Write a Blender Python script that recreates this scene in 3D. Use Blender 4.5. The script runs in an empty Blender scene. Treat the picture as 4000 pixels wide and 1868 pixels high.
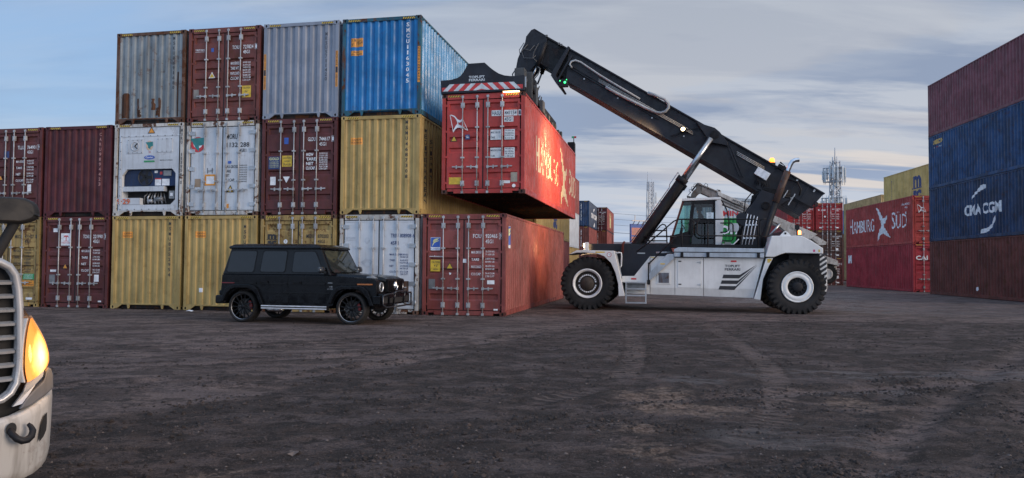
import bpy, bmesh, math, random
from mathutils import Vector, Matrix, noise
random.seed(7)
SC = bpy.context.scene
COL = SC.collection
R = math.radians
PI = math.pi

# ------------------------------------------------------------------ materials
MATS = {}
def _nt(name):
    m = bpy.data.materials.new(name); m.use_nodes = True
    nt = m.node_tree
    return m, nt, nt.nodes['Principled BSDF']
def N(nt, typ, **kw):
    n = nt.nodes.new(typ)
    for k, v in kw.items():
        if k in n.inputs.keys(): n.inputs[k].default_value = v
        else: setattr(n, k, v)
    return n
def mixc(nt, fac, a, b):
    n = nt.nodes.new('ShaderNodeMix'); n.data_type = 'RGBA'
    for sock, v in ((n.inputs[0], fac), (n.inputs[6], a), (n.inputs[7], b)):
        if isinstance(v, bpy.types.NodeSocket): nt.links.new(v, sock)
        elif isinstance(v, (int, float)): sock.default_value = v
        else: sock.default_value = (v[0], v[1], v[2], 1)
    return n.outputs[2]
def ramp(nt, src, a, b, lo=0.0, hi=1.0):
    n = nt.nodes.new('ShaderNodeMapRange'); n.clamp = True
    nt.links.new(src, n.inputs[0])
    for i, v in enumerate((a, b, lo, hi)): n.inputs[i + 1].default_value = v
    return n.outputs[0]
def vmap(nt, scale):
    tc = nt.nodes.new('ShaderNodeTexCoord'); oi = nt.nodes.new('ShaderNodeObjectInfo')
    ml = nt.nodes.new('ShaderNodeMath'); ml.operation = 'MULTIPLY'; ml.inputs[1].default_value = 57.0
    nt.links.new(oi.outputs['Random'], ml.inputs[0])
    ad = nt.nodes.new('ShaderNodeVectorMath'); ad.operation = 'ADD'
    nt.links.new(tc.outputs['Object'], ad.inputs[0]); nt.links.new(ml.outputs[0], ad.inputs[1])
    mp = nt.nodes.new('ShaderNodeMapping'); mp.inputs['Scale'].default_value = scale
    nt.links.new(ad.outputs[0], mp.inputs[0])
    return mp.outputs[0]
def noise_n(nt, vec, scale, detail=4, rough=.55):
    n = nt.nodes.new('ShaderNodeTexNoise'); n.inputs['Scale'].default_value = scale
    n.inputs['Detail'].default_value = detail; n.inputs['Roughness'].default_value = rough
    nt.links.new(vec, n.inputs['Vector'])
    return n.outputs[0]
def paint(name, col, rough=.5, var=.22, rust=0.0, dirt=.35, metal=0.0, bump=.028, fade=.25, spec=.27, coat=0.0):
    """painted / metal surface: tonal drift, vertical grime runs, rust blooms, uneven gloss"""
    if name in MATS: return MATS[name]
    m, nt, b = _nt(name); L = nt.links
    v1 = vmap(nt, (1, 1, 1)); n1 = noise_n(nt, v1, 1.1, 5, .6)
    dk = [c * (1 - var) for c in col]; lum = sum(col) / 3
    lt = [min(.9, c * (1 + var * .5) + fade * .10 * (lum + .05)) for c in col]
    c = mixc(nt, ramp(nt, n1, .42, .585), dk, lt)
    v2 = vmap(nt, (5.5, 5.5, .45)); n2 = noise_n(nt, v2, 1.6, 5, .62)
    gr = [lum * .30 + .02, lum * .27 + .017, lum * .24 + .013]
    c = mixc(nt, ramp(nt, n2, .50, .66, 0, dirt), c, gr)
    n3 = noise_n(nt, v1, 3.1, 9, .72)
    r0 = .597 - .135 * rust
    c = mixc(nt, ramp(nt, n3, r0, r0 + .022, 0, min(1, rust * 4)), c, (.085, .032, .014))
    n4 = noise_n(nt, vmap(nt, (9, 9, .7)), 1.3, 6, .7)
    c = mixc(nt, ramp(nt, n4, .585 - .12 * rust, .655 - .12 * rust, 0, min(.85, rust * 2.6)), c, (.11, .045, .02))
    L.new(c, b.inputs['Base Color'])
    L.new(ramp(nt, n3, .42, .58, max(.05, rough - .1), min(1, rough + .14)), b.inputs['Roughness'])
    b.inputs['Metallic'].default_value = metal
    b.inputs['Specular IOR Level'].default_value = spec
    b.inputs['Coat Weight'].default_value = coat; b.inputs['Coat Roughness'].default_value = .12
    if bump:
        bp = nt.nodes.new('ShaderNodeBump'); bp.inputs['Strength'].default_value = .5; bp.inputs['Distance'].default_value = bump
        L.new(n1, bp.inputs['Height']); L.new(bp.outputs[0], b.inputs['Normal'])
    MATS[name] = m
    return m
def plain(name, col, rough=.5, metal=0.0, emit=None, es=0, spec=.5, trans=0, alpha=1):
    if name in MATS: return MATS[name]
    m, nt, b = _nt(name)
    v = vmap(nt, (1, 1, 1)); n = noise_n(nt, v, 7, 4)
    c = mixc(nt, ramp(nt, n, .42, .58), [x * .86 for x in col], [min(1, x * 1.08) for x in col])
    nt.links.new(c, b.inputs['Base Color'])
    b.inputs['Roughness'].default_value = rough; b.inputs['Metallic'].default_value = metal
    b.inputs['Specular IOR Level'].default_value = spec
    b.inputs['Transmission Weight'].default_value = trans
    if emit:
        b.inputs['Emission Color'].default_value = (*emit, 1); b.inputs['Emission Strength'].default_value = es
    MATS[name] = m
    return m

# ------------------------------------------------------------------ mesh builder
class MB:
    def __init__(s): s.V = []; s.F = []; s.M = []; s.S = []
    def raw(s, V, F, m=0, sm=False):
        o = len(s.V); s.V += [tuple(v) for v in V]
        for f in F: s.F.append([i + o for i in f]); s.M.append(m); s.S.append(sm)
        return s
    def box(s, x0, x1, y0, y1, z0, z1, m=0):
        V = [(x, y, z) for z in (z0, z1) for y in (y0, y1) for x in (x0, x1)]
        return s.raw(V, [(0, 2, 3, 1), (4, 5, 7, 6), (0, 1, 5, 4), (2, 6, 7, 3), (0, 4, 6, 2), (1, 3, 7, 5)], m)
    def cbox(s, c, sz, rot=None, m=0):
        h = [q / 2 for q in sz]; V = []
        M = rot if rot is not None else Matrix.Identity(3)
        for z in (-1, 1):
            for y in (-1, 1):
                for x in (-1, 1): V.append(tuple(Vector(c) + M @ Vector((x * h[0], y * h[1], z * h[2]))))
        return s.raw(V, [(0, 2, 3, 1), (4, 5, 7, 6), (0, 1, 5, 4), (2, 6, 7, 3), (0, 4, 6, 2), (1, 3, 7, 5)], m)
    def prism(s, poly, a0, a1, ax='y', m=0, sm=False):
        n = len(poly)
        def P(p, a): return (p[0], a, p[1]) if ax == 'y' else ((a, p[0], p[1]) if ax == 'x' else (p[0], p[1], a))
        V = [P(p, a0) for p in poly] + [P(p, a1) for p in poly]
        s.raw(V, [list(range(n)), list(range(2 * n - 1, n - 1, -1))], m)
        o = len(s.V) - 2 * n
        for i in range(n):
            j = (i + 1) % n
            s.F.append([o + i, o + n + i, o + n + j, o + j]); s.M.append(m); s.S.append(sm)
        return s
    def bar(s, p0, p1, w, h, m=0):
        """square bar between two points"""
        p0 = Vector(p0); p1 = Vector(p1); d = p1 - p0
        if d.length < 1e-6: return s
        q = d.to_track_quat('Y', 'Z').to_matrix()
        return s.cbox((p0 + p1) / 2, (w, d.length, h), q, m)
    def tube(s, pts, r, n=8, m=0, sm=True, caps=True):
        pts = [Vector(p) for p in pts]; k = len(pts)
        rs = r if isinstance(r, (list, tuple)) else [r] * k
        V = []; F = []; up = None
        for i, p in enumerate(pts):
            d = (pts[min(i + 1, k - 1)] - pts[max(i - 1, 0)])
            d = d.normalized() if d.length > 1e-9 else Vector((0, 0, 1))
            if up is None:
                up = Vector((0, 0, 1)) if abs(d.z) < .9 else Vector((1, 0, 0))
            a = d.cross(up)
            if a.length < 1e-4: a = d.cross(Vector((0, 1, 0.3)))
            a.normalize(); b = a.cross(d).normalized(); up = b
            for j in range(n):
                t = 2 * PI * j / n
                V.append(p + (a * math.cos(t) + b * math.sin(t)) * rs[i])
        for i in range(k - 1):
            for j in range(n):
                F.append((i * n + j, i * n + (j + 1) % n, (i + 1) * n + (j + 1) % n, (i + 1) * n + j))
        s.raw(V, F, m, sm); o = len(s.V) - len(V)
        if caps:
            s.F += [[o + j for j in range(n - 1, -1, -1)], [o + (k - 1) * n + j for j in range(n)]]; s.M += [m, m]; s.S += [False, False]
        return s
    def lathe(s, prof, c=(0, 0, 0), n=32, m=0, sm=True, a0=0.0, a1=2 * PI, ax='y'):
        """prof: (radius, along-axis); axis y by default"""
        full = abs(a1 - a0 - 2 * PI) < 1e-6; k = n if full else n + 1
        V = []
        for (r, y) in prof:
            for j in range(k):
                t = a0 + (a1 - a0) * j / n
                if ax == 'y': V.append((c[0] + r * math.cos(t), c[1] + y, c[2] + r * math.sin(t)))
                elif ax == 'x': V.append((c[0] + y, c[1] + r * math.cos(t), c[2] + r * math.sin(t)))
                else: V.append((c[0] + r * math.cos(t), c[1] + r * math.sin(t), c[2] + y))
        F = []
        for i in range(len(prof) - 1):
            for j in range(n):
                j2 = (j + 1) % k
                F.append((i * k + j, i * k + j2, (i + 1) * k + j2, (i + 1) * k + j))
        return s.raw(V, F, m, sm)
    def disc(s, c, r, n=16, ax='y', m=0, thick=.004):
        return s.prism([(c[0] + r * math.cos(2 * PI * i / n), c[2] + r * math.sin(2 * PI * i / n)) for i in range(n)], c[1], c[1] + thick, 'y', m) if ax == 'y' else \
            s.prism([(c[1] + r * math.cos(2 * PI * i / n), c[2] + r * math.sin(2 * PI * i / n)) for i in range(n)], c[0], c[0] + thick, 'x', m)
    def loft(s, rings, m=0, sm=True, caps=True, closed=True):
        n = len(rings[0]); V = [p for r in rings for p in r]; F = []
        for i in range(len(rings) - 1):
            for j in range(n if closed else n - 1):
                F.append((i * n + j, i * n + (j + 1) % n, (i + 1) * n + (j + 1) % n, (i + 1) * n + j))
        s.raw(V, F, m, sm); o = len(s.V) - len(V)
        if caps:
            s.F += [[o + j for j in range(n - 1, -1, -1)], [o + (len(rings) - 1) * n + j for j in range(n)]]; s.M += [m, m]; s.S += [False, False]
        return s
    def mesh_add(s, me, M=None, m=0):
        V = [(M @ v.co if M else v.co) for v in me.vertices]
        return s.raw(V, [list(p.vertices) for p in me.polygons], m)
    def mesh(s, name, fix=True):
        me = bpy.data.meshes.new(name); me.from_pydata(s.V, [], s.F)
        me.polygons.foreach_set('material_index', s.M); me.polygons.foreach_set('use_smooth', s.S)
        if fix and len(s.F) < 60000:
            bm = bmesh.new(); bm.from_mesh(me); bmesh.ops.recalc_face_normals(bm, faces=bm.faces); bm.to_mesh(me); bm.free()
        me.update()
        return me
    def build(s, name, mats, parent=None, bevel=0, fix=True, auto=None):
        me = s.mesh(name, fix)
        o = link(name, me, mats, parent)
        if bevel:
            b = o.modifiers.new('Bevel', 'BEVEL'); b.width = bevel; b.segments = 2; b.limit_method = 'ANGLE'; b.angle_limit = R(35)
        return o
def link(name, me, mats, parent=None):
    o = bpy.data.objects.new(name, me); COL.objects.link(o)
    mats = mats if isinstance(mats, (list, tuple)) else [mats]
    while len(me.materials) < len(mats): me.materials.append(mats[len(me.materials)])
    for i, m in enumerate(mats):
        o.material_slots[i].link = 'OBJECT'; o.material_slots[i].material = m
    if parent: o.parent = parent
    return o
def thing(name, label, cat, loc=(0, 0, 0), yaw=0, group=None):
    o = bpy.data.objects.new(name, None); COL.objects.link(o)
    o.empty_display_size = .3
    o.location = loc; o.rotation_euler = (0, 0, R(yaw))
    return tag(o, label, cat, group)
def tag(o, label=None, cat=None, group=None, kind=None):
    if label: o['label'] = label
    if cat: o['category'] = cat
    if group: o['group'] = group
    if kind: o['kind'] = kind
    return o
def copy_tree(o, parent=None):
    c = o.copy(); COL.objects.link(c)
    if parent: c.parent = parent
    for ch in list(o.children): copy_tree(ch, c)
    return c

# ------------------------------------------------------------------ lettering
_TC = {}
def glyphs(txt, bold=0.0):
    k = (txt, bold)
    if k in _TC: return _TC[k]
    cu = bpy.data.curves.new('text', 'FONT'); cu.body = txt; cu.resolution_u = 2; cu.offset = bold; cu.align_x = 'LEFT'
    ob = bpy.data.objects.new('text', cu); COL.objects.link(ob)
    dg = bpy.context.evaluated_depsgraph_get(); dg.update()
    me = bpy.data.meshes.new_from_object(ob.evaluated_get(dg))
    V = [v.co.copy() for v in me.vertices]; F = [list(p.vertices) for p in me.polygons]
    bpy.data.objects.remove(ob); bpy.data.curves.remove(cu); bpy.data.meshes.remove(me)
    if not V: V = [Vector((0, 0, 0))]; F = []
    x0 = min(v.x for v in V); x1 = max(v.x for v in V); y0 = min(v.y for v in V); y1 = max(v.y for v in V)
    _TC[k] = (V, F, x0, x1, y0, y1)
    return _TC[k]
class Deco:
    """flat lettering and marks in a (u, v) plane; put() maps them on a surface"""
    def __init__(s): s.V = []; s.F = []; s.M = []
    def text(s, txt, u, v, h, w=None, m=0, bold=.012, anchor='l', rot=0):
        V, F, x0, x1, y0, y1 = glyphs(txt, bold)
        sy = h / max(1e-4, y1 - y0); sx = (w / max(1e-4, x1 - x0)) if w else sy * .78
        W = (x1 - x0) * sx; ou = u - (W / 2 if anchor == 'c' else 0); o = len(s.V)
        cr, sr = math.cos(rot), math.sin(rot)
        for q in V:
            a = (q.x - x0) * sx; b = (q.y - y0) * sy
            s.V.append((ou + a * cr - b * sr, v + a * sr + b * cr))
        for f in F: s.F.append([i + o for i in f]); s.M.append(m)
        return s
    def column(s, txt, u, v, h, w, pitch, m=0, bold=.02):
        for i, ch in enumerate(txt):
            if ch != ' ':
                ww = w * (.45 if ch in '1I' else 1)
                s.text(ch, u, v - i * pitch, h, ww, m, bold, 'c')
        return s
    def poly(s, pts, m=0):
        o = len(s.V); s.V += [tuple(p) for p in pts]; s.F.append(list(range(o, o + len(pts)))); s.M.append(m)
        return s
    def rect(s, u0, u1, v0, v1, m=0): return s.poly([(u0, v0), (u1, v0), (u1, v1), (u0, v1)], m)
    def circ(s, u, v, r, m=0, n=18, ry=None): return s.poly([(u + r * math.cos(2 * PI * i / n), v + (ry or r) * math.sin(2 * PI * i / n)) for i in range(n)], m)
    def ring(s, u, v, r0, r1, m=0, n=20, a0=0, a1=2 * PI):
        for i in range(n):
            t0 = a0 + (a1 - a0) * i / n; t1 = a0 + (a1 - a0) * (i + 1) / n
            s.poly([(u + r0 * math.cos(t0), v + r0 * math.sin(t0)), (u + r1 * math.cos(t0), v + r1 * math.sin(t0)),
                    (u + r1 * math.cos(t1), v + r1 * math.sin(t1)), (u + r0 * math.cos(t1), v + r0 * math.sin(t1))], m)
        return s
    def put(s, name, fn, mats, parent, lift=.0007):
        """fn(u, v, extra_out) -> 3-D point; each material index lies a little further out"""
        if name.endswith(('sticker', 'emblem', 'label', 'plate', 'logo', 'lettering', 'opening')):
            cl = s.clusters(.075 if name.endswith('lettering') else .012)
            if len(cl) > 1:
                for idx in cl:
                    q = Deco(); q.V = s.V; q.F = [s.F[i] for i in idx]; q.M = [s.M[i] for i in idx]; q._put(name, fn, mats, parent, lift)
                return None
        return s._put(name, fn, mats, parent, lift)
    def clusters(s, mg):
        """indices of faces grouped where their boxes touch: one group per sticker"""
        B = []
        for f in s.F:
            us = [s.V[i][0] for i in f]; vs = [s.V[i][1] for i in f]; B.append([min(us) - mg, max(us) + mg, min(vs) - min(mg, .03), max(vs) + min(mg, .03)])
        G = list(range(len(B)))
        def fd(i):
            while G[i] != i: G[i] = G[G[i]]; i = G[i]
            return i
        for i in range(len(B)):
            for j in range(i):
                a, c = B[i], B[j]
                if a[0] < c[1] and c[0] < a[1] and a[2] < c[3] and c[2] < a[3]: G[fd(i)] = fd(j)
        out = {}
        for i in range(len(B)): out.setdefault(fd(i), []).append(i)
        return list(out.values())
    def _put(s, name, fn, mats, parent, lift=.0007):
        used = sorted({i for f in s.F for i in f}); rm = {i: k for k, i in enumerate(used)}
        mu = sorted(set(s.M)); s.V = [s.V[i] for i in used]; s.F = [[rm[i] for i in f] for f in s.F]
        me = bpy.data.meshes.new(name)
        dep = {}
        for f, mi in zip(s.F, s.M):
            for i in f: dep[i] = mi
        me.from_pydata([fn(u, v, dep.get(i, 0) * lift) for i, (u, v) in enumerate(s.V)], [], s.F)
        me.polygons.foreach_set('material_index', s.M); me.update()
        return link(name, me, mats, parent)
    def put_corr(s, name, fn, breaks, mats, parent):
        """same, but the marks are first cut at the corrugation's creases so that they follow it"""
        bm = bmesh.new(); vs = [bm.verts.new((u, v, 0)) for u, v in s.V]
        for f, mi in zip(s.F, s.M):
            try: fc = bm.faces.new([vs[i] for i in f]); fc.material_index = mi
            except ValueError: pass
        u0 = min(u for u, v in s.V); u1 = max(u for u, v in s.V)
        for b in breaks:
            if u0 < b < u1:
                bmesh.ops.bisect_plane(bm, geom=bm.verts[:] + bm.edges[:] + bm.faces[:], plane_co=(b, 0, 0), plane_no=(1, 0, 0), dist=1e-5)
        for v in bm.verts:
            mi = v.link_faces[0].material_index if v.link_faces else 0
            v.co = fn(v.co.x, v.co.y, mi * .0007)
        me = bpy.data.meshes.new(name); bm.to_mesh(me); bm.free()
        return link(name, me, mats, parent)

# ------------------------------------------------------------------ common materials
M_WHITE = plain('marking_white', (.74, .76, .78), .55)
M_BLACK = plain('marking_black', (.02, .021, .026), .55)
M_YEL = plain('sticker_yellow', (.62, .42, .035), .5)
M_ORG = plain('sticker_orange', (.66, .27, .03), .5)
M_GREY = plain('plate_grey', (.22, .22, .22), .4, .5)
M_NAVY = plain('sticker_navy', (.02, .045, .16), .45)
M_BLUE = plain('sticker_blue', (.03, .10, .42), .45)
M_GREEN = plain('sticker_green', (.03, .28, .10), .5)
M_RED = plain('sticker_red', (.5, .03, .035), .45)
M_DARK = plain('dark_void', (.012, .012, .013), .8)
M_GASKET = plain('rubber_gasket', (.016, .016, .018), .7)
M_GALV = paint('galvanised_steel', (.42, .44, .46), .42, .2, 0.05, .3, .55, .004)
M_BAR = paint('locking_bar_steel', (.40, .41, .42), .45, .22, .12, .35, .4, .003)
M_RUBBER = paint('tyre_rubber', (.018, .018, .019), .78, .35, 0, .25, 0, .006, spec=.25)
M_UNDER = paint('underframe_black', (.022, .02, .02), .8, .3, .3, .3)
M_CAST = paint('corner_casting_dark', (.06, .035, .03), .7, .3, .35, .4)
M_GLASSD = plain('dark_glass', (.012, .016, .02), .06, 0, spec=.6)
M_CHROME = plain('chrome', (.62, .63, .65), .15, 1.0)
M_LIGHTW = plain('lamp_white_lit', (1, .85, .55), .3, 0, (1.0, .78, .45), 9)
M_LIGHTA = plain('lamp_amber_lit', (1, .45, .1), .3, 0, (1.0, .17, .02), 2.6)
M_LIGHTG = plain('lamp_green_lit', (.1, .9, .3), .3, 0, (.04, 1.0, .25), 1.1)
# ------------------------------------------------------------------ containers
CW = 2.438
HC = 2.896
ST = 2.591
def corr(a0, a1, pitch, depth, flat=.27, margin=.05):
    """trapezoid corrugation between a0 and a1: list of (position, depth inwards)"""
    n = max(1, round((a1 - a0 - 2 * margin) / pitch)); p = (a1 - a0 - 2 * margin) / n
    P = [(a0, 0.0)]
    for i in range(n):
        s = a0 + margin + i * p
        P += [(s + p * .04, 0), (s + p * .21, depth), (s + p * .50, depth), (s + p * .67, 0)]
    P += [(a1 - margin * .5, 0), (a1, 0.0)]
    return P
def cfun(P):
    def f(u):
        if u <= P[0][0]: return P[0][1]
        for i in range(len(P) - 1):
            if u <= P[i + 1][0]:
                a, b = P[i], P[i + 1]
                t = (u - a[0]) / max(1e-9, b[0] - a[0])
                return a[1] + (b[1] - a[1]) * t
        return P[-1][1]
    return f
SIDEX = CW / 2 - .012
FRY = .022
_MC = {}
def cached(key, fn):
    if key not in _MC: _MC[key] = fn()
    return _MC[key]
def side_prof(Lc): return corr(.10, Lc - .10, .278, .037, .25, .06)
FRONT_PROF = corr(-CW / 2 + .10, CW / 2 - .10, .247, .038, .25, .03)
def me_side(H, Lc):
    b = MB(); P = side_prof(Lc); f = cfun(P)
    for sx in (1, -1):
        V = []; F = []
        for i, (y, d) in enumerate(P):
            V += [(sx * (SIDEX - d), y, .165), (sx * (SIDEX - d), y, H - .055)]
        for i in range(len(P) - 1): F.append((2 * i, 2 * i + 2, 2 * i + 3, 2 * i + 1))
        b.raw(V, F)
    # roof sheet and rear wall belong to the same shell
    b.box(-CW / 2 + .04, CW / 2 - .04, .06, Lc - .06, H - .035, H - .02)
    b.box(-CW / 2 + .06, CW / 2 - .06, Lc - .07, Lc - .03, .14, H - .08)
    return b.mesh('side_walls', False)
def me_frame(H, Lc, blank):
    b = MB(); w = CW / 2
    for sx in (-1, 1):
        for (y0, y1) in ((.004, .115), (Lc - .115, Lc - .004)):
            b.box(min(sx * (w - .004), sx * (w - .105)), max(sx * (w - .004), sx * (w - .105)), y0, y1, .118, H - .118)
        b.box(min(sx * (w - .006), sx * (w - .05)), max(sx * (w - .006), sx * (w - .05)), .178, Lc - .178, .02, .165)
        b.box(min(sx * (w - .004), sx * (w - .066)), max(sx * (w - .004), sx * (w - .066)), .178, Lc - .178, H - .062, H - .006)
    b.box(-w + .162, w - .162, Lc - .10, Lc - .01, H - .13, H - .008); b.box(-w + .162, w - .162, Lc - .10, Lc - .01, .02, .15)
    if blank:
        b.box(-w + .162, w - .162, .006, .08, H - .105, H - .008)
        b.box(-w + .10, w - .10, .010, .06, .135, .172)
        for sx in (-1, 1):
            b.prism([(sx * (w - .162), .006), (sx * (w - .20), .006), (sx * (w - .40), .135), (sx * (w - .105), .135), (sx * (w - .105), .10)], .010, .045)
            b.prism([(sx * .545, .135), (sx * .645, .135), (sx * .612, .012), (sx * .578, .012)], .010, .045)
    else:
        b.box(-w + .162, w - .162, .004, .09, H - .165, H - .012)
        b.box(-w + .36, w - .36, .004, .10, .018, .142)
        for sx in (-1, 1): b.box(min(sx * (w - .162), sx * (w - .36)), max(sx * (w - .162), sx * (w - .36)), .03, .10, .075, .142)
    return b.mesh('frame')
def me_under(H, Lc, blank):
    b = MB(); w = CW / 2
    b.box(-w + .05, w - .05, .115, Lc - .08, .150, .166)
    n = int(Lc / .305)
    for i in range(n):
        y = .25 + i * (Lc - .5) / (n - 1)
        b.box(-w + .05, w - .05, y - .022, y + .022, .035, .150)
    b.box(-w + .1, w - .1, .115, .125, .02, .15)
    return b.mesh('underframe')
def me_casting():
    """corner casting with real oval holes on its end and side faces (x outward, -y = end)"""
    b = MB(); X0, X1, Y1, Z1 = -.162, .0, .178, .118
    def holed(P, c, rx, rz, w, h):
        n = 12; out = []; inn = []; dp = []
        for i in range(n):
            t = 2 * PI * i / n; ct, s_ = math.cos(t), math.sin(t); k = 1 / max(abs(ct) / (w / 2), abs(s_) / (h / 2))
            out.append(P(c[0] + ct * k, c[1] + s_ * k, 0)); inn.append(P(c[0] + rx * ct, c[1] + rz * s_, 0)); dp.append(P(c[0] + rx * ct, c[1] + rz * s_, .035))
        V = out + inn + dp
        F = [(i, (i + 1) % n, n + (i + 1) % n, n + i) for i in range(n)]
        b.raw(V, F, 0); b.raw(V, [(n + i, n + (i + 1) % n, 2 * n + (i + 1) % n, 2 * n + i) for i in range(n)], 1); b.raw(dp, [list(range(n))], 1)
    holed(lambda u, v, d: (u, d, v), (-.081, .059), .028, .042, .162, .118)
    holed(lambda u, v, d: (0 - d, u, v), (.089, .059), .032, .042, .178, .118)
    b.raw([(X0, 0, 0), (X1, 0, 0), (X1, Y1, 0), (X0, Y1, 0), (X0, 0, Z1), (X1, 0, Z1), (X1, Y1, Z1), (X0, Y1, Z1)], [(0, 3, 2, 1), (4, 5, 6, 7), (2, 3, 7, 6), (0, 4, 7, 3)], 0)
    return b.mesh('corner_casting', False)
def door_bands(H):
    s = (H - .33) / 2.566
    return [(z0 * s + .0, z1 * s) for z0, z1 in ((.42, .62), (1.18, 1.34), (1.50, 1.65), (1.77, 1.92), (2.40, 2.62))]
def me_door(H, sx):
    """right-hand leaf (sx=1) or left-hand leaf: recessed horizontal bands, hinge blades"""
    b = MB(); x0, x1 = .02, 1.075; z0, z1 = .165, H - .185; y = .030; dp = .042
    Z = [(z0, 0)]
    for (a, c) in door_bands(H): Z += [(a, 0), (a + .05, dp), (c - .035, dp), (c, 0)]
    Z.append((z1, 0)); xa, xb = x0 + .09, x1 - .07; V = []; F = []
    for (z, d) in Z: V += [(sx * x0, y, z), (sx * xa, y, z), (sx * (xa + .015), y + d, z), (sx * (xb - .015), y + d, z), (sx * xb, y, z), (sx * x1, y, z)]
    for i in range(len(Z) - 1):
        for j in range(5): F.append((6 * i + j, 6 * i + j + 1, 6 * i + 7 + j, 6 * i + 6 + j))
    b.raw(V, F)
    b.box(min(sx * x0, sx * x1), max(sx * x0, sx * x1), y + .045, y + .06, z0, z1)
    for xx in (x0, x1):
        b.raw([(sx * xx, y, z0), (sx * xx, y + .05, z0), (sx * xx, y + .05, z1), (sx * xx, y, z1)], [(0, 1, 2, 3)])
    for zz in (z0, z1): b.raw([(sx * x0, y, zz), (sx * x1, y, zz), (sx * x1, y + .05, zz), (sx * x0, y + .05, zz)], [(0, 1, 2, 3)])
    for q in (.06, .355, .645, .94):
        zc = z0 + q * (z1 - z0)
        b.box(min(sx * 1.06, sx * 1.15), max(sx * 1.06, sx * 1.15), .012, .034, zc - .028, zc + .028)
    return b.mesh('door')
def me_gasket(H):
    b = MB(); w = 1.13
    b.box(-w, w, .094, .102, .145, H - .163); b.box(-.012, .012, .033, .06, .165, H - .185)
    return b.mesh('door_seal')
def me_bar(H, sx, reefer=False):
    """one locking bar with cams, keepers, guides and its handle; handle points in +x*sx"""
    b = MB(); y = -.004; r = .0165
    b.tube([(0, y, .05), (0, y, H - .055)], r, 8)
    for z in (.045, H - .10): b.box(-.036, .036, -.02, .02, z - .03, z + .035)
    kw = .055 if not reefer else .038
    for z in (.30, H - .34): b.box(-kw, kw, -.012, .03, z - (.075 if not reefer else .12), z + (.075 if not reefer else .12)); b.box(-.03, .03, -.028, .0, z - .05, z + .05)
    for q in (.36, .66): b.box(-.055, .055, -.026, .03, H * q - .022, H * q + .022)
    z = .30 * H - .10
    b.bar((0, -.02, z), (sx * .30, -.016, z + .012), .022, .034); b.box(-.03, .03, -.03, .03, z - .04, z + .04)
    b.cbox((sx * .17, -.018, z), (.035, .03, .10))
    return b.mesh('locking_bar')
def me_front(H):
    b = MB(); P = FRONT_PROF; V = []; F = []
    for (x, d) in P: V += [(x, FRY + d, .165), (x, FRY + d, H - .10)]
    for i in range(len(P) - 1): F.append((2 * i, 2 * i + 2, 2 * i + 3, 2 * i + 1))
    b.raw(V, F); b.raw([(P[0][0], .10, .12), (P[-1][0], .10, .12), (P[-1][0], .10, H - .1), (P[0][0], .10, H - .1)], [(0, 1, 2, 3)])
    return b.mesh('front_wall', False)
def me_hazard(H, blank, sd, w=.36):
    b = MB(); h = .052; z0 = H - .088 if blank else H - .100; y = .0045 if blank else .0025
    for s0 in ((-CW / 2 + .19) if sd < 0 else (CW / 2 - .19 - w),):
        b.box(s0, s0 + w, y - .001, y + .004, z0, z0 + h, 0)
        for k in range(5):
            a = s0 + .01 + k * .072
            b.prism([(a, z0 + .001), (a + .032, z0 + .001), (min(a + .072, s0 + w - .001), z0 + h - .001), (min(a + .040, s0 + w - .001), z0 + h - .001)], y - .003, y + .002, 'y', 1)
    return b.mesh('hazard_stripe')
def front_fn(dz=0, y=.026): return lambda u, v, e: (u, y - .003 - e, v)
def front_corr_fn():
    f = cfun(FRONT_PROF)
    return lambda u, v, e: (u, FRY + f(u) - .003 - e, v)
FRONT_BR = [p[0] for p in FRONT_PROF]
def side_fn(Lc, sx):
    f = cfun(side_prof(Lc))
    if sx > 0: return lambda u, v, e: (SIDEX - f(u) + .003 + e, u, v)
    return lambda u, v, e: (-(SIDEX - f(Lc - u) + .003 + e), Lc - u, v)
def side_breaks(Lc, sx):
    P = side_prof(Lc)
    return [p[0] if sx > 0 else Lc - p[0] for p in P]

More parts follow.
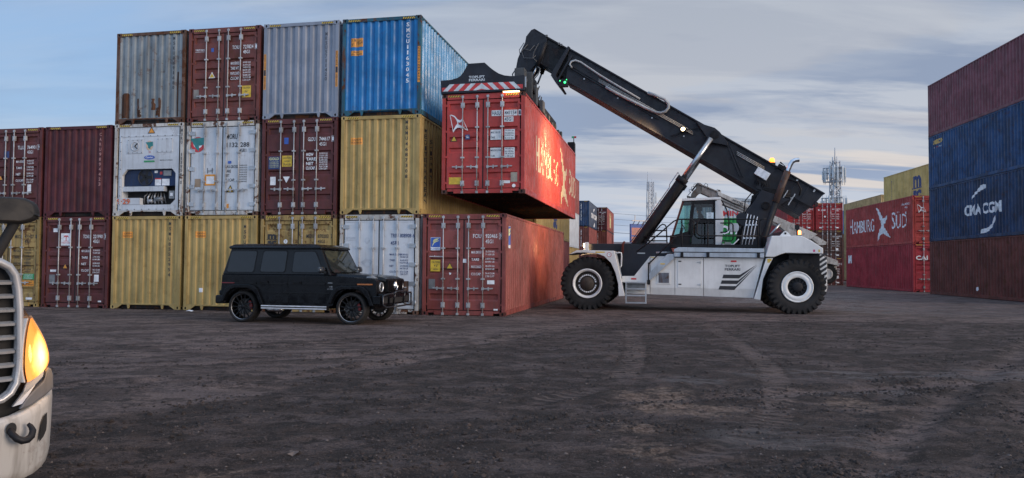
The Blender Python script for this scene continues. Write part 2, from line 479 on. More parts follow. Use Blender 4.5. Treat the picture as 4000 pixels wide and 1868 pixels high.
def container(label, loc, yaw, mat, end='doors', H=HC, Lc=12.192, framemat=None, group=None, doormat=None, stripes=True, name='shipping_container', cat='shipping container', castmat=None):
    t = thing(name, label, cat, loc, yaw, group); fm = framemat or mat
    blank = end in ('blank', 'machine')
    P = {}
    P['side'] = link('side_walls', cached(('side', H, Lc), lambda: me_side(H, Lc)), mat, t)
    link('frame', cached(('frame', H, Lc, blank), lambda: me_frame(H, Lc, blank)), fm, t)
    link('underframe', cached(('under', H, Lc, blank), lambda: me_under(H, Lc, blank)), M_UNDER, t)
    cm = cached('casting', me_casting)
    for sx in (1, -1):
        for far in (0, 1):
            for z in (0, H - .118):
                o = link('corner_casting', cm, [castmat or fm, M_DARK], t)
                o.location = (sx * CW / 2, Lc if far else 0, z); o.scale = (sx, -1 if far else 1, 1)
    if end == 'blank':
        P['front'] = link('front_wall', cached(('front', H), lambda: me_front(H)), mat, t)
    elif end == 'doors' or end == 'reefer':
        dm = doormat or mat
        link('door_seal', cached(('seal', H), lambda: me_gasket(H)), M_GASKET, t)
        for sx in (-1, 1):
            d = link('door', cached((end, H, sx), lambda: me_door(H, sx) if end == 'doors' else me_rdoor(H, sx)), dm, t)
            P['door' + str(sx)] = d
            for xb in (.145, .565):
                if sx < 0: xb = {.145: .17, .565: .60}[xb]
                br = link('locking_bar', cached(('bar', H, sx, end), lambda: me_bar(H, 1 if sx > 0 else -1, end == 'reefer')), M_BAR, d)
                br.location = (sx * xb, 0, 0)
            if end == 'reefer':
                for q in (.07, .285, .5, .715, .93):
                    h = link('hinge', cached(('rhinge', sx), lambda: me_rhinge(sx)), M_GALV, d); h.location = (0, 0, .165 + q * (H - .35))
    if stripes:
        for sd in (-1, 1): link('hazard_stripe', cached(('haz', H, blank, sd), lambda: me_hazard(H, blank, sd)), [M_YEL, M_BLACK], t)
    t_parts[t.name] = P
    return t
t_parts = {}
def me_rdoor(H, sx):
    b = MB(); x0, x1 = .02, 1.07; z0, z1 = .165, H - .185
    b.box(min(sx * x0, sx * x1), max(sx * x0, sx * x1), .030, .08, z0, z1)
    for (a0, a1, c0, c1) in ((x0 + .03, x1 - .03, z1 - .045, z1 - .03), (x0 + .03, x1 - .03, z0 + .03, z0 + .045)):
        b.box(min(sx * a0, sx * a1), max(sx * a0, sx * a1), .024, .031, c0, c1)
    for xx in (x0 + .03, x1 - .045): b.box(min(sx * xx, sx * (xx + .015)), max(sx * xx, sx * (xx + .015)), .024, .031, z0 + .03, z1 - .03)
    return b.mesh('door')
def me_rhinge(sx):
    b = MB(); b.box(min(sx * .93, sx * 1.16), max(sx * .93, sx * 1.16), .006, .029, -.06, .06)
    b.tube([(sx * 1.135, .004, -.07), (sx * 1.135, .004, .07)], .018, 8)
    for k in range(3): b.box(min(sx * (.96 + k * .035), sx * (.975 + k * .035)), max(sx * (.96 + k * .035), sx * (.975 + k * .035)), .002, .008, .015, .032)
    return b.mesh('hinge')

# --- writing on door ends -----------------------------------------------------
def door_text(t, pre, num, chk, iso, rows=None, vals=None, mi=0, z=2.20, z2=2.05, rz=1.76, rdz=.205, w=(.24, .34), boxed=True, mats=None, hl=.115, rw=.29, rh=.075):
    d = Deco()
    d.text(pre, .27, z, hl, w[0]); d.text(num, .635, z, hl, w[1])
    if chk:
        d.text(chk, 1.045, z, hl, .05)
        if boxed:
            for (a, b_, c, e) in ((1.025, 1.033, z - .02, z + hl + .02), (1.107, 1.115, z - .02, z + hl + .02), (1.025, 1.115, z - .028, z - .02), (1.025, 1.115, z + hl + .02, z + hl + .028)): d.rect(a, b_, c, e)
    d.text(iso, .635, z2, hl * .93, .22)
    if rows:
        for i, r_ in enumerate(rows):
            zz = rz - i * rdz
            d.text(r_, .225, zz, rh, min(rw, .05 * len(r_) + .03))
            for k, v in enumerate(vals[i] if vals else ('32.500 KG', '71.650 LB')):
                d.text(v, .635, zz + .035 - k * .082, .05, .26)
    return d.put('lettering', front_fn(), mats or [M_WHITE], t)
def sticker_tri(d, u, v, s, m=0, m2=1):
    d.poly([(u - s, v), (u + s, v), (u, v + s * 1.75)], m2); d.poly([(u - s * .74, v + s * .15), (u + s * .74, v + s * .15), (u, v + s * 1.45)], m)
def deco_front(t, d, name, mats): return d.put(name, front_fn(), mats, t)

# --- colours ---------------------------------------------------------------
C_FCIU = paint('paint_brick_red', (.235, .062, .055), .42, .2, .10, .3)
C_HASU = paint('paint_signal_red', (.40, .048, .042), .40, .16, .05, .22)
C_MSC = paint('paint_khaki_yellow', (.40, .285, .105), .55, .16, .05, .22)
C_MSCd = paint('paint_khaki_stained', (.34, .235, .085), .6, .25, .2, .45)
C_MAR = paint('paint_maroon', (.105, .028, .028), .5, .22, .12, .3)
C_MAR2 = paint('paint_maroon_plum', (.075, .017, .023), .55, .2, .06, .25)
C_OX = paint('paint_oxide_red', (.15, .043, .035), .5, .22, .16, .34)
C_GLD = paint('paint_deep_oxide', (.095, .027, .027), .5, .22, .14, .3)
C_BLU = paint('paint_sky_blue', (.006, .155, .40), .42, .18, .05, .2)
C_GRY = paint('paint_blue_grey', (.22, .255, .315), .5, .12, .0, .12)
C_GRYR = paint('paint_weathered_grey', (.21, .245, .265), .62, .2, .12, .4)
C_RUSTF = paint('rusty_frame', (.13, .075, .055), .75, .3, .4, .5)
C_TEALF = paint('dark_teal_frame', (.02, .10, .15), .55, .2, .3, .4)
C_WHT = paint('reefer_white', (.52, .56, .60), .45, .10, .05, .22)
C_WHT2 = paint('reefer_white_clean', (.56, .60, .645), .42, .08, .03, .14)
C_WHTF = paint('reefer_frame_rusty', (.50, .49, .46), .6, .2, .24, .5)
C_NAVY = paint('paint_navy', (.017, .046, .108), .5, .35, .10, .45)
C_NAVY2 = paint('paint_mid_navy', (.014, .058, .150), .5, .35, .10, .4)
C_RBR = paint('paint_red_brown', (.135, .040, .032), .58, .25, .2, .4)
C_RED2 = paint('paint_crimson', (.32, .028, .040), .5, .2, .05, .3)
C_RED3 = paint('paint_kline_red', (.26, .022, .028), .5, .2, .08, .3)
C_PINK = paint('paint_red_lit_pink', (.30, .085, .075), .6, .2, .1, .35)  # red with the light on the side walls put into its pinkish colour
C_DKB = paint('paint_dark_brown', (.07, .034, .032), .6, .3, .2, .4)
C_GREEN = paint('paint_green', (.015, .25, .055), .5, .15, .03, .3)

# --- row of containers beside the yard -----------------------------------------
ROWYAW = -11.63
RO = Vector((-.178, 21.12, 0)); RE = Vector((math.cos(R(ROWYAW)), math.sin(R(ROWYAW)), 0)); RN = Vector((-RE.y, RE.x, 0))
def row(i, lev, dx=0, dy=0): return tuple(RO + RE * (-1.219 - 2.553 * i + dx) + RN * dy + Vector((0, 0, lev * HC + .004)))
def code_column(t, txt, u, z, mat, h=.105, w=.075, pitch=.158, name='lettering'):
    d = Deco(); d.column(txt, u, z, h, w, pitch)
    return d.put_corr(name, front_corr_fn(), FRONT_BR, [mat], t)
def ridge(u):
    """nearest outer flat of the end wall's corrugation"""
    P = FRONT_PROF; best = None
    for i in range(len(P) - 1):
        if P[i][1] == 0 and P[i + 1][1] == 0:
            c = (P[i][0] + P[i + 1][0]) / 2
            if best is None or abs(c - u) < abs(best - u): best = c
    return best
def trailer_sticker(t, u, z, w=.34, h=.19, name='caution_sticker', l1='CAUTION', l2='HIGH TRAILER', m=M_ORG):
    d = Deco(); d.rect(u, u + w, z, z + h); d.text(l1, u + w * .12, z + h * .54, h * .28, w * .76, 1); d.text(l2, u + w * .06, z + h * .14, h * .26, w * .88, 1)
    return d.put_corr(name, front_corr_fn(), FRONT_BR, [m, M_BLACK], t)
G_ROW = 'containers stacked in the row on the left'
KG = (('32.500 KGS', '71.650 LBS'), ('3.700 KGS', '8.160 LBS'), ('28.800 KGS', '63.490 LBS'), ('76.4 CU.M', '2.700 CU.FT'))

# FCIU, bottom right
t = container('brick red container at the near corner of the row, blue leaf sticker on its door', row(0, 0), ROWYAW, C_FCIU, group=G_ROW, castmat=C_MAR)
door_text(t, 'FCIU', '920465', '9', '45G1', ('MAX.GROSS', 'TARE', 'MAX.CARGO', 'CU.CAP.'), (('32.500 KG', '71.650 LB'), ('3.830 KG', '8.440 LB'), ('28.670 KG', '63.210 LB'), ('76.4 CU.M', '2.700 CU.FT')))
def leaf_logo(d, u0, u1, v0, v1, mb=0, mw=1, my=2, txt=None):
    w = u1 - u0; h = v1 - v0
    d.rect(u0 - .008, u1 + .008, v0 - (.09 if txt else .008), v1 + .008, mw); 
    d.M[-1] = mw
    d.rect(u0, u1, v0, v1, mb)
    q = lambda L_: [(u0 + a * w, v0 + b * h) for a, b in L_]
    d.poly(q([(.12, .05), (.20, .35), (.30, .55), (.55, .66), (.92, .72), (.80, .62), (.55, .52), (.36, .42), (.24, .22)]), my)
    d.poly(q([(.26, .42), (.40, .62), (.60, .70), (.92, .92), (.60, .90), (.36, .84), (.22, .66)]), my)
M_PALEY = plain('sticker_pale_yellow', (.62, .62, .30), .5)
d = Deco(); leaf_logo(d, -.975, -.70, 1.94, 2.215, 1, 0, 2, 'x'); d.text('FLORENS', -.975, 1.865, .05, .275, 1); deco_front(t, d, 'logo_sticker', [M_WHITE, M_BLUE, M_PALEY])
d = Deco(); d.rect(-.98, -.69, 1.25, 1.58); d.text('CAUTION', -.95, 1.48, .06, .24, 1); d.text("9'6\"", -.88, 1.38, .065, .12, 1); d.text('HIGH', -.89, 1.28, .06, .13, 1); deco_front(t, d, 'caution_sticker', [M_YEL, M_BLACK])
d = Deco(); sticker_tri(d, -.41, 1.32, .11, 1, 0); deco_front(t, d, 'warning_sticker', [M_BLACK, M_YEL])
d = Deco(); d.text('www.florens.com', -1.02, 1.655, .05, .43); d.poly([(-.43, 1.22), (-.36, 1.21), (-.38, 1.16), (-.41, 1.15)]); d.rect(.69, .90, .90, 1.01); d.rect(.88, 1.0, .165, .21); d.rect(-.02, .08, 1.50, 1.61); deco_front(t, d, 'small_sticker', [M_WHITE])
d = Deco(); d.rect(-1.03, -.84, .75, 1.03); deco_front(t, d, 'data_plate', [M_GREY])
d = Deco(); leaf_logo(d, .44, .74, 2.02, 2.55, 1, 0, 2, 'x'); d.put_corr('logo_sticker', side_fn(12.192, 1), side_breaks(12.192, 1), [M_WHITE, M_BLUE, M_PALEY], t)

# TRIU reefer
t = container('pale white refrigerated container with double doors standing behind the black off-road car', row(1, 0), ROWYAW, C_WHT2, 'reefer', group=G_ROW, framemat=C_WHTF, castmat=C_RUSTF)
d = Deco(); d.text('TRIU', .36, 2.215, .115, .23); d.text('808908', .645, 2.215, .115, .34); d.text('6', 1.03, 2.215, .115, .055); d.text('45R1', .36, 2.0, .115, .24)
for i, (a, b) in enumerate((('MAX GROSS', ('34.000 KG', '74.960 LB')), ('TARE', ('4.630 KG', '10.210 LB')), ('NET', ('29.370 KG', '64.750 LB')), ('CU.CAP.', ('67.5 CU.M', '2.380 CU.FT')))):
    z = 1.70 - i * .165; d.text(a, .335, z, .055, .04 * len(a))
    for k, s in enumerate(b): d.text(s, .655, z - k * .07, .052, .24)
deco_front(t, d, 'lettering', [M_NAVY])
d = Deco(); d.text('TRITON', -1.07, 2.18, .055, .33); d.rect(-1.07, -.70, 2.14, 2.152); d.circ(-.36, 2.13, .075, 0, 18, .10); d.poly([(-.55, 1.5), (-.36, 1.66), (-.17, 1.5), (-.36, 1.34)], 0); deco_front(t, d, 'faded_sticker', [plain('faded_grey', (.46, .50, .55), .5)])
d = Deco(); d.poly([(.26, .92), (.46, .92), (.36, 1.02)], 0); d.rect(.72, .92, .62, .96, 1); d.rect(-.5, -.2, .99, 1.10, 2); deco_front(t, d, 'warning_sticker', [M_YEL, paint('bare_rust_patch', (.12, .07, .05), .8, .3, .4), plain('notice_blue', (.35, .45, .6), .5)])

# MEDU yellow doors
t = container('khaki container with double doors and a dark logo, low behind the black car', row(2, 0), ROWYAW, C_MSCd, group=G_ROW, castmat=C_RUSTF, framemat=C_MSCd)
door_text(t, 'MEDU', '870203', '2', '45G1', mats=[M_BLACK], boxed=False)
def msc_logo(d, u, v, w, m=0):
    d.text('m', u + w * .10, v + w * .52, w * .46, w * .80, m, .05); d.text('sc', u + w * .08, v, w * .40, w * .84, m, .05)
    n = 14; top = []; bot = []
    for i in range(n + 1):
        x = u + w * i / n; y = v + w * .46 + .018 * w / .3 * math.sin(2 * PI * i / n * 1.5) * .6
        top.append((x, y + .02 * w / .3)); bot.append((x, y))
    d.poly(bot + top[::-1], m)
d = Deco(); msc_logo(d, -1.02, 1.99, .34); deco_front(t, d, 'logo', [M_BLACK])
d = Deco(); d.circ(-.40, 2.10, .065); d.text('T', -.42, 2.07, .06, .04, 1); deco_front(t, d, 'round_sticker', [M_WHITE, M_GREY])

# MSDU and MSMU yellow blank ends
t = container('khaki blank container end on the ground, partly covered by the black car', row(3, 0), ROWYAW, C_MSC, 'blank', group=G_ROW)
code_column(t, 'MSDU7305', ridge(.71), 2.50, M_BLACK); trailer_sticker(t, -.86, 2.22)
d = Deco(); d.rect(-.72, -.58, .55, .68); d.put_corr('small_sticker', front_corr_fn(), FRONT_BR, [M_WHITE], t)
t = container('khaki blank container end on the ground right beside the maroon double doors', row(4, 0), ROWYAW, C_MSC, 'blank', group=G_ROW)
code_column(t, 'MSMU8552954', ridge(.71), 2.60, M_BLACK); trailer_sticker(t, -.86, 2.22)

# TCNU221990 maroon doors
t = container('maroon double doored container on the ground with a white and red T sticker', row(5, 0), ROWYAW, C_MAR, group=G_ROW, castmat=C_MAR)
door_text(t, 'TCNU', '221990', '3', '45G1', ('MAX.GROSS', 'TARE', 'NET', 'CU.CAP.'), KG)
d = Deco(); d.rect(-.55, -.19, 1.97, 2.36); d.text('TRITON', -.53, 2.03, .05, .32, 1); d.poly([(-.47, 2.22), (-.42, 2.29), (-.30, 2.29), (-.25, 2.22), (-.32, 2.25), (-.345, 2.25), (-.345, 2.12), (-.375, 2.12), (-.375, 2.25), (-.40, 2.25)], 1); d.rect(-.46, -.27, 2.105, 2.12, 1); d.rect(-.84, -.68, 2.40, 2.52, 0); d.rect(-.92, -.70, 1.13, 1.20, 0); d.rect(.70, .87, .83, 1.05, 0); d.rect(.86, .98, .19, .235, 0); deco_front(t, d, 'logo_sticker', [M_WHITE, M_RED])
d = Deco(); sticker_tri(d, -.37, 1.23, .10, 1, 0); deco_front(t, d, 'warning_sticker', [M_BLACK, M_ORG])
d = Deco(); d.rect(-.95, -.74, .77, 1.04); deco_front(t, d, 'data_plate', [M_GREY])

# yellow doors at the far left
t = container('khaki yellow container with double doors at the left edge, behind the truck mirror', row(6, 0), ROWYAW, C_MSCd, group=G_ROW, castmat=C_MSCd)
door_text(t, 'MSCU', '411427', '1', '45G1', ('MAX GROSS', 'TARE', 'PAYLOAD', 'CU.CAP'), KG, mats=[M_BLACK], boxed=False)
d = Deco(); d.rect(.60, 1.03, .88, 1.06, 0); d.rect(.60, 1.03, .66, .84, 1); d.text('CAUTION', .66, .76, .045, .30, 2); d.text('HIGH TRAILER', .63, .69, .045, .37, 2)
for k in range(4): d.text('NON HAZARDOUS'[:13 - k], .64, 1.02 - k * .04, .022, .34, 3)
d.rect(.74, .98, .23, .30, 3); deco_front(t, d, 'caution_sticker', [M_GREEN, M_ORG, M_BLACK, M_WHITE])

# level two
t = container('khaki yellow container end wall in the middle level, directly under the sky blue container', row(1, 1), ROWYAW, C_MSC, 'blank', group=G_ROW)
code_column(t, 'MSMU4687308', ridge(.71), 2.62, M_BLACK); trailer_sticker(t, -.92, 2.06, .36, .2)
d = Deco(); d.column('MEDITERRANEAN', .62, 2.45, .13, .16, .175); d.column('SHIPPING', 1.15, 2.2, .13, .16, .175)
d.put_corr('lettering', side_fn(12.192, 1), side_breaks(12.192, 1), [M_BLACK], t)

t = container('dark maroon container in the middle level with navy and yellow stickers on its door', row(2, 1), ROWYAW, C_GLD, group=G_ROW, castmat=C_MAR)
door_text(t, 'GLDU', '744617', '1', '45G1', mats=[M_WHITE])
d = Deco()
for i, s in enumerate(('MGW', 'TARE', 'NET', 'CU.CAP.')): d.text(s, .22, 1.75 - i * .135, .095, .075 * len(s) + .01 if len(s) < 6 else .30, 0, .03)
for k in range(8): d.text(('32.500 KGS', '71.650 LBS', '3.900 KGS', '8.600 LBS', '28.600 KGS', '63.050 LBS', '76.4 CU.M', '2.700 CUFT')[k], .635, 1.80 - k * .066, .05, .27)
deco_front(t, d, 'weight_lettering', [M_WHITE])
d = Deco(); d.rect(-1.0, -.64, 1.38, 1.76, 0); d.text('GOLD', -.98, 1.65, .085, .32, 1, .03)
for k in range(4): d.text('CONTAINER CORP', -.97, 1.58 - k * .05, .03, .30, 1)
d.rect(-.50, -.36, 2.13, 2.32, 2); deco_front(t, d, 'logo_sticker', [M_NAVY, M_PALEY, M_BLUE])
d = Deco(); d.rect(-.56, -.24, 1.45, 1.78, 0); d.text('CAUTION', -.53, 1.68, .065, .26, 1); d.text('HIGH', -.48, 1.58, .065, .16, 1); d.text('TRAILER', -.53, 1.48, .065, .26, 1); deco_front(t, d, 'caution_sticker', [M_YEL, M_BLACK])
d = Deco(); d.poly([(-.52, 1.15), (-.30, 1.15), (-.41, .96)]); d.rect(-.94, -.76, .90, 1.15); deco_front(t, d, 'small_sticker', [M_WHITE])

t = container('white refrigerated container with double doors and a round red and teal emblem', row(3, 1), ROWYAW, C_WHT, 'reefer', group=G_ROW, framemat=C_WHTF, castmat=C_RUSTF)
d = Deco(); d.text('MORU', .13, 2.33, .16, .37); d.text('1132', .14, 2.08, .145, .37); d.text('288', .60, 2.08, .145, .30); d.text('45R1', .57, 1.92, .11, .23)
for i, s in enumerate(('MAX.GROSS', 'TARE', 'NET', 'CU.CAP.')): d.text(s, .10, 1.44 - i * .135, .09, .045 * len(s) + .02)
for k in range(8): d.text('34.000 KGS', .58, 1.50 - k * .07, .04, .26)
deco_front(t, d, 'lettering', [M_BLACK])
d = Deco(); d.circ(-.84, 2.19, .235, 1, 24); d.circ(-.84, 2.23, .16, 2, 20); d.text('NOL', -.95, 1.985, .07, .22, 0, .03)
d.poly([(-1.09, 2.38), (-.62, 2.40), (-.63, 2.18), (-.80, 2.15), (-.80, 1.98), (-.90, 2.06), (-1.0, 2.22)], 3); deco_front(t, d, 'emblem', [M_WHITE, M_RED, M_WHITE, plain('teal', (.02, .20, .20), .5)])
d = Deco(); d.rect(-.58, -.22, .92, 1.26, 0); d.rect(-.53, -.26, .97, 1.20, 1); d.rect(-.92, -.72, .88, 1.13, 2); d.rect(.17, .25, .22, .35, 0); d.rect(-.50, -.48, 1.29, 1.46, 3); d.rect(-.34, -.32, 1.29, 1.46, 3); d.text('COT', -.47, 1.33, .06, .12, 3); d.rect(.20, .31, 1.58, 1.66, 4); d.poly([(.16, .70), (.42, .70), (.29, .93)], 3); d.poly([(.20, .72), (.38, .72), (.29, .885)], 5); deco_front(t, d, 'small_sticker', [M_ORG, M_WHITE, plain('old_paper', (.30, .22, .15), .7), M_BLACK, M_BLUE, M_YEL])

t = container('white refrigerated container showing its cooling unit, orange 9.29 sprayed low on it', row(4, 1), ROWYAW, C_WHT, 'machine', group=G_ROW, framemat=C_WHTF, castmat=C_WHTF)
RT = t
b = MB(); xs = lambda px: (px - 80) / 160 - 1.219; zs = lambda pz: (1175 - pz) / 185 + .0
# white end wall with the unit's opening cut out
OP = [(xs(125), zs(940)), (xs(152), zs(903)), (xs(408), zs(903)), (xs(428), zs(930)), (xs(428), zs(1082)), (xs(402), zs(1110)), (xs(125), zs(1110))]
ring = [(-1.06, .17), (1.06, .17), (1.06, HC - .12), (-1.06, HC - .12)]
def wall_with_hole(b, outer, hole, y, depth, m=0):
    bm = bmesh.new()
    def loop(pts):
        v = [bm.verts.new((p[0], 0, p[1])) for p in pts]
        return [bm.edges.new((v[i], v[(i + 1) % len(v)])) for i in range(len(v))]
    e = loop(outer) + loop(hole)
    bmesh.ops.triangle_fill(bm, edges=e, use_beauty=True)
    bm.verts.index_update()
    b.raw([(v.co.x, y, v.co.z) for v in bm.verts], [[v.index for v in f.verts] for f in bm.faces], m); bm.free()
    n = len(hole); V = [(p[0], y, p[1]) for p in hole] + [(p[0], y + depth, p[1]) for p in hole]
    b.raw(V, [(i, (i + 1) % n, n + (i + 1) % n, n + i) for i in range(n)], m)
wall_with_hole(b, ring, OP, .030, .30)
for (x0, x1, z0, z1) in ((xs(113), xs(458), zs(714), zs(706)), (xs(113), xs(458), zs(1140), zs(1132))): b.box(x0, x1, .020, .031, z0, z1)
for x in (113, 452): b.box(xs(x), xs(x + 6), .020, .031, zs(1132), zs(714))
for k in range(9):
    for z in (711, 1136): b.cbox((xs(120 + k * 41), .018, zs(z)), (.022, .012, .022), None, 1)
for k in range(8):
    for x in (116, 455): b.cbox((xs(x), .018, zs(745 + k * 52)), (.022, .012, .022), None, 1)
b.build('end_wall', [C_WHT, M_DARK], t)
for (x0, x1, z0, z1) in ((155, 240, 812, 730), (322, 408, 808, 727)):
    b = MB(); b.box(xs(x0), xs(x1), .016, .0295, zs(z0), zs(z1), 0)
    for k in range(4):
        for a, c in ((x0 + 5 + k * 25, z0 - 5), (x0 + 5 + k * 25, z1 + 5)): b.cbox((xs(a), .013, zs(c)), (.018, .008, .018), None, 1)
    if x0 < 200: b.lathe([(.15, 0), (.15, -.012), (.125, -.012), (.125, 0)], (xs(197), .016, zs(770)), 20, 0); b.bar((xs(197), .006, zs(770)), (xs(212), .006, zs(752)), .02, .02, 1); b.bar((xs(197), .006, zs(770)), (xs(212), .006, zs(785)), .02, .02, 1)
    b.build('access_hatch', [C_WHT, M_DARK], t)
b = MB(); b.box(xs(118), xs(432), .32, .34, zs(1118), zs(896)); b.build('unit_recess', M_DARK, t)
b = MB(); b.box(xs(131), xs(424), .12, .30, zs(1000), zs(907)); b.build('condenser', paint('condenser_navy', (.012, .03, .085), .5), t)
b = MB(); b.lathe([(.26, 0), (.26, -.03), (.24, -.03), (.24, .02)], (xs(250), .12, zs(950)), 28, 0)
for k in range(6): b.lathe([(.04 + k * .035, -.012), (.052 + k * .035, -.012)], (xs(250), .12, zs(950)), 24, 0)
for k in range(5):
    a = 2 * PI * k / 5; b.bar((xs(250), .125, zs(950)), (xs(250) + .22 * math.cos(a), .125, zs(950) + .22 * math.sin(a)), .02, .10, 1)
b.build('fan', [M_BLACK, M_DARK], t)
b = MB(); b.box(xs(125), xs(360), .06, .22, zs(1031), zs(1003)); b.box(xs(98), xs(228), .045, .2, zs(1108), zs(1070)); b.build('white_panel', C_WHT, t)
b = MB(); b.box(xs(388), xs(418), .08, .2, zs(1075), zs(1030), 0); b.box(xs(395), xs(410), .074, .085, zs(1060), zs(1042), 1); b.box(xs(352), xs(396), .10, .15, zs(942), zs(912), 0); b.build('control_box', [M_GREY, M_WHITE], t)
b = MB()
for k in range(7): b.tube([(xs(235 + k * 20), .22, zs(1100)), (xs(238 + k * 19), .18, zs(1060 + 7 * (k % 3))), (xs(250 + k * 15), .24, zs(1038))], .018 + .008 * (k % 2), 6, k % 2)
b.tube([(xs(300), .2, zs(1075)), (xs(345), .2, zs(1075))], .07, 12, 0); b.tube([(xs(255), .2, zs(1085)), (xs(285), .2, zs(1085))], .05, 10, 1)
b.build('compressor', [M_GREY, M_GALV], t)
d = Deco(); d.poly([(xs(267), zs(697)), (xs(309), zs(697)), (xs(288), zs(657))], 0); d.poly([(xs(272), zs(693)), (xs(304), zs(693)), (xs(288), zs(664))], 1); d.text('DANGER', xs(280), zs(689), .025, .1, 0); deco_front(t, d, 'warning_sticker', [M_BLACK, M_ORG])
d = Deco(); d.circ(xs(280), zs(836), .19, 0, 24, .065); d.text('Carrier', xs(258), zs(841), .06, .27, 1, .02); d.rect(xs(249), xs(309), zs(864), zs(854), 2); deco_front(t, d, 'logo_sticker', [M_BLUE, M_WHITE, M_GREEN])
d = Deco(); d.circ(xs(278), zs(767), .125, 1, 20, .15); d.poly([(xs(256), zs(748)), (xs(298), zs(745)), (xs(299), zs(770)), (xs(285), zs(775)), (xs(284), zs(788)), (xs(272), zs(782)), (xs(268), zs(765))], 2); d.text('W', xs(274), zs(810), .05, .08, 0); deco_front(t, d, 'emblem', [M_RED, plain('pale_orange', (.6, .42, .3), .5), MATS['teal']])
d = Deco(); d.text('MORU1139560', xs(340), zs(858), .045, .44); deco_front(t, d, 'lettering', [M_GREY])
d = Deco(); d.text('9·29', xs(100), zs(1106), .17, .46, 0, .02); d.put('sprayed_number', lambda u, v, e: (u, .026, v), [plain('orange_spray', (.62, .12, .03), .6)], t)
d = Deco(); d.rect(xs(303), xs(338), zs(998), zs(958), 0); d.rect(xs(303), xs(338), zs(962), zs(955), 1); d.rect(xs(342), xs(385), zs(998), zs(960), 0); d.rect(xs(300), xs(318), zs(925), zs(912), 0); d.rect(xs(330), xs(344), zs(934), zs(918), 1); d.put('small_sticker', lambda u, v, e: (u, .117 - e, v), [M_WHITE, M_RED], t)
d = Deco(); d.column('MORU  113958 0', 1.165, 2.60, .095, .06, .125, 0, .015); d.put('post_lettering', lambda u, v, e: (u, .0012, v), [M_BLACK], t)

t = container('plum blank container end left of the cooling unit, open sky above it', row(5, 1), ROWYAW, C_MAR2, 'blank', group=G_ROW)
code_column(t, 'CARU9894423', ridge(.71), 2.55, plain('faded_code', (.42, .22, .20), .6))
t = container('maroon double doored container at the left edge, above the lorry mirror', row(6, 1), ROWYAW, C_MAR, group=G_ROW, castmat=C_MAR)
door_text(t, 'TLLU', '764901', '9', '45G1', ('MAX.GROSS', 'TARE', 'NET', 'CU.CAP'), KG)
d = Deco(); d.rect(-.25, -.05, 1.93, 2.15, 1); d.text('d.', -.22, 1.98, .13, .14, 0, .03); d.rect(.68, .82, .82, 1.05, 0); deco_front(t, d, 'logo_sticker', [M_WHITE, M_NAVY])
d = Deco(); sticker_tri(d, -.36, 1.20, .10, 1, 0); deco_front(t, d, 'warning_sticker', [M_BLACK, M_ORG])

# level three
t = container('sky blue container on top of the row at its right end', row(1, 2), ROWYAW, C_BLU, 'blank', group=G_ROW, framemat=C_TEALF)
t_parts[t.name]['side'].material_slots[0].material = paint('paint_blue_sky_sheen', (.04, .22, .44), .34, .25, .04, .2, spec=.5)  # same blue, made paler to stand in for sky reflection
code_column(t, 'SMCU1163045', ridge(.71), 2.58, M_WHITE, .12, .09, .165)
d = Deco(); d.rect(-.97, -.58, 2.06, 2.32); d.text('2.9', -.955, 2.21, .085, .15, 1); d.text('9\'', -.94, 2.09, .085, .07, 1); d.text('HIGH', -.79, 2.13, .12, .20, 1); d.rect(-.97, -.58, 1.80, 1.95); d.text('MIXED', -.87, 1.89, .04, .18, 1); d.text('HIGH TRAILER', -.95, 1.82, .045, .35, 1)
d.put_corr('caution_sticker', front_corr_fn(), FRONT_BR, [M_ORG, M_BLACK], t)
d = Deco(); d.rect(1.125, 1.205, .93, 1.98); d.column('CAUTION9HIGH', 1.165, 1.90, .06, .055, .083, 1); d.put('height_sticker', lambda u, v, e: (u, .0012 - e, v), [M_ORG, M_BLACK], t)
t = container('light grey container on top of the row, beside the sky blue one', row(2, 2), ROWYAW, C_GRY, 'blank', group=G_ROW)
code_column(t, 'MRSU5711420', ridge(.71), 2.45, plain('code_slate', (.05, .06, .08), .6), .11, .07, .135)
for u0 in (-1.205, 1.125):
    d = Deco(); d.rect(u0, u0 + .075, .9, 1.98); d.column('CAUTION', u0 + .037, 1.91, .05, .045, .062, 1); d.rect(u0 + .008, u0 + .067, 1.32, 1.5, 1); d.column('CONTAINER', u0 + .037, 1.25, .036, .04, .04, 1); d.put('height_sticker', lambda u, v, e: (u, .0012 - e, v), [M_ORG, M_BLACK], t)
t = container('oxide red container with doors on top of the row, yellow caution square low on it', row(3, 2), ROWYAW, C_OX, group=G_ROW, castmat=C_MAR)
door_text(t, 'TCNU', '727824', '1', '45G1', ('MAXGROSS', 'TARE WT.', 'PAYLOAD', 'CU.CAP.'), (('30.380 KGS', '66.970 LBS'), ('3.900 KGS', '8.600 LBS'), ('26.600 KGS', '58.640 LBS'), ('76.3 CU.M', '2.695 CU.FT')), rz=1.72, rdz=.155, rh=.09)
d = Deco(); d.text('TRITON', -1.0, 2.20, .055, .32); d.rect(-1.0, -.68, 2.165, 2.175); deco_front(t, d, 'logo', [M_WHITE])
d = Deco(); d.rect(-.45, -.36, 2.15, 2.27, 2); sticker_tri(d, -.41, 1.34, .11, 1, 0); deco_front(t, d, 'warning_sticker', [M_WHITE, M_YEL, M_BLUE])
d = Deco(); d.rect(.62, .92, .70, 1.06); d.text('CAUTION', .65, .96, .06, .24, 1); d.text("9'6\"", .71, .85, .065, .12, 1); d.text('HIGH', .70, .74, .065, .14, 1); deco_front(t, d, 'caution_sticker', [M_YEL, M_BLACK])
d = Deco(); d.rect(-1.03, -.85, .72, 1.0); deco_front(t, d, 'data_plate', [paint('old_label', (.28, .26, .24), .7)])
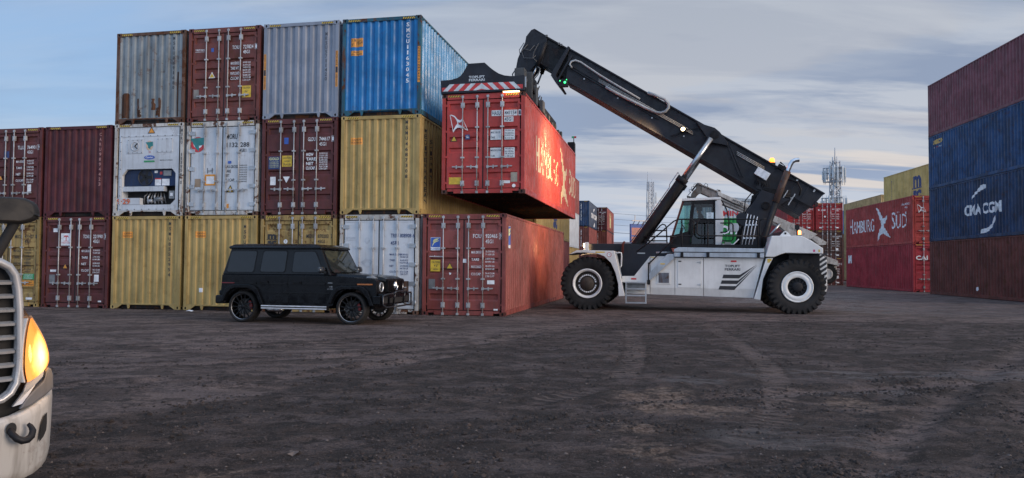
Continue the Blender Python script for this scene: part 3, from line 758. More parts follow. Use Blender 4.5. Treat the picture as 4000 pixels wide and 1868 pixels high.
t = container('weathered grey container streaked with rust, topmost at the left end of the row', row(4, 2), ROWYAW, C_GRYR, 'blank', group=G_ROW, framemat=C_RUSTF, castmat=C_RUSTF)
code_column(t, 'MSKU0691680', ridge(.71), 2.60, M_BLACK, .10, .07, .155)
d = Deco(); pts = [(-1.03, .20), (-.75, .20), (-.76, .95), (-.80, .99), (-.97, .985), (-1.02, .94)]; d.poly(pts)
rr = random.Random(3)
for (u, z0, z1, w) in ((-.42, .25, .80, .05), (-.38, .20, .45, .09), (.11, .42, .78, .09), (.34, .2, .80, .06), (.26, .25, .50, .10), (.95, .2, 1.6, .05)):
    L_ = []; Rr = []
    for i in range(7):
        z = z0 + (z1 - z0) * i / 6; L_.append((u - w * (.3 + .5 * rr.random()), z)); Rr.append((u + w * (.3 + .5 * rr.random()), z))
    d.poly(L_ + Rr[::-1])
d.put_corr('rust_patch', front_corr_fn(), FRONT_BR, [paint('scabby_rust', (.085, .045, .03), .85, .4, .5, .5)], t)

# the red container in the air
HK = (.338, 21.2, 3.479); HKY = -11.58
he = Vector((math.cos(R(HKY)), math.sin(R(HKY)), 0))
t = container('bright red container held up in the air by the reach stacker', tuple(Vector(HK) - he * 1.219), HKY, C_HASU, castmat=C_DKB)
door_text(t, 'HASU', '441154', '1', '45G1', mats=[plain('code_ink', (.03, .04, .07), .5)], boxed=False, z=2.245, z2=2.07)
d = Deco()
for a in ((.25, .53, 2.22, 2.385), (.615, 1.0, 2.22, 2.385), (1.03, 1.115, 2.22, 2.385), (.615, .885, 2.045, 2.195), (.22, .53, 1.54, 1.83), (.63, .93, 1.54, 1.83), (.22, .53, 1.02, 1.31), (.63, .93, 1.02, 1.31)): d.rect(*a)
d.put('white_label', lambda u, v, e: (u, .0255, v), [plain('label_white', (.6, .64, .66), .5)], t)
d = Deco()
for i, s in enumerate(('MAX. GROSS', 'TARE', 'MAX.PAYLOAD', 'CUBE')): d.text(s, .235, (1.72, 1.58, 1.21, 1.05)[i], .055, .025 * len(s) + .02)
for i, s in enumerate(('32.500 kg', '71.650 lbs', '3.860 kg', '8.510 lbs', '28.640 kg', '63.140 lbs', '76.4 m3', '2.700 cu.ft')): d.text(s, .645, (1.77, 1.70, 1.63, 1.56, 1.25, 1.18, 1.11, 1.04)[i], .045, .25)
deco_front(t, d, 'weight_lettering', [MATS['code_ink']])
def bird_flag(d, ox, oz, s, m=0):
    P = lambda L_: [(ox + a * s, oz + b * s) for a, b in L_]
    # outline flag with white saltire-like bird, from the photo's door mark
    d.poly(P([(0, 1.0), (.10, 1.02), (.30, .94), (.47, .74), (.62, .68), (.72, .75), (.73, .80), (.76, .74), (.70, .60), (.60, .55), (.50, .57), (.52, .44), (.70, .36), (1.05, .10), (1.08, .07), (.76, .22), (.48, .26), (.33, .16), (.22, -.02), (.20, 0), (.24, .18), (.36, .38), (.46, .50), (.40, .70), (.26, .88), (.10, .96)]), m)
    d.poly(P([(0, 1.0), (.03, .99), (.235, 0), (.20, 0)]), m); d.poly(P([(.74, .80), (.765, .79), (1.10, .07), (1.05, .09)]), m)
d = Deco(); bird_flag(d, -.99, 1.79, .50); deco_front(t, d, 'flag_mark', [M_WHITE])
d = Deco(); sticker_tri(d, -.86, 1.52, .10, 1, 0); d.rect(-.52, -.39, 1.57, 1.71, 2); d.text('GL', -.50, 1.61, .065, .09, 3); d.rect(-1.0, -.64, .28, .48, 1); d.text('CAUTION', -.95, .39, .05, .26, 0); d.text('HIGH TRAILER', -.98, .31, .05, .32, 0); d.rect(.62, .80, .29, .37, 3); d.circ(.91, .22, .05, 3); deco_front(t, d, 'warning_sticker', [M_BLACK, M_YEL, M_NAVY, M_WHITE])
d = Deco(); d.rect(.82, 1.01, .33, .60); deco_front(t, d, 'data_plate', [plain('plate_tan', (.30, .27, .22), .5)])
HELD = t
def hamburg_side(t, sx, mats, big=1.0):
    d = Deco(); z0 = .88 if sx > 0 else 1.0
    def serif(txt, u, h, w): d.text(txt, u, z0 + .02, h, w, 0, .0)
    serif('H', .85 if sx < 0 else 2.0, 1.08, .62)
    o = .85 if sx < 0 else 2.0
    serif('AMBURG', o + .75, .88, 4.2); serif('S', o + 8.0, 1.08, .62); serif('ÜD', o + 8.75, 1.08, 1.7)
    P = lambda L_: [(o + 5.25 + a, z0 - .58 + b * 1.05) for a, b in L_]
    d.poly(P([(0, 2.1), (.45, 2.0), (1.05, 1.55), (1.25, 1.32), (1.75, 1.35), (2.05, 1.55), (1.95, 1.25), (1.72, 1.02), (1.42, .92), (1.38, .82), (1.75, .62), (2.35, .22), (2.60, .05), (1.95, .20), (1.30, .38), (.80, .28), (.45, -.05), (.28, -.25), (.40, .25), (.62, .60), (1.05, .86), (1.0, 1.02), (.62, 1.45), (.30, 1.85)]))
    d.put_corr('lettering', side_fn(12.192, sx), side_breaks(12.192, sx), mats, t)
hamburg_side(t, 1, [plain('lettering_cream', (.50, .44, .31), .5)])
# ------------------------------------------------------------------ the other stacks
def dirs(yaw):
    e = Vector((math.cos(R(yaw)), math.sin(R(yaw)), 0)); return e, Vector((-e.y, e.x, 0))
def at_near_right(P, yaw, lev, H=HC, z0=0.0):
    e, n = dirs(yaw); return tuple(Vector((P[0], P[1], z0)) - e * CW / 2 + Vector((0, 0, lev * H + .004)))
G_BEH = 'containers stacked far behind the raised red container'
# stack just past the brick red container
t = container('pinkish red container on the ground just behind the brick red one', at_near_right((1.13, 35.06), ROWYAW, 0), ROWYAW, C_PINK, group=G_BEH)
t = container('khaki container with dark letters seen beneath the raised red one', at_near_right((1.13, 35.06), ROWYAW, 1), ROWYAW, C_MSC, group=G_BEH)
def msc_side(t, sx, u0, mat=None):
    d = Deco(); d.text('m', u0, 1.45, .85, 1.35, 0, .05); d.text('sc', u0 - .05, .55, .72, 1.4, 0, .05); d.rect(u0 - .15, u0 + 1.5, 1.36, 1.44)
    d.put_corr('lettering', side_fn(12.192, sx), side_breaks(12.192, sx), [mat or M_NAVY], t)
msc_side(t, 1, 5.6)
for lev, (cm, lab, e) in enumerate(((C_MSC, 'khaki yellow container low in the far stack, under the plain white one', 'doors'), (C_WHT2, 'plain white container in the far stack, between a yellow one and a pinkish red one', 'doors'), (C_PINK, 'pinkish red container topmost in its stack, peeking out behind the raised bright red one', 'doors'))):
    container(lab, at_near_right((3.30, 52.7), ROWYAW, lev), ROWYAW, cm, e, group=G_BEH)
# navy stack with blank ends
for lev, (cm, lab) in enumerate(((C_MAR, 'maroon container at the bottom of the navy stack, behind the front mudguard'), (C_OX, 'oxide red container under the navy one, white letters high on its end wall'), (C_NAVY, 'navy container topmost of its stack, left of the far dark maroon doors'))):
    t = container(lab, at_near_right((8.55, 83.6), ROWYAW, lev), ROWYAW, cm, 'blank', group=G_BEH)
    if lev == 1:
        t_parts[t.name]['side'].material_slots[0].material = C_PINK  # lit side given by the pinkish colour
        d = Deco(); d.text('GLADOS'[3:], -1.0, 2.15, .28, .95, 0, .03); d.put_corr('lettering', front_corr_fn(), FRONT_BR, [M_WHITE], t)
    if lev > 0: code_column(t, 'CMAU 4163725', ridge(.25), 2.45, M_WHITE, .13, .10, .16)
    if lev == 2:
        t_parts[t.name]['side'].material_slots[0].material = paint('paint_navy_side_lit', (.06, .085, .14), .5)  # paler copy of the navy: side light put into the colour
        d = Deco(); d.text('CMA CGM', 2.6, 1.15, .62, 6.6, 0, .04); d.poly([(5, 2.05), (5.6, 2.35), (6.6, 2.45), (6.4, 2.25), (5.7, 2.1), (5.2, 1.95)]); d.poly([(6.6, .85), (6.9, .4), (6.2, .2), (5.2, .3), (5.9, .5)]); d.put_corr('lettering', side_fn(12.192, 1), side_breaks(12.192, 1), [M_WHITE], t)
for lev, (cm, lab, e) in enumerate(((C_MAR, 'maroon container at the bottom of the farthest stack, mostly behind the front mudguard', 'blank'), (C_OX, 'oxide red container end wall in the farthest stack, under the dark maroon doors', 'blank'), (C_MAR2, 'dark maroon container with doors topmost of the farthest stack right of the navy one', 'doors'))):
    t = container(lab, at_near_right((11.71, 92.9), ROWYAW, lev), ROWYAW, cm, e, group=G_BEH)
    t_parts[t.name]['side'].material_slots[0].material = C_PINK  # pinkish sides carry the side light in their colour
    if e == 'doors':
        door_text(t, 'CMAU', '517402', '3', '45G1', ('MAX.GROSS', 'TARE', 'NET', 'CU.CAP'), KG); d = Deco(); d.text('hi', 5.0, .6, 1.9, 2.0, 0, .05); d.put_corr('lettering', side_fn(12.192, 1), side_breaks(12.192, 1), [M_PALEY], t)
    else: code_column(t, 'TGHU 583201', ridge(.2), 2.4, M_WHITE, .12, .09, .16)

# stacks on the right; their long left-hand sides face the yard
def right_stack(far, yaw_dir, lev, label, mat, H=HC, z0=0, Lc=12.192, end='doors', group=None, **k):
    """far = far left bottom corner, yaw_dir = heading of the long side towards the camera (degrees)"""
    a = R(yaw_dir); dv = Vector((math.cos(a), math.sin(a), 0)); near = Vector((far[0], far[1], 0)) + dv * Lc
    yaw = yaw_dir + 180 - 90
    e, n = dirs(yaw)
    return container(label, tuple(near + e * CW / 2 + Vector((0, 0, z0 + lev * H + .004))), yaw, mat, end, H, Lc, group=group, **k)
G_R = 'containers in the four-high stack at the right edge'
RS = (23.12, 41.71); RA = -96.81
t = right_stack(RS, RA, 0, 'rust brown container at the bottom of the tall stack at the right edge', C_RBR, group=G_R)
d = Deco(); d.poly([(5.15, .50), (5.28, .55), (5.32, .42), (5.22, .34), (5.14, .38)]); d.put_corr('small_sticker', side_fn(12.192, -1), side_breaks(12.192, -1), [M_WHITE], t)
t = right_stack(RS, RA, 1, 'navy container at the right edge with large white lettering and two curved marks', C_NAVY, group=G_R)
d = Deco(); d.text('CMA', 4.05, 1.13, .54, 1.65, 0, .035); d.text('CGM', 5.82, 1.13, .54, 1.72, 0, .035)
d.poly([(4.75, 1.80), (4.80, 2.02), (5.10, 2.22), (5.40, 2.34), (5.62, 2.50), (5.90, 2.56), (6.18, 2.52), (6.15, 2.36), (5.95, 2.30), (5.70, 2.28), (5.45, 2.22), (5.15, 2.10), (4.92, 1.98)])
d.poly([(6.95, 1.02), (6.80, .72), (6.55, .55), (6.25, .45), (5.75, .42), (5.55, .22), (5.95, .22), (6.30, .27), (6.60, .40), (6.85, .58), (7.0, .85)])
d.put_corr('lettering', side_fn(12.192, -1), side_breaks(12.192, -1), [M_WHITE], t)
t = right_stack(RS, RA, 2, 'blue container in the right edge stack with a small golden name near its far end', C_NAVY2, group=G_R)
d = Deco(); d.text('seaco', .55, 2.38, .26, 1.12, 0, .04); d.put_corr('lettering', side_fn(12.192, -1), side_breaks(12.192, -1), [plain('lettering_gold', (.55, .36, .10), .5)], t)
d = Deco(); d.text('an', .58, 2.18, .08, .18); d.text('HNA', .85, 2.19, .09, .28, 1); d.text('company', 1.2, 2.17, .08, .42); d.put_corr('lettering', side_fn(12.192, -1), side_breaks(12.192, -1), [M_WHITE, M_RED], t)
right_stack(RS, RA, 3, 'maroon container on top of the tall stack at the right edge, against the sky', paint('paint_wine', (.17, .055, .07), .5, .2, .08, .3), group=G_R)
G_H = 'red containers stacked two high beside the tall right stack'
HS = (25.38, 57.23); HA = -96.46
t = right_stack(HS, HA, 0, 'crimson container on the ground under the one with the white bird', C_RED2, group=G_H)
d = Deco(); d.rect(.45, .72, 1.75, 2.35); d.rect(.85, 1.12, 1.75, 2.35); d.poly([(.72, 1.75), (.85, 1.95), (.85, 2.35), (.72, 2.1)]); d.put_corr('lettering', side_fn(12.192, -1), side_breaks(12.192, -1), [M_WHITE], t)
d = Deco(); d.text('CAI', -1.05, 1.92, .26, .68, 0, .03); d.text('Asia', -.25, 1.92, .14, .3); deco_front(t, d, 'lettering', [M_WHITE])
t = right_stack(HS, HA, 1, 'red container with large white lettering and a bird, upper of the right pair', paint('paint_red_worn', (.38, .052, .046), .5, .2, .1, .3), group=G_H)
hamburg_side(t, -1, [M_WHITE])
d = Deco(); d.text('HASU 498211', 10.5, 2.4, .13, 1.3); d.text('45G1', 11.0, 2.2, .13, .4); d.rect(11.05, 11.25, 1.85, 2.0); d.put_corr('lettering', side_fn(12.192, -1), side_breaks(12.192, -1), [M_WHITE], t)
d = Deco(); bird_flag(d, -.95, 1.85, .48); deco_front(t, d, 'flag_mark', [M_WHITE])
d = Deco()
G_Y = 'khaki stacks far behind the red pair on the right'
for lev, lab in enumerate(('khaki container at the bottom of the three-high khaki stack, hidden behind the red pair', 'khaki container second of the three-high khaki stack, behind the red pair', 'khaki yellow container topmost behind the red pair, large dark ship line letters on its side')):
    t = right_stack((29.8, 60.3), -96.5, lev, lab, paint('paint_khaki_pale', (.58, .42, .14), .55, .14, .04, .22), group=G_Y)
    if lev == 2: msc_side(t, -1, 5.6); d = Deco(); d.column('MSCU7716204', 1.6, 2.3, .12, .1, .16); d.put_corr('lettering', side_fn(12.192, -1), side_breaks(12.192, -1), [M_NAVY], t)
for lev, lab in enumerate(('faded khaki container at the bottom of the farthest khaki stack, wholly behind the red pair', 'faded khaki container second in the farthest khaki stack behind the red pair', 'faded khaki container topmost of the farthest khaki stack, small dark letters on its doors')):
    t = right_stack((38.1, 86.5), -97.5, lev, lab, paint('paint_khaki_faded', (.48, .34, .15), .6, .2, .1, .3), group=G_Y)
    if lev == 2: d = Deco(); msc_logo(d, -.95, 1.5, .85); deco_front(t, d, 'logo', [M_BLACK])
G_K = 'red and brown containers stacked in the far corner'
KY = -9; KZ = -.24
ke, kn = dirs(KY)
KP = Vector((31.2, 71.0, 0))
kc = {(0, 2): (C_RED3, 'crimson doors on top of the far corner stack with small white lettering'), (0, 1): (C_DKB, 'dark brown doors in the far corner, under the crimson doors with white lettering'),
      (0, 0): (C_MAR, 'maroon container with doors on the ground in the far corner, left of the crimson pair'), (1, 2): (paint('paint_crimson_bright', (.29, .024, .026), .5), 'bright crimson container with doors, topmost under the tail of the raised boom'),
      (1, 1): (C_MAR2, 'plum doors in the far corner, under the bright crimson doors by the boom tail'), (1, 0): (C_MAR, 'maroon container at the bottom of the far corner behind the big rear wheel'),
      (-1, 2): (C_BLU, 'blue container just visible between the far crimson doors and the red pair'), (-1, 1): (C_DKB, 'dark brown container in shade directly under the far blue one'), (-1, 0): (C_MAR, 'maroon container at the bottom under the far blue one')}
for (i, lev), (cm, lab) in kc.items():
    P = KP - ke * (i * 2.56) if i >= 0 else Vector((43.2, 92.5, 0))
    H = ST if i >= 0 else HC
    t = container(lab, at_near_right((P.x, P.y), KY, lev, H, KZ), KY, cm, 'doors', H, 12.192 if i < 1 else 12.192, group=G_K)
    if i >= 0:
        door_text(t, 'KLFU' if lev == 2 else 'TCLU', '1%d3570' % (i * 3 + lev), '2', '42G1', ('MAX.WT', 'TARE', 'CU.CAP'), KG, z=1.95, z2=1.8, rz=1.5)
        if i == 0 and lev == 2:
            d = Deco(); d.text('K', -.98, 1.86, .15, .16, 0, .03); d.text('LINE', -.72, 1.86, .12, .4, 0, .03); d.circ(-.38, 1.3, .08); deco_front(t, d, 'logo', [M_WHITE])
        d = Deco(); d.rect(.6, .85, .2, .3); d.rect(-.9, -.65, .2, .3); d.rect(.55, .8, .62, .9) if lev < 2 else None; deco_front(t, d, 'small_sticker', [M_WHITE])
        if i == 1 and lev == 2: d = Deco(); d.rect(-.50, -.18, 1.1, 1.42); d.rect(-.95, -.6, 1.75, 1.95, 1); deco_front(t, d, 'dark_label', [M_DARK, M_WHITE])

# ------------------------------------------------------------------ far background
C_FAR = paint('far_cladding_white', (.50, .55, .58), .6, .1, .05, .3)
t = thing('warehouse', 'corrugated warehouse wall far behind the cab, white above green with red and white letters', 'building', (26.4, 109.5, 0), -14)
def clad(z0, z1, y=0.0):
    b = MB(); P = corr(-1.3, 10.2, .55, .07, .25, .1); V = []; F = []
    for x, d_ in P: V += [(x, y + d_, z0), (x, y + d_, z1)]
    for i in range(len(P) - 1): F.append((2 * i, 2 * i + 2, 2 * i + 3, 2 * i + 1))
    b.raw(V, F); b.box(-1.3, 10.2, y + .12, y + 7, z0, z1); return b
clad(8.45, 10.85).build('white_wall', C_FAR, t, fix=False); clad(4.75, 8.44).build('green_wall', C_GREEN, t, fix=False); clad(0, 4.74).build('base_wall', C_FAR, t, fix=False)
b = MB(); b.prism([(-1.6, 10.86), (10.5, 10.86), (4.4, 11.5)], -.2, 7.2); b.build('roof', paint('far_roof', (.40, .44, .46), .5), t)
d = Deco(); d.text('MIN', 4.1, 8.72, .78, 2.15, 0, .03); d.put('lettering', lambda u, v, e: (u, -.03, v), [M_RED], t)
d = Deco(); d.text('OFA', 3.6, 6.1, 1.3, 3.6, 0, .05); d.put('lettering', lambda u, v, e: (u, -.03, v), [M_WHITE], t)
# low sheds on the skyline
t = thing('low_shed', 'long low shed roof with a short chimney on the skyline behind the front mudguard', 'building', (24, 140, 0), 4)
b = MB(); b.box(-6, 11, 0, 12, 0, 5.2); b.build('wall', paint('shed_wall', (.30, .22, .21), .7), t)
b = MB(); b.prism([(-.4, 5.2), (12.4, 5.2), (6, 6.1)], -6.3, 11.3, 'x'); b.build('roof', paint('shed_roof', (.20, .16, .16), .7), t)
b = MB(); b.tube([(-.5, 3, 5.5), (-.5, 3, 7.6)], .28, 10); b.tube([(-.5, 3, 7.6), (-.5, 3, 7.8)], .4, 10); b.build('chimney', M_GREY, t)
for k, (x, cm, lab) in enumerate(((27.6, C_PINK, 'pinkish container seen through the stair railing, left of a paler one'), (33.9, paint('paint_pale_rose', (.46, .31, .27), .6), 'pale rose container with dark letters seen through the stair railing'))):
    for lev in (0, 1):
        t = container(lab if lev else lab.replace(' seen through the stair railing', ' under its twin behind the stair railing'), (x, 135, lev * 2.59 + .004), 90, cm, 'blank', ST, 6.058, stripes=False, group='pale containers on the skyline behind the stair railing')
        t.location.x += 3.0
        if k and lev: d = Deco(); d.text('HUMMELS AG', .6, 1.5, .5, 4.6, 0, .02); d.put_corr('lettering', side_fn(6.058, -1), side_breaks(6.058, -1), [M_MAR if False else M_BLACK], t)

# billboard with flood lamps
t = thing('billboard', 'blue billboard with orange blocks and a lamp rail on top, behind the lift cylinder', 'billboard', (15.75, 100, 0), 24)
b = MB(); b.box(0, 2.6, 0, .25, 2.2, 7.05); b.build('panel', plain('billboard_blue', (.055, .12, .36), .6), t)
d = Deco(); d.rect(.15, 1.95, 5.55, 6.55, 0); d.rect(.15, 1.0, 4.55, 5.35, 0); d.text('GYULES', .25, 5.75, .55, 1.55, 1); d.text('II', .3, 4.7, .5, .5, 1); d.text('WW', .15, 3.7, .45, .9, 2); d.text('WWW', .15, 3.0, .45, 1.5, 2); d.text('M', 2.1, 6.0, .5, .45, 3); d.put('lettering', lambda u, v, e: (u, -.01 - e * 6, v), [plain('billboard_orange', (.55, .22, .17), .6), plain('billboard_brown', (.40, .25, .2), .6), M_WHITE, M_ORG], t)
b = MB(); b.bar((-.1, -.5, 7.45), (2.7, -.5, 7.45), .12, .12)
for x in (.35, 1.1, 1.8, 2.5): b.bar((x, .1, 6.9), (x, -.5, 7.45), .07, .07)
for x in (.35, 2.6): b.bar((x, -.5, 7.4), (x, -.5, 8.2), .07, .07)
b.build('lamp_rail', M_GREY, t)
b = MB()
for x in (.4, 2.2): b.box(x - .15, x + .15, .26, .56, 0, 7.0)
b.build('support_post', M_GREY, t)

def lattice(b, w0, w1, z0, z1, n, r, m=0, faces=4):
    P = lambda k, i: ((w0 + (w1 - w0) * i / n) / 2 * (1, -1, -1, 1)[k], (w0 + (w1 - w0) * i / n) / 2 * (1, 1, -1, -1)[k], z0 + (z1 - z0) * i / n)
    for k in range(4):
        b.bar(P(k, 0), P(k, n), r, r, m)
        for i in range(n):
            b.bar(P(k, i), P((k + 1) % 4, i + 1), r * .6, r * .6, m)
            b.bar(P(k, i), P((k + 1) % 4, i), r * .6, r * .6, m)
            b.bar(P((k + 1) % 4, i), P(k, i + 1), r * .6, r * .6, m)
C_MAST = paint('mast_steel', (.40, .42, .45), .5, .15, .05, .2, .3)
t = thing('radio_mast', 'slender lattice mast with small dishes on the skyline left of the lift cylinder', 'mast', (27.55, 150, 0), 12)
b = MB(); lattice(b, 1.5, 1.0, 0, 18.3, 22, .10); b.build('lattice', C_MAST, t)
b = MB(); b.tube([(-.6, 0, 18), (-.6, 0, 20.3)], .04, 6); b.tube([(.3, 0, 18), (.3, 0, 18.9)], .04, 6); b.build('whip_antenna', C_MAST, t)
for (x, z, h) in ((-.85, 15.2, 2.2), (.9, 15.0, 2.2), (-.95, 12.2, 1.3), (.25, 12.4, 1.4), (1.0, 12.2, 1.5), (.3, 14.7, .9), (-.85, 8.7, .6), (.9, 8.7, .6)):
    b = MB(); b.box(x - .14, x + .14, -.75, -.55, z - h / 2, z + h / 2); b.bar((x, -.6, z), (x * .5, 0, z), .06, .06); b.build('panel_antenna', C_FAR, t)
for (x, z) in ((1.05, 11.3), (1.05, 10.4), (-1.0, 9.6)):
    b = MB(); b.lathe([(.02, 0), (.25, -.05), (.36, -.16), (.36, -.20)], (x, -.6, z), 16); b.bar((x, -.6, z), (x * .5, 0, z), .07, .07); b.build('dish', C_FAR, t)

t = thing('cell_tower', 'stout pale cell tower crowned with two rings of antennas above the far crimson doors', 'cell tower', (47.25, 110, 0), 8)
b = MB(); lattice(b, 1.5, .95, 0, 17.0, 18, .13); b.tube([(0, 0, 16.5), (0, 0, 19.0)], [.10, .05], 8); b.tube([(-.35, 0, 16.5), (-.35, 0, 17.6)], .09, 6); b.tube([(.3, 0, 16.5), (.3, 0, 17.7)], .05, 6); b.build('lattice', C_MAST, t)
for zz, rr_ in ((15.0, 1.62), (10.6, 1.85)):
    b = MB()
    for dz in (-1.05, -.45, .25, 1.0):
        n = 3
        for k in range(n):
            a0 = 2 * PI * k / n + .5; a1 = 2 * PI * (k + 1) / n + .5
            p = lambda a: (rr_ * math.cos(a), rr_ * math.sin(a), zz + dz)
            if dz != -.45: b.tube([p(a0), p(a1)], .055, 6)
            b.tube([(0, 0, zz + dz * .8), p(a0)], .05, 6)
        if dz == 1.0:
            for k in range(n): a = 2 * PI * k / n + .5; b.bar((.3 * math.cos(a), .3 * math.sin(a), zz + .1), (rr_ * .8 * math.cos(a), rr_ * .8 * math.sin(a), zz + dz), .06, .06)
    b.build('antenna_ring', C_MAST, t)
    for k in range(15):
        a = 2 * PI * k / 15 + .2; tri = rr_ * (.62 + .38 * abs(math.cos(1.5 * (a - .5))) ** .7)
        x, y = tri * 1.05 * math.cos(a), tri * 1.05 * math.sin(a); hh = .75 + .45 * ((k * 7) % 3) / 2; z = zz + .25 - .35 * ((k * 5) % 4) / 2
        b = MB(); b.cbox((x, y, z), (.16, .20, hh * 1.7), Matrix.Rotation(a, 3, 'Z')); b.tube([(x * .95, y * .95, z - hh - .2), (x * .95, y * .95, z + hh + .25)], .035, 6); b.build('panel_antenna', C_FAR, t)
for k in range(10):
    a = k * 1.7; z = 8.6 + k * .75; b = MB(); b.cbox((.62 * math.cos(a), .62 * math.sin(a), z), (.4, .3, .55), Matrix.Rotation(a, 3, 'Z')); b.build('radio_unit', M_GREY if k % 3 else C_FAR, t)
b = MB(); b.box(-.22, .12, -.85, -.62, 13.2, 16.6); b.box(.3, .55, -.85, -.65, 8, 12.8); b.box(-.7, -.5, -.9, -.7, 14.2, 16.4); b.box(.55, .8, -.9, -.7, 14.4, 16.2); b.build('cable_tray', C_FAR, t)

# power line on two poles
POLE = [(15.2, 150.0, 12.6), (37.5, 152.0, 12.0)]
for k, (x, y, h) in enumerate(POLE):
    t = thing('utility_pole', ('utility pole hidden behind the navy stack, left end of the wires', 'utility pole hidden behind the cab, right end of the wires')[k], 'pole', (x, y, 0))
    b = MB(); b.tube([(0, 0, 0), (0, 0, h)], [.16, .10], 8); b.build('post', paint('pole_wood', (.13, .10, .08), .8), t)
    b = MB()
    for z in (12.3, 11.0, 9.8): b.box(-.06, .06, -.9, .9, z - .6, z - .5)
    b.build('crossarm', paint('pole_wood', (.13, .10, .08), .8), t)
for k, (za, zb, sag, lab) in enumerate(((12.3, 11.0, .25, 'topmost thin wire crossing the sky behind the lift cylinder'), (11.1, 10.0, .25, 'second thin wire from the top behind the lift cylinder'), (9.95, 8.9, .25, 'third thin wire from the top behind the lift cylinder'), (8.45, 7.4, .3, 'lowest and thickest wire behind the lift cylinder'))):
    b = MB(); pts = []
    for i in range(17):
        s = i / 16; pts.append((15.2 + 22.3 * s, 150 + 2 * s - .7, za + (zb - za) * s - sag * 4 * s * (1 - s) * .6))
    b.tube(pts, .028 if k < 3 else .045, 5)
    tag(b.build('power_line', plain('cable_grey', (.12, .13, .15), .6)), lab, 'wire', 'power lines on the skyline')

# ------------------------------------------------------------------ ground
def smooth(a, b, x):
    t = min(1, max(0, (x - a) / (b - a))); return t * t * (3 - 2 * t)
def axis(lo, hi, fine, flo, fhi, grow=1.16):
    A = []; x = flo
    while x <= fhi: A.append(x); x += fine
    s = fine
    while A[-1] < hi: s *= grow; A.append(A[-1] + s)
    s = fine
    while A[0] > lo: s *= grow; A.insert(0, A[0] - s)
    return A
GX = axis(-900, 900, .14, -9.5, 16.5); GY = axis(-60, 1500, .14, 2.6, 27.0)
_BB = {}
def poly_dist(px, py, P):
    bb = _BB.get(id(P))
    if bb is None: bb = _BB[id(P)] = (min(p[0] for p in P) - 1.2, max(p[0] for p in P) + 1.2, min(p[1] for p in P) - 1.2, max(p[1] for p in P) + 1.2)
    if P is not EDGE and not (bb[0] < px < bb[1] and bb[2] < py < bb[3]): return 9.0, 0.0
    side = 0
    best = 1e9; sb = 0; acc = 0
    for i in range(len(P) - 1):
        ax, ay = P[i]; bx, by = P[i + 1]; dx, dy = bx - ax, by - ay; l2 = dx * dx + dy * dy; l = math.sqrt(l2)
        t = max(0, min(1, ((px - ax) * dx + (py - ay) * dy) / l2)); qx, qy = ax + dx * t - px, ay + dy * t - py; dd = qx * qx + qy * qy
        if dd < best: best = dd; sb = acc + l * t; side = dx * (py - ay) - dy * (px - ax)
        acc += l
    return math.sqrt(best) * (1 if side > 0 else -1), sb
def curve(P, n=4):
    out = []
    for i in range(len(P) - 1):
        p0 = P[max(0, i - 1)]; p1 = P[i]; p2 = P[i + 1]; p3 = P[min(len(P) - 1, i + 2)]
        for k in range(n):
            t = k / n
            out.append(tuple(.5 * (2 * p1[j] + (p2[j] - p0[j]) * t + (2 * p0[j] - 5 * p1[j] + 4 * p2[j] - p3[j]) * t * t + (3 * p1[j] - p0[j] - 3 * p2[j] + p3[j]) * t ** 3) for j in (0, 1)))
    return out + [P[-1]]
TRK_A = curve([(2.5, 16.5), (2.36, 14.45), (2.06, 12.55), (1.68, 10.67), (1.26, 9.28), (.92, 8.7), (.3, 8.0)])
TRK_B = curve([(4.8, 18.5), (4.45, 15.8), (4.05, 12.85), (3.6, 10.5), (3.11, 8.79), (2.65, 7.55), (2.23, 6.73), (1.93, 6.33), (1.3, 5.6)])
EDGE = curve([(-5.2, 4.2), (-3.87, 6.34), (-3.46, 6.87), (-2.9, 7.84), (-2.15, 9.13), (-1.41, 10.52), (-.43, 12.96), (1.11, 16.27), (3.5, 21)])
RUTS = [curve(p) for p in ([(-12, 11.5), (-7.93, 12.7), (-5.88, 12.6), (-4.78, 12.89), (-2.5, 14.5)], [(-9, 9.2), (-6.38, 10.4), (-5.0, 10.6), (-3.12, 11.57), (-1.32, 13.11), (.4, 15.5)], [(-6.5, 7.9), (-4.26, 9.04), (-3.12, 9.29), (-2.35, 9.98), (-.8, 12)],
       [(2.2, 4.8), (3.44, 6.56), (5.0, 8.6), (8.05, 12.19), (12, 17)], [(3.6, 4.6), (4.99, 7.3), (6.6, 9.4), (10, 13)], [(1.2, 8.0), (4.2, 9.0), (8, 10.4), (13, 11.5)])]
SAND = [(1.57, 8.2, .30, .5), (1.6, 7.6, .42, .4), (1.86, 8.6, .28, .35), (3.57, 7.93, .36, .45), (1.05, 6.69, .26, .22), (1.05, 5.91, .22, .3), (1.3, 8.4, .2, .3), (2.0, 7.5, .3, .3), (-2.0, 5.2, .25, .12)]
WET = [(17, 36, 5, 7), (16, 30, 4, 4), (16.5, 25, 4, 3), (13, 27, 3, 4), (2.26, 9.52, .45, .3), (4.1, 8.66, .8, .25), (4.2, 10.2, 1.3, .5), (6.5, 10.2, 1.6, .7), (7.5, 8.8, 1.2, .5), (2.4, 6.4, .8, .6), (22, 40, 5, 9), (12, 33, 4, 5)]
def ground_base(x, y):
    z = 0.0
    z += .03 * math.exp(-((x - 2.4) ** 2 + (y - 24.6) ** 2) / 9)
    z -= .24 * smooth(57, 69, y) * smooth(17, 23, x)
    return z
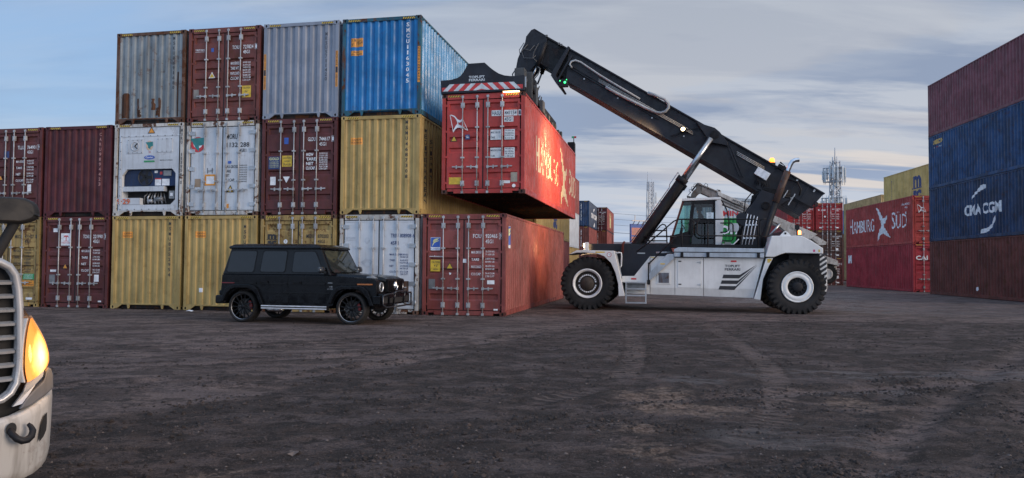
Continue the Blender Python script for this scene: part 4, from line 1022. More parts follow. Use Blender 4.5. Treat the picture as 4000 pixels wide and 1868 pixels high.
def ground_h(x, y):
    p = Vector((x, y, 0)); near = 1 - smooth(26, 45, y)
    z = ground_base(x, y)
    amp = .25 + .75 * smooth(20, 10, y) if y > 10 else 1.0
    amp = (1 - smooth(9, 21, y)) * .8 + .2
    z += .030 * amp * noise.noise(p * .33) + .016 * amp * noise.noise(p * 1.15)
    att = [0, 0, 0, 0, 0]     # compact, sand, wet, tread, s
    dA, sA = poly_dist(x, y, TRK_A); dB, sB = poly_dist(x, y, TRK_B); dE, _ = poly_dist(x, y, EDGE)
    wob = .25 * noise.noise(p * .8)
    comp = smooth(-.1, .5, dE + wob) if y < 20 else 1
    for P in RUTS:
        d, s = poly_dist(x, y, P); d += .12 * noise.noise(p * 1.7)
        k = math.exp(-(d / .16) ** 2); z -= .016 * k; z += .014 * math.exp(-((abs(d) - .30) / .12) ** 2)
        comp = max(comp * (1 - .7 * math.exp(-((abs(d) - .30) / .14) ** 2)), k)
    cl = noise.noise(p * 5.5); cl2 = noise.noise(p * 13 + Vector((9, 2, 4)))
    rough = 1 - comp * .75
    z += near * rough * (.026 * max(0, cl) + .018 * max(0, cl2)) + near * .005 * cl2
    z += near * .034 * rough * abs(noise.noise(Vector((x * .9 + y * .5, y * 2.4 - x * .8, 3))))
    tr = 0; ts = 0
    for d, s in ((dA, sA), (dB, sB)):
        w = .17 + .04 * noise.noise(p * 2); k = smooth(w + .06, w - .06, abs(d)) * smooth(-.35, .15, noise.noise(p * .7) + .15)
        if k > tr: tr = k; ts = s
        z -= .006 * k
    if tr > 0: comp = max(comp, tr * .55)
    sd = 0
    for (a, b, rx, ry) in SAND:
        q = ((x - a) / rx) ** 2 + ((y - b) / ry) ** 2
        if q < 4: sd = max(sd, smooth(1.25, .5, q + .9 * noise.noise(p * 3.1) + .5 * noise.noise(p * 9)))
    wt = 0
    for (a, b, rx, ry) in WET:
        q = ((x - a) / rx) ** 2 + ((y - b) / ry) ** 2
        if q < 4: wt = max(wt, smooth(1.3, .3, q + .6 * noise.noise(p * (.5 if rx > 2 else 1.6)) + .6 * noise.noise(Vector((x * .5, y * 1.6, 1)))))
    return z, (comp, sd, wt, tr, ts)
def build_ground():
    GX = axis(-900, 900, .085, -8.6, 13.5, 1.13)
    GY = []; y = 3.2
    while y < 46: GY.append(y); y += max(.035, .0125 * y)
    s = .6
    while GY[-1] < 1500: s *= 1.2; GY.append(GY[-1] + s)
    s = .1
    while GY[0] > -60: s *= 1.3; GY.insert(0, GY[0] - s)
    nx, ny = len(GX), len(GY); V = []; A = []
    for y in GY:
        for x in GX:
            if y > 60 or abs(x) > 40 or y < 0: V.append((x, y, ground_base(x, y))); A.append((.6, 0, .0, 0, 0))
            else:
                z, a = ground_h(x, y); V.append((x, y, z)); A.append(a)
    F = []
    for j in range(ny - 1):
        for i in range(nx - 1): F.append((j * nx + i, j * nx + i + 1, (j + 1) * nx + i + 1, (j + 1) * nx + i))
    me = bpy.data.meshes.new('ground'); me.from_pydata(V, [], F)
    for k, nm in enumerate(('compact', 'sand', 'wet', 'tread', 'along')):
        at = me.attributes.new(nm, 'FLOAT', 'POINT'); at.data.foreach_set('value', [a[k] for a in A])
    me.polygons.foreach_set('use_smooth', [True] * len(F)); me.update()
    # material
    m, nt, b = _nt('yard_dirt'); L = nt.links
    geo = nt.nodes.new('ShaderNodeNewGeometry'); pos = geo.outputs['Position']
    def at(nm):
        n = nt.nodes.new('ShaderNodeAttribute'); n.attribute_name = nm; return n.outputs['Fac']
    def mp(sc, rot=0):
        n = nt.nodes.new('ShaderNodeMapping'); n.inputs['Scale'].default_value = sc; n.inputs['Rotation'].default_value = (0, 0, rot); L.new(pos, n.inputs[0]); return n.outputs[0]
    nA = noise_n(nt, mp((1, 1, 1)), .45, 6, .62); nB = noise_n(nt, mp((1, 1, 1)), 3.2, 7, .7); nC = noise_n(nt, mp((1, 1, 1)), 19, 6, .75); nD = noise_n(nt, mp((1, 1, 1)), 75, 3, .7)
    nS = noise_n(nt, mp((.55, 2.2, 1), -.35), 1.3, 6, .68)
    nE = noise_n(nt, mp((1, 1.3, 1), -.3), 3.4, 9, .78); nG = noise_n(nt, mp((.8, 1.5, 1), -.45), 1.15, 8, .70); nF = noise_n(nt, mp((1, 1, 1)), 34, 5, .8)
    cm = at('compact')
    rgh = mixc(nt, ramp(nt, nA, .43, .57), (.053, .036, .029), (.112, .077, .064))
    rgh = mixc(nt, ramp(nt, nB, .48, .55, 0, .6), rgh, (.135, .100, .090))
    rgh = mixc(nt, ramp(nt, nE, .497, .525, 0, .85), rgh, (.016, .0115, .010))
    cpt = mixc(nt, ramp(nt, nA, .43, .57), (.158, .110, .095), (.240, .173, .150))
    cpt = mixc(nt, ramp(nt, nS, .47, .56, 0, .55), cpt, (.080, .058, .053))
    cpt = mixc(nt, ramp(nt, nE, .535, .56, 0, .8), cpt, (.022, .016, .014))
    cf = nt.nodes.new('ShaderNodeMath'); cf.operation = 'MULTIPLY_ADD'; L.new(nB, cf.inputs[0]); cf.inputs[1].default_value = 1.8
    ca = nt.nodes.new('ShaderNodeMath'); ca.operation = 'ADD'; ca.inputs[1].default_value = -.95; L.new(cm, ca.inputs[0]); L.new(ca.outputs[0], cf.inputs[2])
    c = mixc(nt, ramp(nt, cf.outputs[0], .25, .65), rgh, cpt)
    c = mixc(nt, ramp(nt, nG, .505, .535, 0, .55), c, (.030, .022, .019))
    c = mixc(nt, ramp(nt, nG, .475, .44, 0, .40), c, (.175, .135, .130))
    c = mixc(nt, ramp(nt, nF, .515, .54, 0, .6), c, (.022, .016, .014))
    c = mixc(nt, ramp(nt, nD, .595, .64, 0, .8), c, (.20, .155, .135))
    sm_ = nt.nodes.new('ShaderNodeMath'); sm_.operation = 'MULTIPLY'; L.new(at('sand'), sm_.inputs[0]); L.new(ramp(nt, nE, .55, .48, .1, .9), sm_.inputs[1])
    c = mixc(nt, sm_.outputs[0], c, mixc(nt, ramp(nt, nC, .45, .55), (.12, .080, .060), (.28, .20, .155)))
    wet = at('wet'); wm = nt.nodes.new('ShaderNodeMath'); wm.operation = 'MULTIPLY'; L.new(wet, wm.inputs[0]); L.new(ramp(nt, nS, .46, .55), wm.inputs[1])
    c = mixc(nt, ramp(nt, wm.outputs[0], 0, 1, 0, .45), c, (.10, .085, .085))
    # tread bars across the tyre tracks
    al = at('along'); sn = nt.nodes.new('ShaderNodeMath'); sn.operation = 'MULTIPLY'; sn.inputs[1].default_value = 2 * PI / .17; L.new(al, sn.inputs[0])
    s2 = nt.nodes.new('ShaderNodeMath'); s2.operation = 'SINE'; L.new(sn.outputs[0], s2.inputs[0])
    s3 = nt.nodes.new('ShaderNodeMath'); s3.operation = 'MULTIPLY'; L.new(s2.outputs[0], s3.inputs[0]); L.new(at('tread'), s3.inputs[1])
    c = mixc(nt, ramp(nt, s3.outputs[0], .0, .9, 0, .6), c, (.20, .150, .130))
    L.new(c, b.inputs['Base Color'])
    rg = nt.nodes.new('ShaderNodeMapRange'); L.new(wm.outputs[0], rg.inputs[0]); rg.inputs[3].default_value = .9; rg.inputs[4].default_value = .34; L.new(rg.outputs[0], b.inputs['Roughness'])
    b.inputs['Specular IOR Level'].default_value = .3
    hs = nt.nodes.new('ShaderNodeMath'); hs.operation = 'MULTIPLY_ADD'; L.new(nE, hs.inputs[0]); hs.inputs[1].default_value = 1.0; L.new(nB, hs.inputs[2])
    h2 = nt.nodes.new('ShaderNodeMath'); h2.operation = 'MULTIPLY_ADD'; L.new(nF, h2.inputs[0]); h2.inputs[1].default_value = .45; L.new(hs.outputs[0], h2.inputs[2])
    h3 = nt.nodes.new('ShaderNodeMath'); h3.operation = 'MULTIPLY_ADD'; L.new(s3.outputs[0], h3.inputs[0]); h3.inputs[1].default_value = .35; L.new(h2.outputs[0], h3.inputs[2])
    bp = nt.nodes.new('ShaderNodeBump'); bp.inputs['Distance'].default_value = .09; bp.inputs['Strength'].default_value = 1.0; L.new(h3.outputs[0], bp.inputs['Height']); L.new(bp.outputs[0], b.inputs['Normal'])
    o = link('ground', me, m); tag(o, kind='structure')
    return o
build_ground()
def scatter(name, n, seed, smin, smax, mats, label, weight):
    rnd = random.Random(seed); b = MB()
    k = 0; tries = 0
    while k < n and tries < n * 14:
        tries += 1
        y = 3.4 * (9.0 ** rnd.random()); x = (rnd.random() * 1.5 - .74) * y
        if x < -8.5 and y > 24: continue
        w = weight(x, y, rnd)
        if rnd.random() > w: continue
        s = smin + (smax - smin) * rnd.random() ** 3
        z = ground_h(x, y)[0] if y < 28 else 0
        a = rnd.random() * 6.28; V = []
        for q in range(6):
            t = a + q * PI / 3; r = s * (.7 + .5 * rnd.random()); V.append((x + r * math.cos(t), y + r * math.sin(t), z - s * .1 + s * .2 * rnd.random()))
        for q in range(3):
            t = a + .5 + q * 2 * PI / 3; r = s * (.3 + .35 * rnd.random()); V.append((x + r * math.cos(t), y + r * math.sin(t), z + s * (.35 + .45 * rnd.random())))
        F = [(6, 7, 8), (0, 1, 6), (1, 2, 6), (2, 7, 6), (2, 3, 7), (3, 4, 7), (4, 8, 7), (4, 5, 8), (5, 0, 8), (0, 6, 8)]
        b.raw(V, F, 0 if rnd.random() < .8 else 1); k += 1
    o = b.build(name, mats, fix=False); tag(o, label, 'gravel', kind='stuff')
def wclod(x, y, rnd):
    d, _ = poly_dist(x, y, EDGE) if y < 21 else (1, 0)
    n = noise.noise(Vector((x * .7 + 3, y * 1.1, 9))) + .5 * noise.noise(Vector((x * 2.3, y * 3.1, 2)))
    w = (.40 if d < .15 else .05) + .9 * math.exp(-((d - .05) / .35) ** 2)
    q = Vector((x, y, 0)) - RO; a_, b_ = q.dot(RE), q.dot(RN)
    if -.45 < b_ < .02 and a_ < .2: return .9
    if -.02 < a_ < .35 and b_ > 0: return .6
    for P in RUTS: w += .8 * math.exp(-((abs(poly_dist(x, y, P)[0]) - .3) / .16) ** 2)
    return min(1, w) * max(0, min(1, .25 + 1.6 * n))
scatter('soil_clods', 11000, 21, .007, .030, [plain('clod_dark', (.022, .016, .014), .95), plain('clod_brown', (.052, .038, .033), .95)], 'dark lumps of churned soil thrown up along the wheel ruts', wclod)
def wgt(x, y, rnd):
    d, _ = poly_dist(x, y, EDGE) if y < 21 else (1, 0)
    n = noise.noise(Vector((x * .9, y * .9, 5)))
    return min(1, (.75 if d < .1 else .16) * (.5 + .9 * max(0, n + .25)))
scatter('gravel', 11000, 5, .005, .019, [plain('pebble_dark', (.045, .036, .035), .9), plain('pebble_grey', (.105, .085, .076), .9)], 'loose dark gravel and clods scattered over the dirt yard', wgt)
# bits of litter
for k, (x, y, s, lab) in enumerate(((-9.5, 22.3, .11, 'scrap of white paper litter at the foot of the khaki end wall'), (-1.62, 5.7, .06, 'small flat tan stone lying on the dark gravel near the camera'))):
    rnd = random.Random(k); b = MB(); V = [(x, y, .07 - .035 * k)]
    for q in range(8): t = q * PI / 4; r = s * (.6 + .6 * rnd.random()); V.append((x + r * math.cos(t), y + .7 * r * math.sin(t), .012 + .035 * rnd.random()))
    b.raw(V, [(0, 1 + q, 1 + (q + 1) % 8) for q in range(8)]); tag(b.build('litter_scrap' if k == 0 else 'flat_stone', M_WHITE if k == 0 else plain('tan_stone', (.13, .10, .085), .9), fix=False), lab, 'litter' if k == 0 else 'stone')

# ------------------------------------------------------------------ sky and light
W = bpy.data.worlds.new('World'); SC.world = W; W.use_nodes = True
nt = W.node_tree; L = nt.links; bg = nt.nodes['Background']
SUN_EL, SUN_AZ = 5.0, 117.0          # degrees; low, to the right and behind the camera
sky = nt.nodes.new('ShaderNodeTexSky'); sky.sky_type = 'NISHITA'; sky.sun_disc = False
sky.sun_elevation = R(SUN_EL); sky.sun_rotation = R(SUN_AZ); sky.air_density = 1.0; sky.dust_density = 1.2; sky.ozone_density = 2.2
tc = nt.nodes.new('ShaderNodeTexCoord'); sp = nt.nodes.new('ShaderNodeSeparateXYZ'); L.new(tc.outputs['Generated'], sp.inputs[0])
def mth(op, a, b=None, c=None):
    n = nt.nodes.new('ShaderNodeMath'); n.operation = op
    for i, v in enumerate((a, b, c)):
        if v is None: continue
        if isinstance(v, bpy.types.NodeSocket): L.new(v, n.inputs[i])
        else: n.inputs[i].default_value = v
    return n.outputs[0]
zc = mth('MAXIMUM', sp.outputs[2], 0.0); den = mth('ADD', zc, .16)
px = mth('DIVIDE', sp.outputs[0], den); py = mth('DIVIDE', sp.outputs[1], den)
cb = nt.nodes.new('ShaderNodeCombineXYZ'); L.new(px, cb.inputs[0]); L.new(py, cb.inputs[1])
def cn(scale, rot, sc, det, loc=(0, 0, 0), rough=.55, dist=0):
    mp = nt.nodes.new('ShaderNodeMapping'); mp.inputs['Scale'].default_value = sc; mp.inputs['Rotation'].default_value = (0, 0, rot); mp.inputs['Location'].default_value = loc; L.new(cb.outputs[0], mp.inputs[0])
    n = noise_n(nt, mp.outputs[0], scale, det, rough); n.node.inputs['Distortion'].default_value = dist
    return n
c1 = cn(.75, R(24), (.55, 1.5, 1), 6, (3.1, 1.2, 0), .52, .5)
c2 = cn(1.35, R(24), (.45, 1.7, 1), 8, (7.7, 4.4, 2), .55, .4)
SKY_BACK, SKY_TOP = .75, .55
c5 = cn(3.6, R(27), (.42, 1.6, 1), 8, (4.4, 2.2, 1), .6, .6)
c4 = cn(2.1, R(12), (.30, 2.2, 1), 5, (2.2, 6.1, 7), .5, .3)
c3 = cn(.38, R(10), (1, 1, 1), 3, (1.5, 9.0, 4))
# overcast thickens towards the right (+X), opens to blue on the left
side = ramp(nt, sp.outputs[0], -.55, .12)
cov = mth('MULTIPLY', ramp(nt, c1, .36, .60), mth('MULTIPLY_ADD', side, .42, .56))
cov = mth('MAXIMUM', cov, mth('MULTIPLY', side, .86))
BLUE = mixc(nt, .82, sky.outputs[0], mixc(nt, ramp(nt, zc, .05, .38), (2.5, 3.6, 5.1), (1.75, 2.95, 5.0)))
lit = mixc(nt, ramp(nt, zc, .03, .32), (3.75, 3.7, 3.85), (2.85, 3.08, 3.5))
drk = mixc(nt, ramp(nt, zc, .03, .32), (1.8, 2.12, 2.95), (1.62, 1.9, 2.5))
cloud = mixc(nt, ramp(nt, mth('MULTIPLY_ADD', c5, .34, mth('MULTIPLY', c2, .66)), .452, .552), drk, lit)
cloud = mixc(nt, ramp(nt, c1, .52, .62, 0, .7), cloud, lit)
full = mixc(nt, cov, BLUE, cloud)
hz = ramp(nt, zc, .0, .13, .8, 0)
full = mixc(nt, hz, full, (2.75, 3.45, 4.6))
warm = mth('MULTIPLY', ramp(nt, c4, .52, .60), mth('MULTIPLY', ramp(nt, zc, .04, .08), ramp(nt, zc, .20, .12)))
full = mixc(nt, mth('MULTIPLY', warm, mth('MULTIPLY', ramp(nt, sp.outputs[0], .1, .35), .8)), full, (4.6, 4.15, 3.8))
# unseen sky overhead and behind the camera brightened to light the scene
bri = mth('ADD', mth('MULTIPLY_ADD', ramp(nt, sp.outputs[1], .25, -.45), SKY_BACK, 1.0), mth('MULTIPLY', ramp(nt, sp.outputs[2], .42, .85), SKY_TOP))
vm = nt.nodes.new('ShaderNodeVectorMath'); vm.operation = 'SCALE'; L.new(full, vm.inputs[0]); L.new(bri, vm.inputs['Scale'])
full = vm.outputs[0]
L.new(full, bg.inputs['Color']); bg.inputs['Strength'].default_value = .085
sun = bpy.data.lights.new('sun', 'SUN'); sun.energy = 1.25; sun.angle = R(30); sun.color = (1, .78, .60)
so = bpy.data.objects.new('sun', sun); COL.objects.link(so)
az = R(SUN_AZ); el = R(max(SUN_EL, 12))
so.rotation_euler = Vector((-math.sin(az) * math.cos(el), -math.cos(az) * math.cos(el), -math.sin(el))).to_track_quat('-Z', 'Y').to_euler()
so.location = (60, 40, 60)

# ------------------------------------------------------------------ camera
cam = bpy.data.cameras.new('camera'); co = bpy.data.objects.new('camera', cam); COL.objects.link(co)
cam.lens = 36 * 2944.35 / 4000; cam.sensor_width = 36; cam.clip_end = 5000; cam.clip_start = .05
co.matrix_world = Matrix.Translation((0, 0, 1.442)) @ Matrix.Rotation(PI / 2 + .0348, 4, 'X') @ Matrix.Rotation(.0068, 4, 'Z')
SC.camera = co
SC.view_settings.view_transform = 'Standard'; SC.view_settings.look = 'None'; SC.view_settings.gamma = 1; SC.view_settings.exposure = 1.0
# ------------------------------------------------------------------ reach stacker
C_STW = paint('machine_white', (.66, .665, .655), .4, .07, .01, .10, 0, .003, coat=.15)
C_STD = paint('machine_dark', (.013, .0155, .023), .5, .25, .02, .22, 0, .004, spec=.3)
C_STD2 = paint('machine_black', (.009, .010, .013), .6, .3, .03, .25, 0, .004, spec=.25)
C_GALV2 = paint('deck_galvanised', (.40, .45, .50), .42, .14, .02, .25, .35, .003)
C_HUB = paint('hub_brown', (.055, .045, .038), .7, .3, .1, .4)
C_ROD = plain('cylinder_rod', (.40, .42, .44), .30, .9)
C_EXH = paint('exhaust_rust', (.085, .060, .052), .6, .3, .35, .3, .3)
C_CABGL = None
def glass_tint(name, col, rough=.03, tr=.9):
    if name in MATS: return MATS[name]
    m, nt, b = _nt(name)
    b.inputs['Base Color'].default_value = (*col, 1); b.inputs['Roughness'].default_value = rough
    out = nt.nodes['Material Output']; tb = nt.nodes.new('ShaderNodeBsdfTransparent'); tb.inputs[0].default_value = (*col, 1)
    gl = nt.nodes.new('ShaderNodeBsdfGlossy'); gl.inputs['Roughness'].default_value = rough; gl.inputs['Color'].default_value = (.9, .95, 1, 1)
    fr = nt.nodes.new('ShaderNodeFresnel'); fr.inputs[0].default_value = 1.5
    mx = nt.nodes.new('ShaderNodeMixShader'); nt.links.new(fr.outputs[0], mx.inputs[0]); nt.links.new(tb.outputs[0], mx.inputs[1]); nt.links.new(gl.outputs[0], mx.inputs[2])
    nt.links.new(mx.outputs[0], out.inputs['Surface'])
    MATS[name] = m; return m
G_CAB = glass_tint('cab_glass_teal', (.42, .66, .64)); G_WIND = glass_tint('cab_glass_clear', (.72, .74, .70)); G_DOORG = glass_tint('cab_glass_smoke', (.40, .48, .50))

STY = -12
ST_O = Vector((2.42, 24.2, 0))
S = thing('reach_stacker', 'white and black container reach stacker with raised boom, near the middle of the yard', 'reach stacker', tuple(ST_O), STY)
def sp(mb, name, mats, parent=None, **k): return mb.build(name, mats, parent or S, **k)

# wheels -----------------------------------------------------------------------
def wheel_meshes(Rw=.855, w=.50):
    b = MB(); h = w / 2; ri = .47
    b.lathe([(ri, -h * .80), (ri + .06, -h * .93), (ri + .16, -h * .99), (Rw - .15, -h * .98), (Rw - .06, -h * .90), (Rw - .035, -h * .75), (Rw - .035, h * .75), (Rw - .06, h * .90), (Rw - .15, h * .98), (ri + .16, h * .99), (ri + .06, h * .93), (ri, h * .80)], (0, 0, 0), 56)
    for k in range(30):
        a = 2 * PI * k / 30
        for sd in (-1, 1):
            aa = a + (PI / 30 if sd > 0 else 0); ca, sa = math.cos(aa), math.sin(aa); rot = Matrix.Rotation(-aa, 3, 'Y') @ Matrix.Rotation(sd * .28, 3, 'X')
            b.cbox(((Rw - .025) * ca, sd * h * .44, (Rw - .025) * sa), (.065, h * .88, .085), rot)
            b.cbox(((Rw - .085) * ca, sd * (h * .955), (Rw - .085) * sa), (.13, .035, .085), Matrix.Rotation(-aa, 3, 'Y'))
    return b.mesh('tyre', True)
ME_TYRE = wheel_meshes()
def tyre_wheel(x, y, z, kind, near=True, steer=0):
    """wheel parts; near: outer face towards -y"""
    w = bpy.data.objects.new('wheel', ME_TYRE); COL.objects.link(w); w.parent = S; w.location = (x, y, z); w.rotation_euler = (0, .3 * x, R(steer))
    while len(ME_TYRE.materials) < 1: ME_TYRE.materials.append(M_RUBBER)
    sg = -1 if near else 1
    return w, sg
def rim_front(w, sg):
    b = MB(); y0 = sg * .22
    b.lathe([(.475, 0), (.475, sg * .02), (.455, sg * .03), (.43, sg * .015), (.40, -sg * .02), (.385, -sg * .05)], (0, y0, 0), 48)
    b.build('rim', C_STW, w)
    b = MB(); b.lathe([(.387, -sg * .04), (.375, -sg * .10), (.34, -sg * .13), (.31, -sg * .10), (.22, -sg * .09), (.21, 0), (.19, sg * .03), (.0, sg * .035)], (0, y0, 0), 40)
    for k in range(26):
        a = 2 * PI * k / 26
        if k in (0, 13): continue
        b.cbox((.272 * math.cos(a), y0 - sg * .06, .272 * math.sin(a)), (.042, .06, .048), Matrix.Rotation(-a, 3, 'Y'), 1)
    b.build('hub', [C_HUB, M_WHITE], w)
def rim_rear(w, sg):
    b = MB(); y0 = sg * .22
    b.lathe([(.475, 0), (.475, sg * .02), (.455, sg * .035), (.44, sg * .02), (.42, sg * .01), (.40, sg * .025), (.30, sg * .028), (.285, sg * .01)], (0, y0, 0), 48)
    for a in (.7, 2.3, 3.9, 5.5): b.cbox((.43 * math.cos(a), y0 + sg * .025, .43 * math.sin(a)), (.02, .02, .12), Matrix.Rotation(-a, 3, 'Y'))
    b.build('rim', C_STW, w)
    b = MB(); b.lathe([(.288, sg * .0), (.28, -sg * .03), (.16, -sg * .03), (.15, sg * .04), (.12, sg * .055), (.0, sg * .055)], (0, y0, 0), 40)
    for k in range(12):
        a = 2 * PI * k / 12; b.cbox((.215 * math.cos(a), y0 - sg * .01, .215 * math.sin(a)), (.12, .05, .03), Matrix.Rotation(-a, 3, 'Y')); b.cbox((.25 * math.cos(a + .26), y0 - sg * .02, .25 * math.sin(a + .26)), (.035, .03, .035), Matrix.Rotation(-a, 3, 'Y'))
    b.build('hub', C_STD2, w)
for y, near in ((.25, True), (.80, False), (3.35, True), (3.90, False)):
    w, sg = tyre_wheel(0, y, .875, 'f', near)
    rim_front(w, sg)
for y, near in ((.40, True), (3.75, False)):
    w, sg = tyre_wheel(6.385, y, .838, 'r', near, 4)
    rim_rear(w, sg)
b = MB(); b.tube([(0, .5, .875), (0, 3.65, .875)], .28, 16); b.tube([(6.385, .6, .838), (6.385, 3.55, .838)], .16, 12); b.box(-.3, .35, 1.2, 2.95, .6, 1.2); sp(b, 'axle', C_STD2)

# chassis -------------------------------------------------------------------
b = MB()
b.prism([(.35, .62), (5.0, .56), (5.6, .8), (6.9, .95), (6.9, 1.85), (2.6, 1.9), (2.6, 2.17), (-.08, 2.19), (-.08, 1.95), (.55, 1.86), (.9, 1.6), (.9, .8)], 1.15, 3.0)
b.prism([(1.02, .62), (2.75, .6), (2.75, 1.7), (2.6, 2.15), (1.02, 2.15)], .85, 1.16)
sp(b, 'chassis', C_STD, bevel=.015)
b = MB()
for x, z in ((1.85, 2.03), (2.2, 2.03), (1.5, 2.03)): b.tube([(x, 1.13, z), (x, 1.16, z)], .02, 8)
b.box(1.55, 1.8, .83, .86, 1.845, 1.885); b.tube([(2.15, .82, 1.89), (2.7, .82, 1.89)], .028, 8)
sp(b, 'fitting', M_GALV)
b = MB(); b.box(1.12, 2.78, 1.02, 1.14, 2.16, 2.19); b.box(2.6, 5.35, .45, 1.3, 2.05, 2.14); sp(b, 'deck', C_STD2)

# white body -----------------------------------------------------------------
def panel(x0, x1, x1b=None, name='body_panel', x0b=None):
    b = MB(); x1b = x1 if x1b is None else x1b; x0b = x0 if x0b is None else x0b
    zb = lambda x: .565 - (x - 1.2) * .022
    sec = lambda x, xb: [(x, .30, 1.715), (x + (xb - x) * .8, .30, .76), (xb, .36, zb(xb)), (xb, .95, zb(xb)), (x, .95, 1.715)]
    b.loft([sec(x0, x0b), sec(x1, x1b)], sm=False); return sp(b, name, C_STW)
panel(1.985, 2.742); panel(2.758, 3.622); panel(3.638, 5.44, 5.13)
b = MB(); b.prism([(1.22, .565), (1.968, .55), (1.968, 1.755), (1.47, 1.12), (1.09, 1.115), (1.09, .93), (1.22, .9)], .31, .9); b.prism([(1.985, 1.72), (2.50, 1.72), (2.50, 1.76), (1.985, 1.76)], .31, .9); sp(b, 'body_panel', C_STW)
b = MB(); b.prism([(2.52, 1.835), (2.72, 1.835), (2.72, 1.69), (1.945, .955), (1.945, 1.21)], .20, .285); sp(b, 'stair_stringer', C_GALV2, bevel=.006)
b = MB()
for i in range(4): b.box(2.0 + i * .18, 2.22 + i * .18, .32, .92, 1.2 + i * .17, 1.22 + i * .17)
sp(b, 'stair_tread', M_GALV)
b = MB(); b.box(2.19, 2.62, .285, .305, .87, 1.30); sp(b, 'vent_frame', C_STW, bevel=.012)
b = MB(); b.box(2.245, 2.565, .278, .29, .915, 1.235)
for k in range(11): b.box(2.25, 2.56, .272, .28, .925 + k * .028, .935 + k * .028)
sp(b, 'vent_grille', paint('vent_mesh', (.16, .17, .20), .4, .4, .2, .4, .5))
b = MB(); b.box(2.835, 3.555, .288, .304, .77, 1.70); d_ = sp(b, 'service_door', C_STW, bevel=.006)
b = MB(); b.box(2.86, 2.95, .280, .290, 1.585, 1.62); b.box(2.86, 2.95, .280, .290, .86, .895); b.build('latch', M_DARK, d_)
b = MB()
for z in (1.57, .87): b.box(3.43, 3.55, .278, .290, z - .012, z + .012); b.box(3.51, 3.55, .276, .29, z - .035, z + .035)
b.build('hinge', M_GALV, d_)
b = MB()
for x in (1.23, 1.85): b.box(x - .02, x + .02, .05, .13, .26, .94)
for z in (.92, .72, .51, .28): b.box(1.21, 1.87, .04, .30, z - .022, z + .022)
for x in (1.23, 1.85): b.box(x - .02, x + .02, .10, .31, .88, .94)
sp(b, 'step_ladder', M_GALV)
b = MB(); b.box(1.26, 1.82, .27, .30, .73, .90); sp(b, 'step_recess', M_GREY)
b = MB(); b.prism([(2.72, 1.90), (5.44, 1.885), (5.44, 2.01), (2.86, 2.045), (2.72, 1.98)], .16, 1.3); sp(b, 'platform', C_GALV2, bevel=.01)
b = MB(); b.prism([(2.725, 1.745), (5.44, 1.725), (5.44, 1.865), (2.725, 1.88)], .18, .30); sp(b, 'platform_edge', C_GALV2, bevel=.01)
# fenders
FN = [(-.61, 1.80), (-.34, 1.945), (.855, 1.925), (1.03, 1.22), (1.19, .50), (1.17, .485), (1.0, .48), (.985, .87), (.90, 1.21), (.76, 1.53), (.54, 1.75), (.29, 1.84), (-.1, 1.865), (-.34, 1.86)]
for y0 in (.0, 3.05):
    b = MB(); b.prism(FN, y0, y0 + 1.09); f = sp(b, 'front_fender', C_STW, bevel=.012)
    if y0 == 0:
        b = MB(); b.prism([(-.63, 1.79), (-.36, 1.86), (-.1, 1.855), (-.2, 1.835)], .01, 1.08); b.build('mud_flap', C_STD2, f)
        d = Deco(); d.rect(.26, .56, 1.86, 1.90, 0); d.circ(.70, 1.80, .075, 1, 22); d.circ(.70, 1.80, .060, 2, 22); d.poly([(.65, 1.84), (.665, 1.855), (.75, 1.76), (.735, 1.745)], 1); d.rect(.685, .70, 1.81, 1.83, 3); d.rect(.715, .73, 1.79, 1.81, 3)
        d.put('sticker', lambda u, v, e: (u, -.001 - e, v), [M_YEL, M_RED, M_WHITE, M_BLACK], f)
for yl_ in (.45, 3.62):
    b = MB(); b.box(-.13, -.01, yl_ - .1, yl_ + .1, 1.99, 2.21); b.box(-.18, 0, yl_ - .12, yl_ + .12, 1.95, 1.99); sp(b, 'lamp_housing', C_STW, bevel=.015)
    b = MB(); b.lathe([(0, -.05), (.05, -.045), (.075, -.02), (.08, 0)], (-.13, yl_, 2.10), 14, 0, True, 0, 2 * PI, 'x'); sp(b, 'head_lamp', M_LIGHTW)
b = MB(); b.tube([(.86, .05, 1.83), (1.0, .05, 1.87), (1.08, .05, 1.86), (1.09, .05, 1.75), (1.08, .05, 1.45), (1.04, .05, 1.38)], .022, 8); sp(b, 'grab_rail', C_STW)
b = MB(); b.tube([(1.09, .5, 1.85), (1.10, .5, 2.15), (1.16, .5, 2.24)], .035, 8); sp(b, 'mirror_stub', paint('rust_red_part', (.10, .02, .015), .6))
# rear hood & legs
HD = [(5.47, 1.755), (5.66, 2.40), (6.5, 2.41), (6.79, 2.27), (7.15, 2.02), (7.15, 1.855), (6.07, 1.875), (5.95, 1.84), (5.85, 1.80), (5.72, 1.745)]
b = MB(); b.prism(HD, .16, 4.0); hd = sp(b, 'rear_hood', C_STW, bevel=.02)
b = MB(); b.prism([(5.93, 2.40), (6.06, 2.54), (6.11, 2.565), (6.17, 2.54), (6.30, 2.40)], .5, .56); b.tube([(6.11, .49, 2.49), (6.11, .57, 2.49)], .035, 10, 1); b.build('lifting_eye', [C_STW, M_DARK], hd)
b = MB(); b.prism([(5.51, 1.72), (5.71, 1.72), (5.56, 1.42), (5.41, 1.06), (5.33, .42), (5.14, .45)], .24, .9); sp(b, 'rear_fender', C_STW, bevel=.01)
d = Deco(); d.rect(5.54, 5.66, 1.63, 1.69, 0); d.rect(5.54, 5.62, 1.58, 1.62, 0); d.put('sticker', lambda u, v, e: (u, .235 - e, v), [M_YEL], S)
d = Deco(); d.rect(6.86, 6.92, 1.91, 1.98, 1); d.rect(7.01, 7.06, 1.91, 1.98, 0); d.put('sticker', lambda u, v, e: (u, .158 - e, v), [M_YEL, plain('sticker_pink', (.5, .08, .18), .5)], hd)
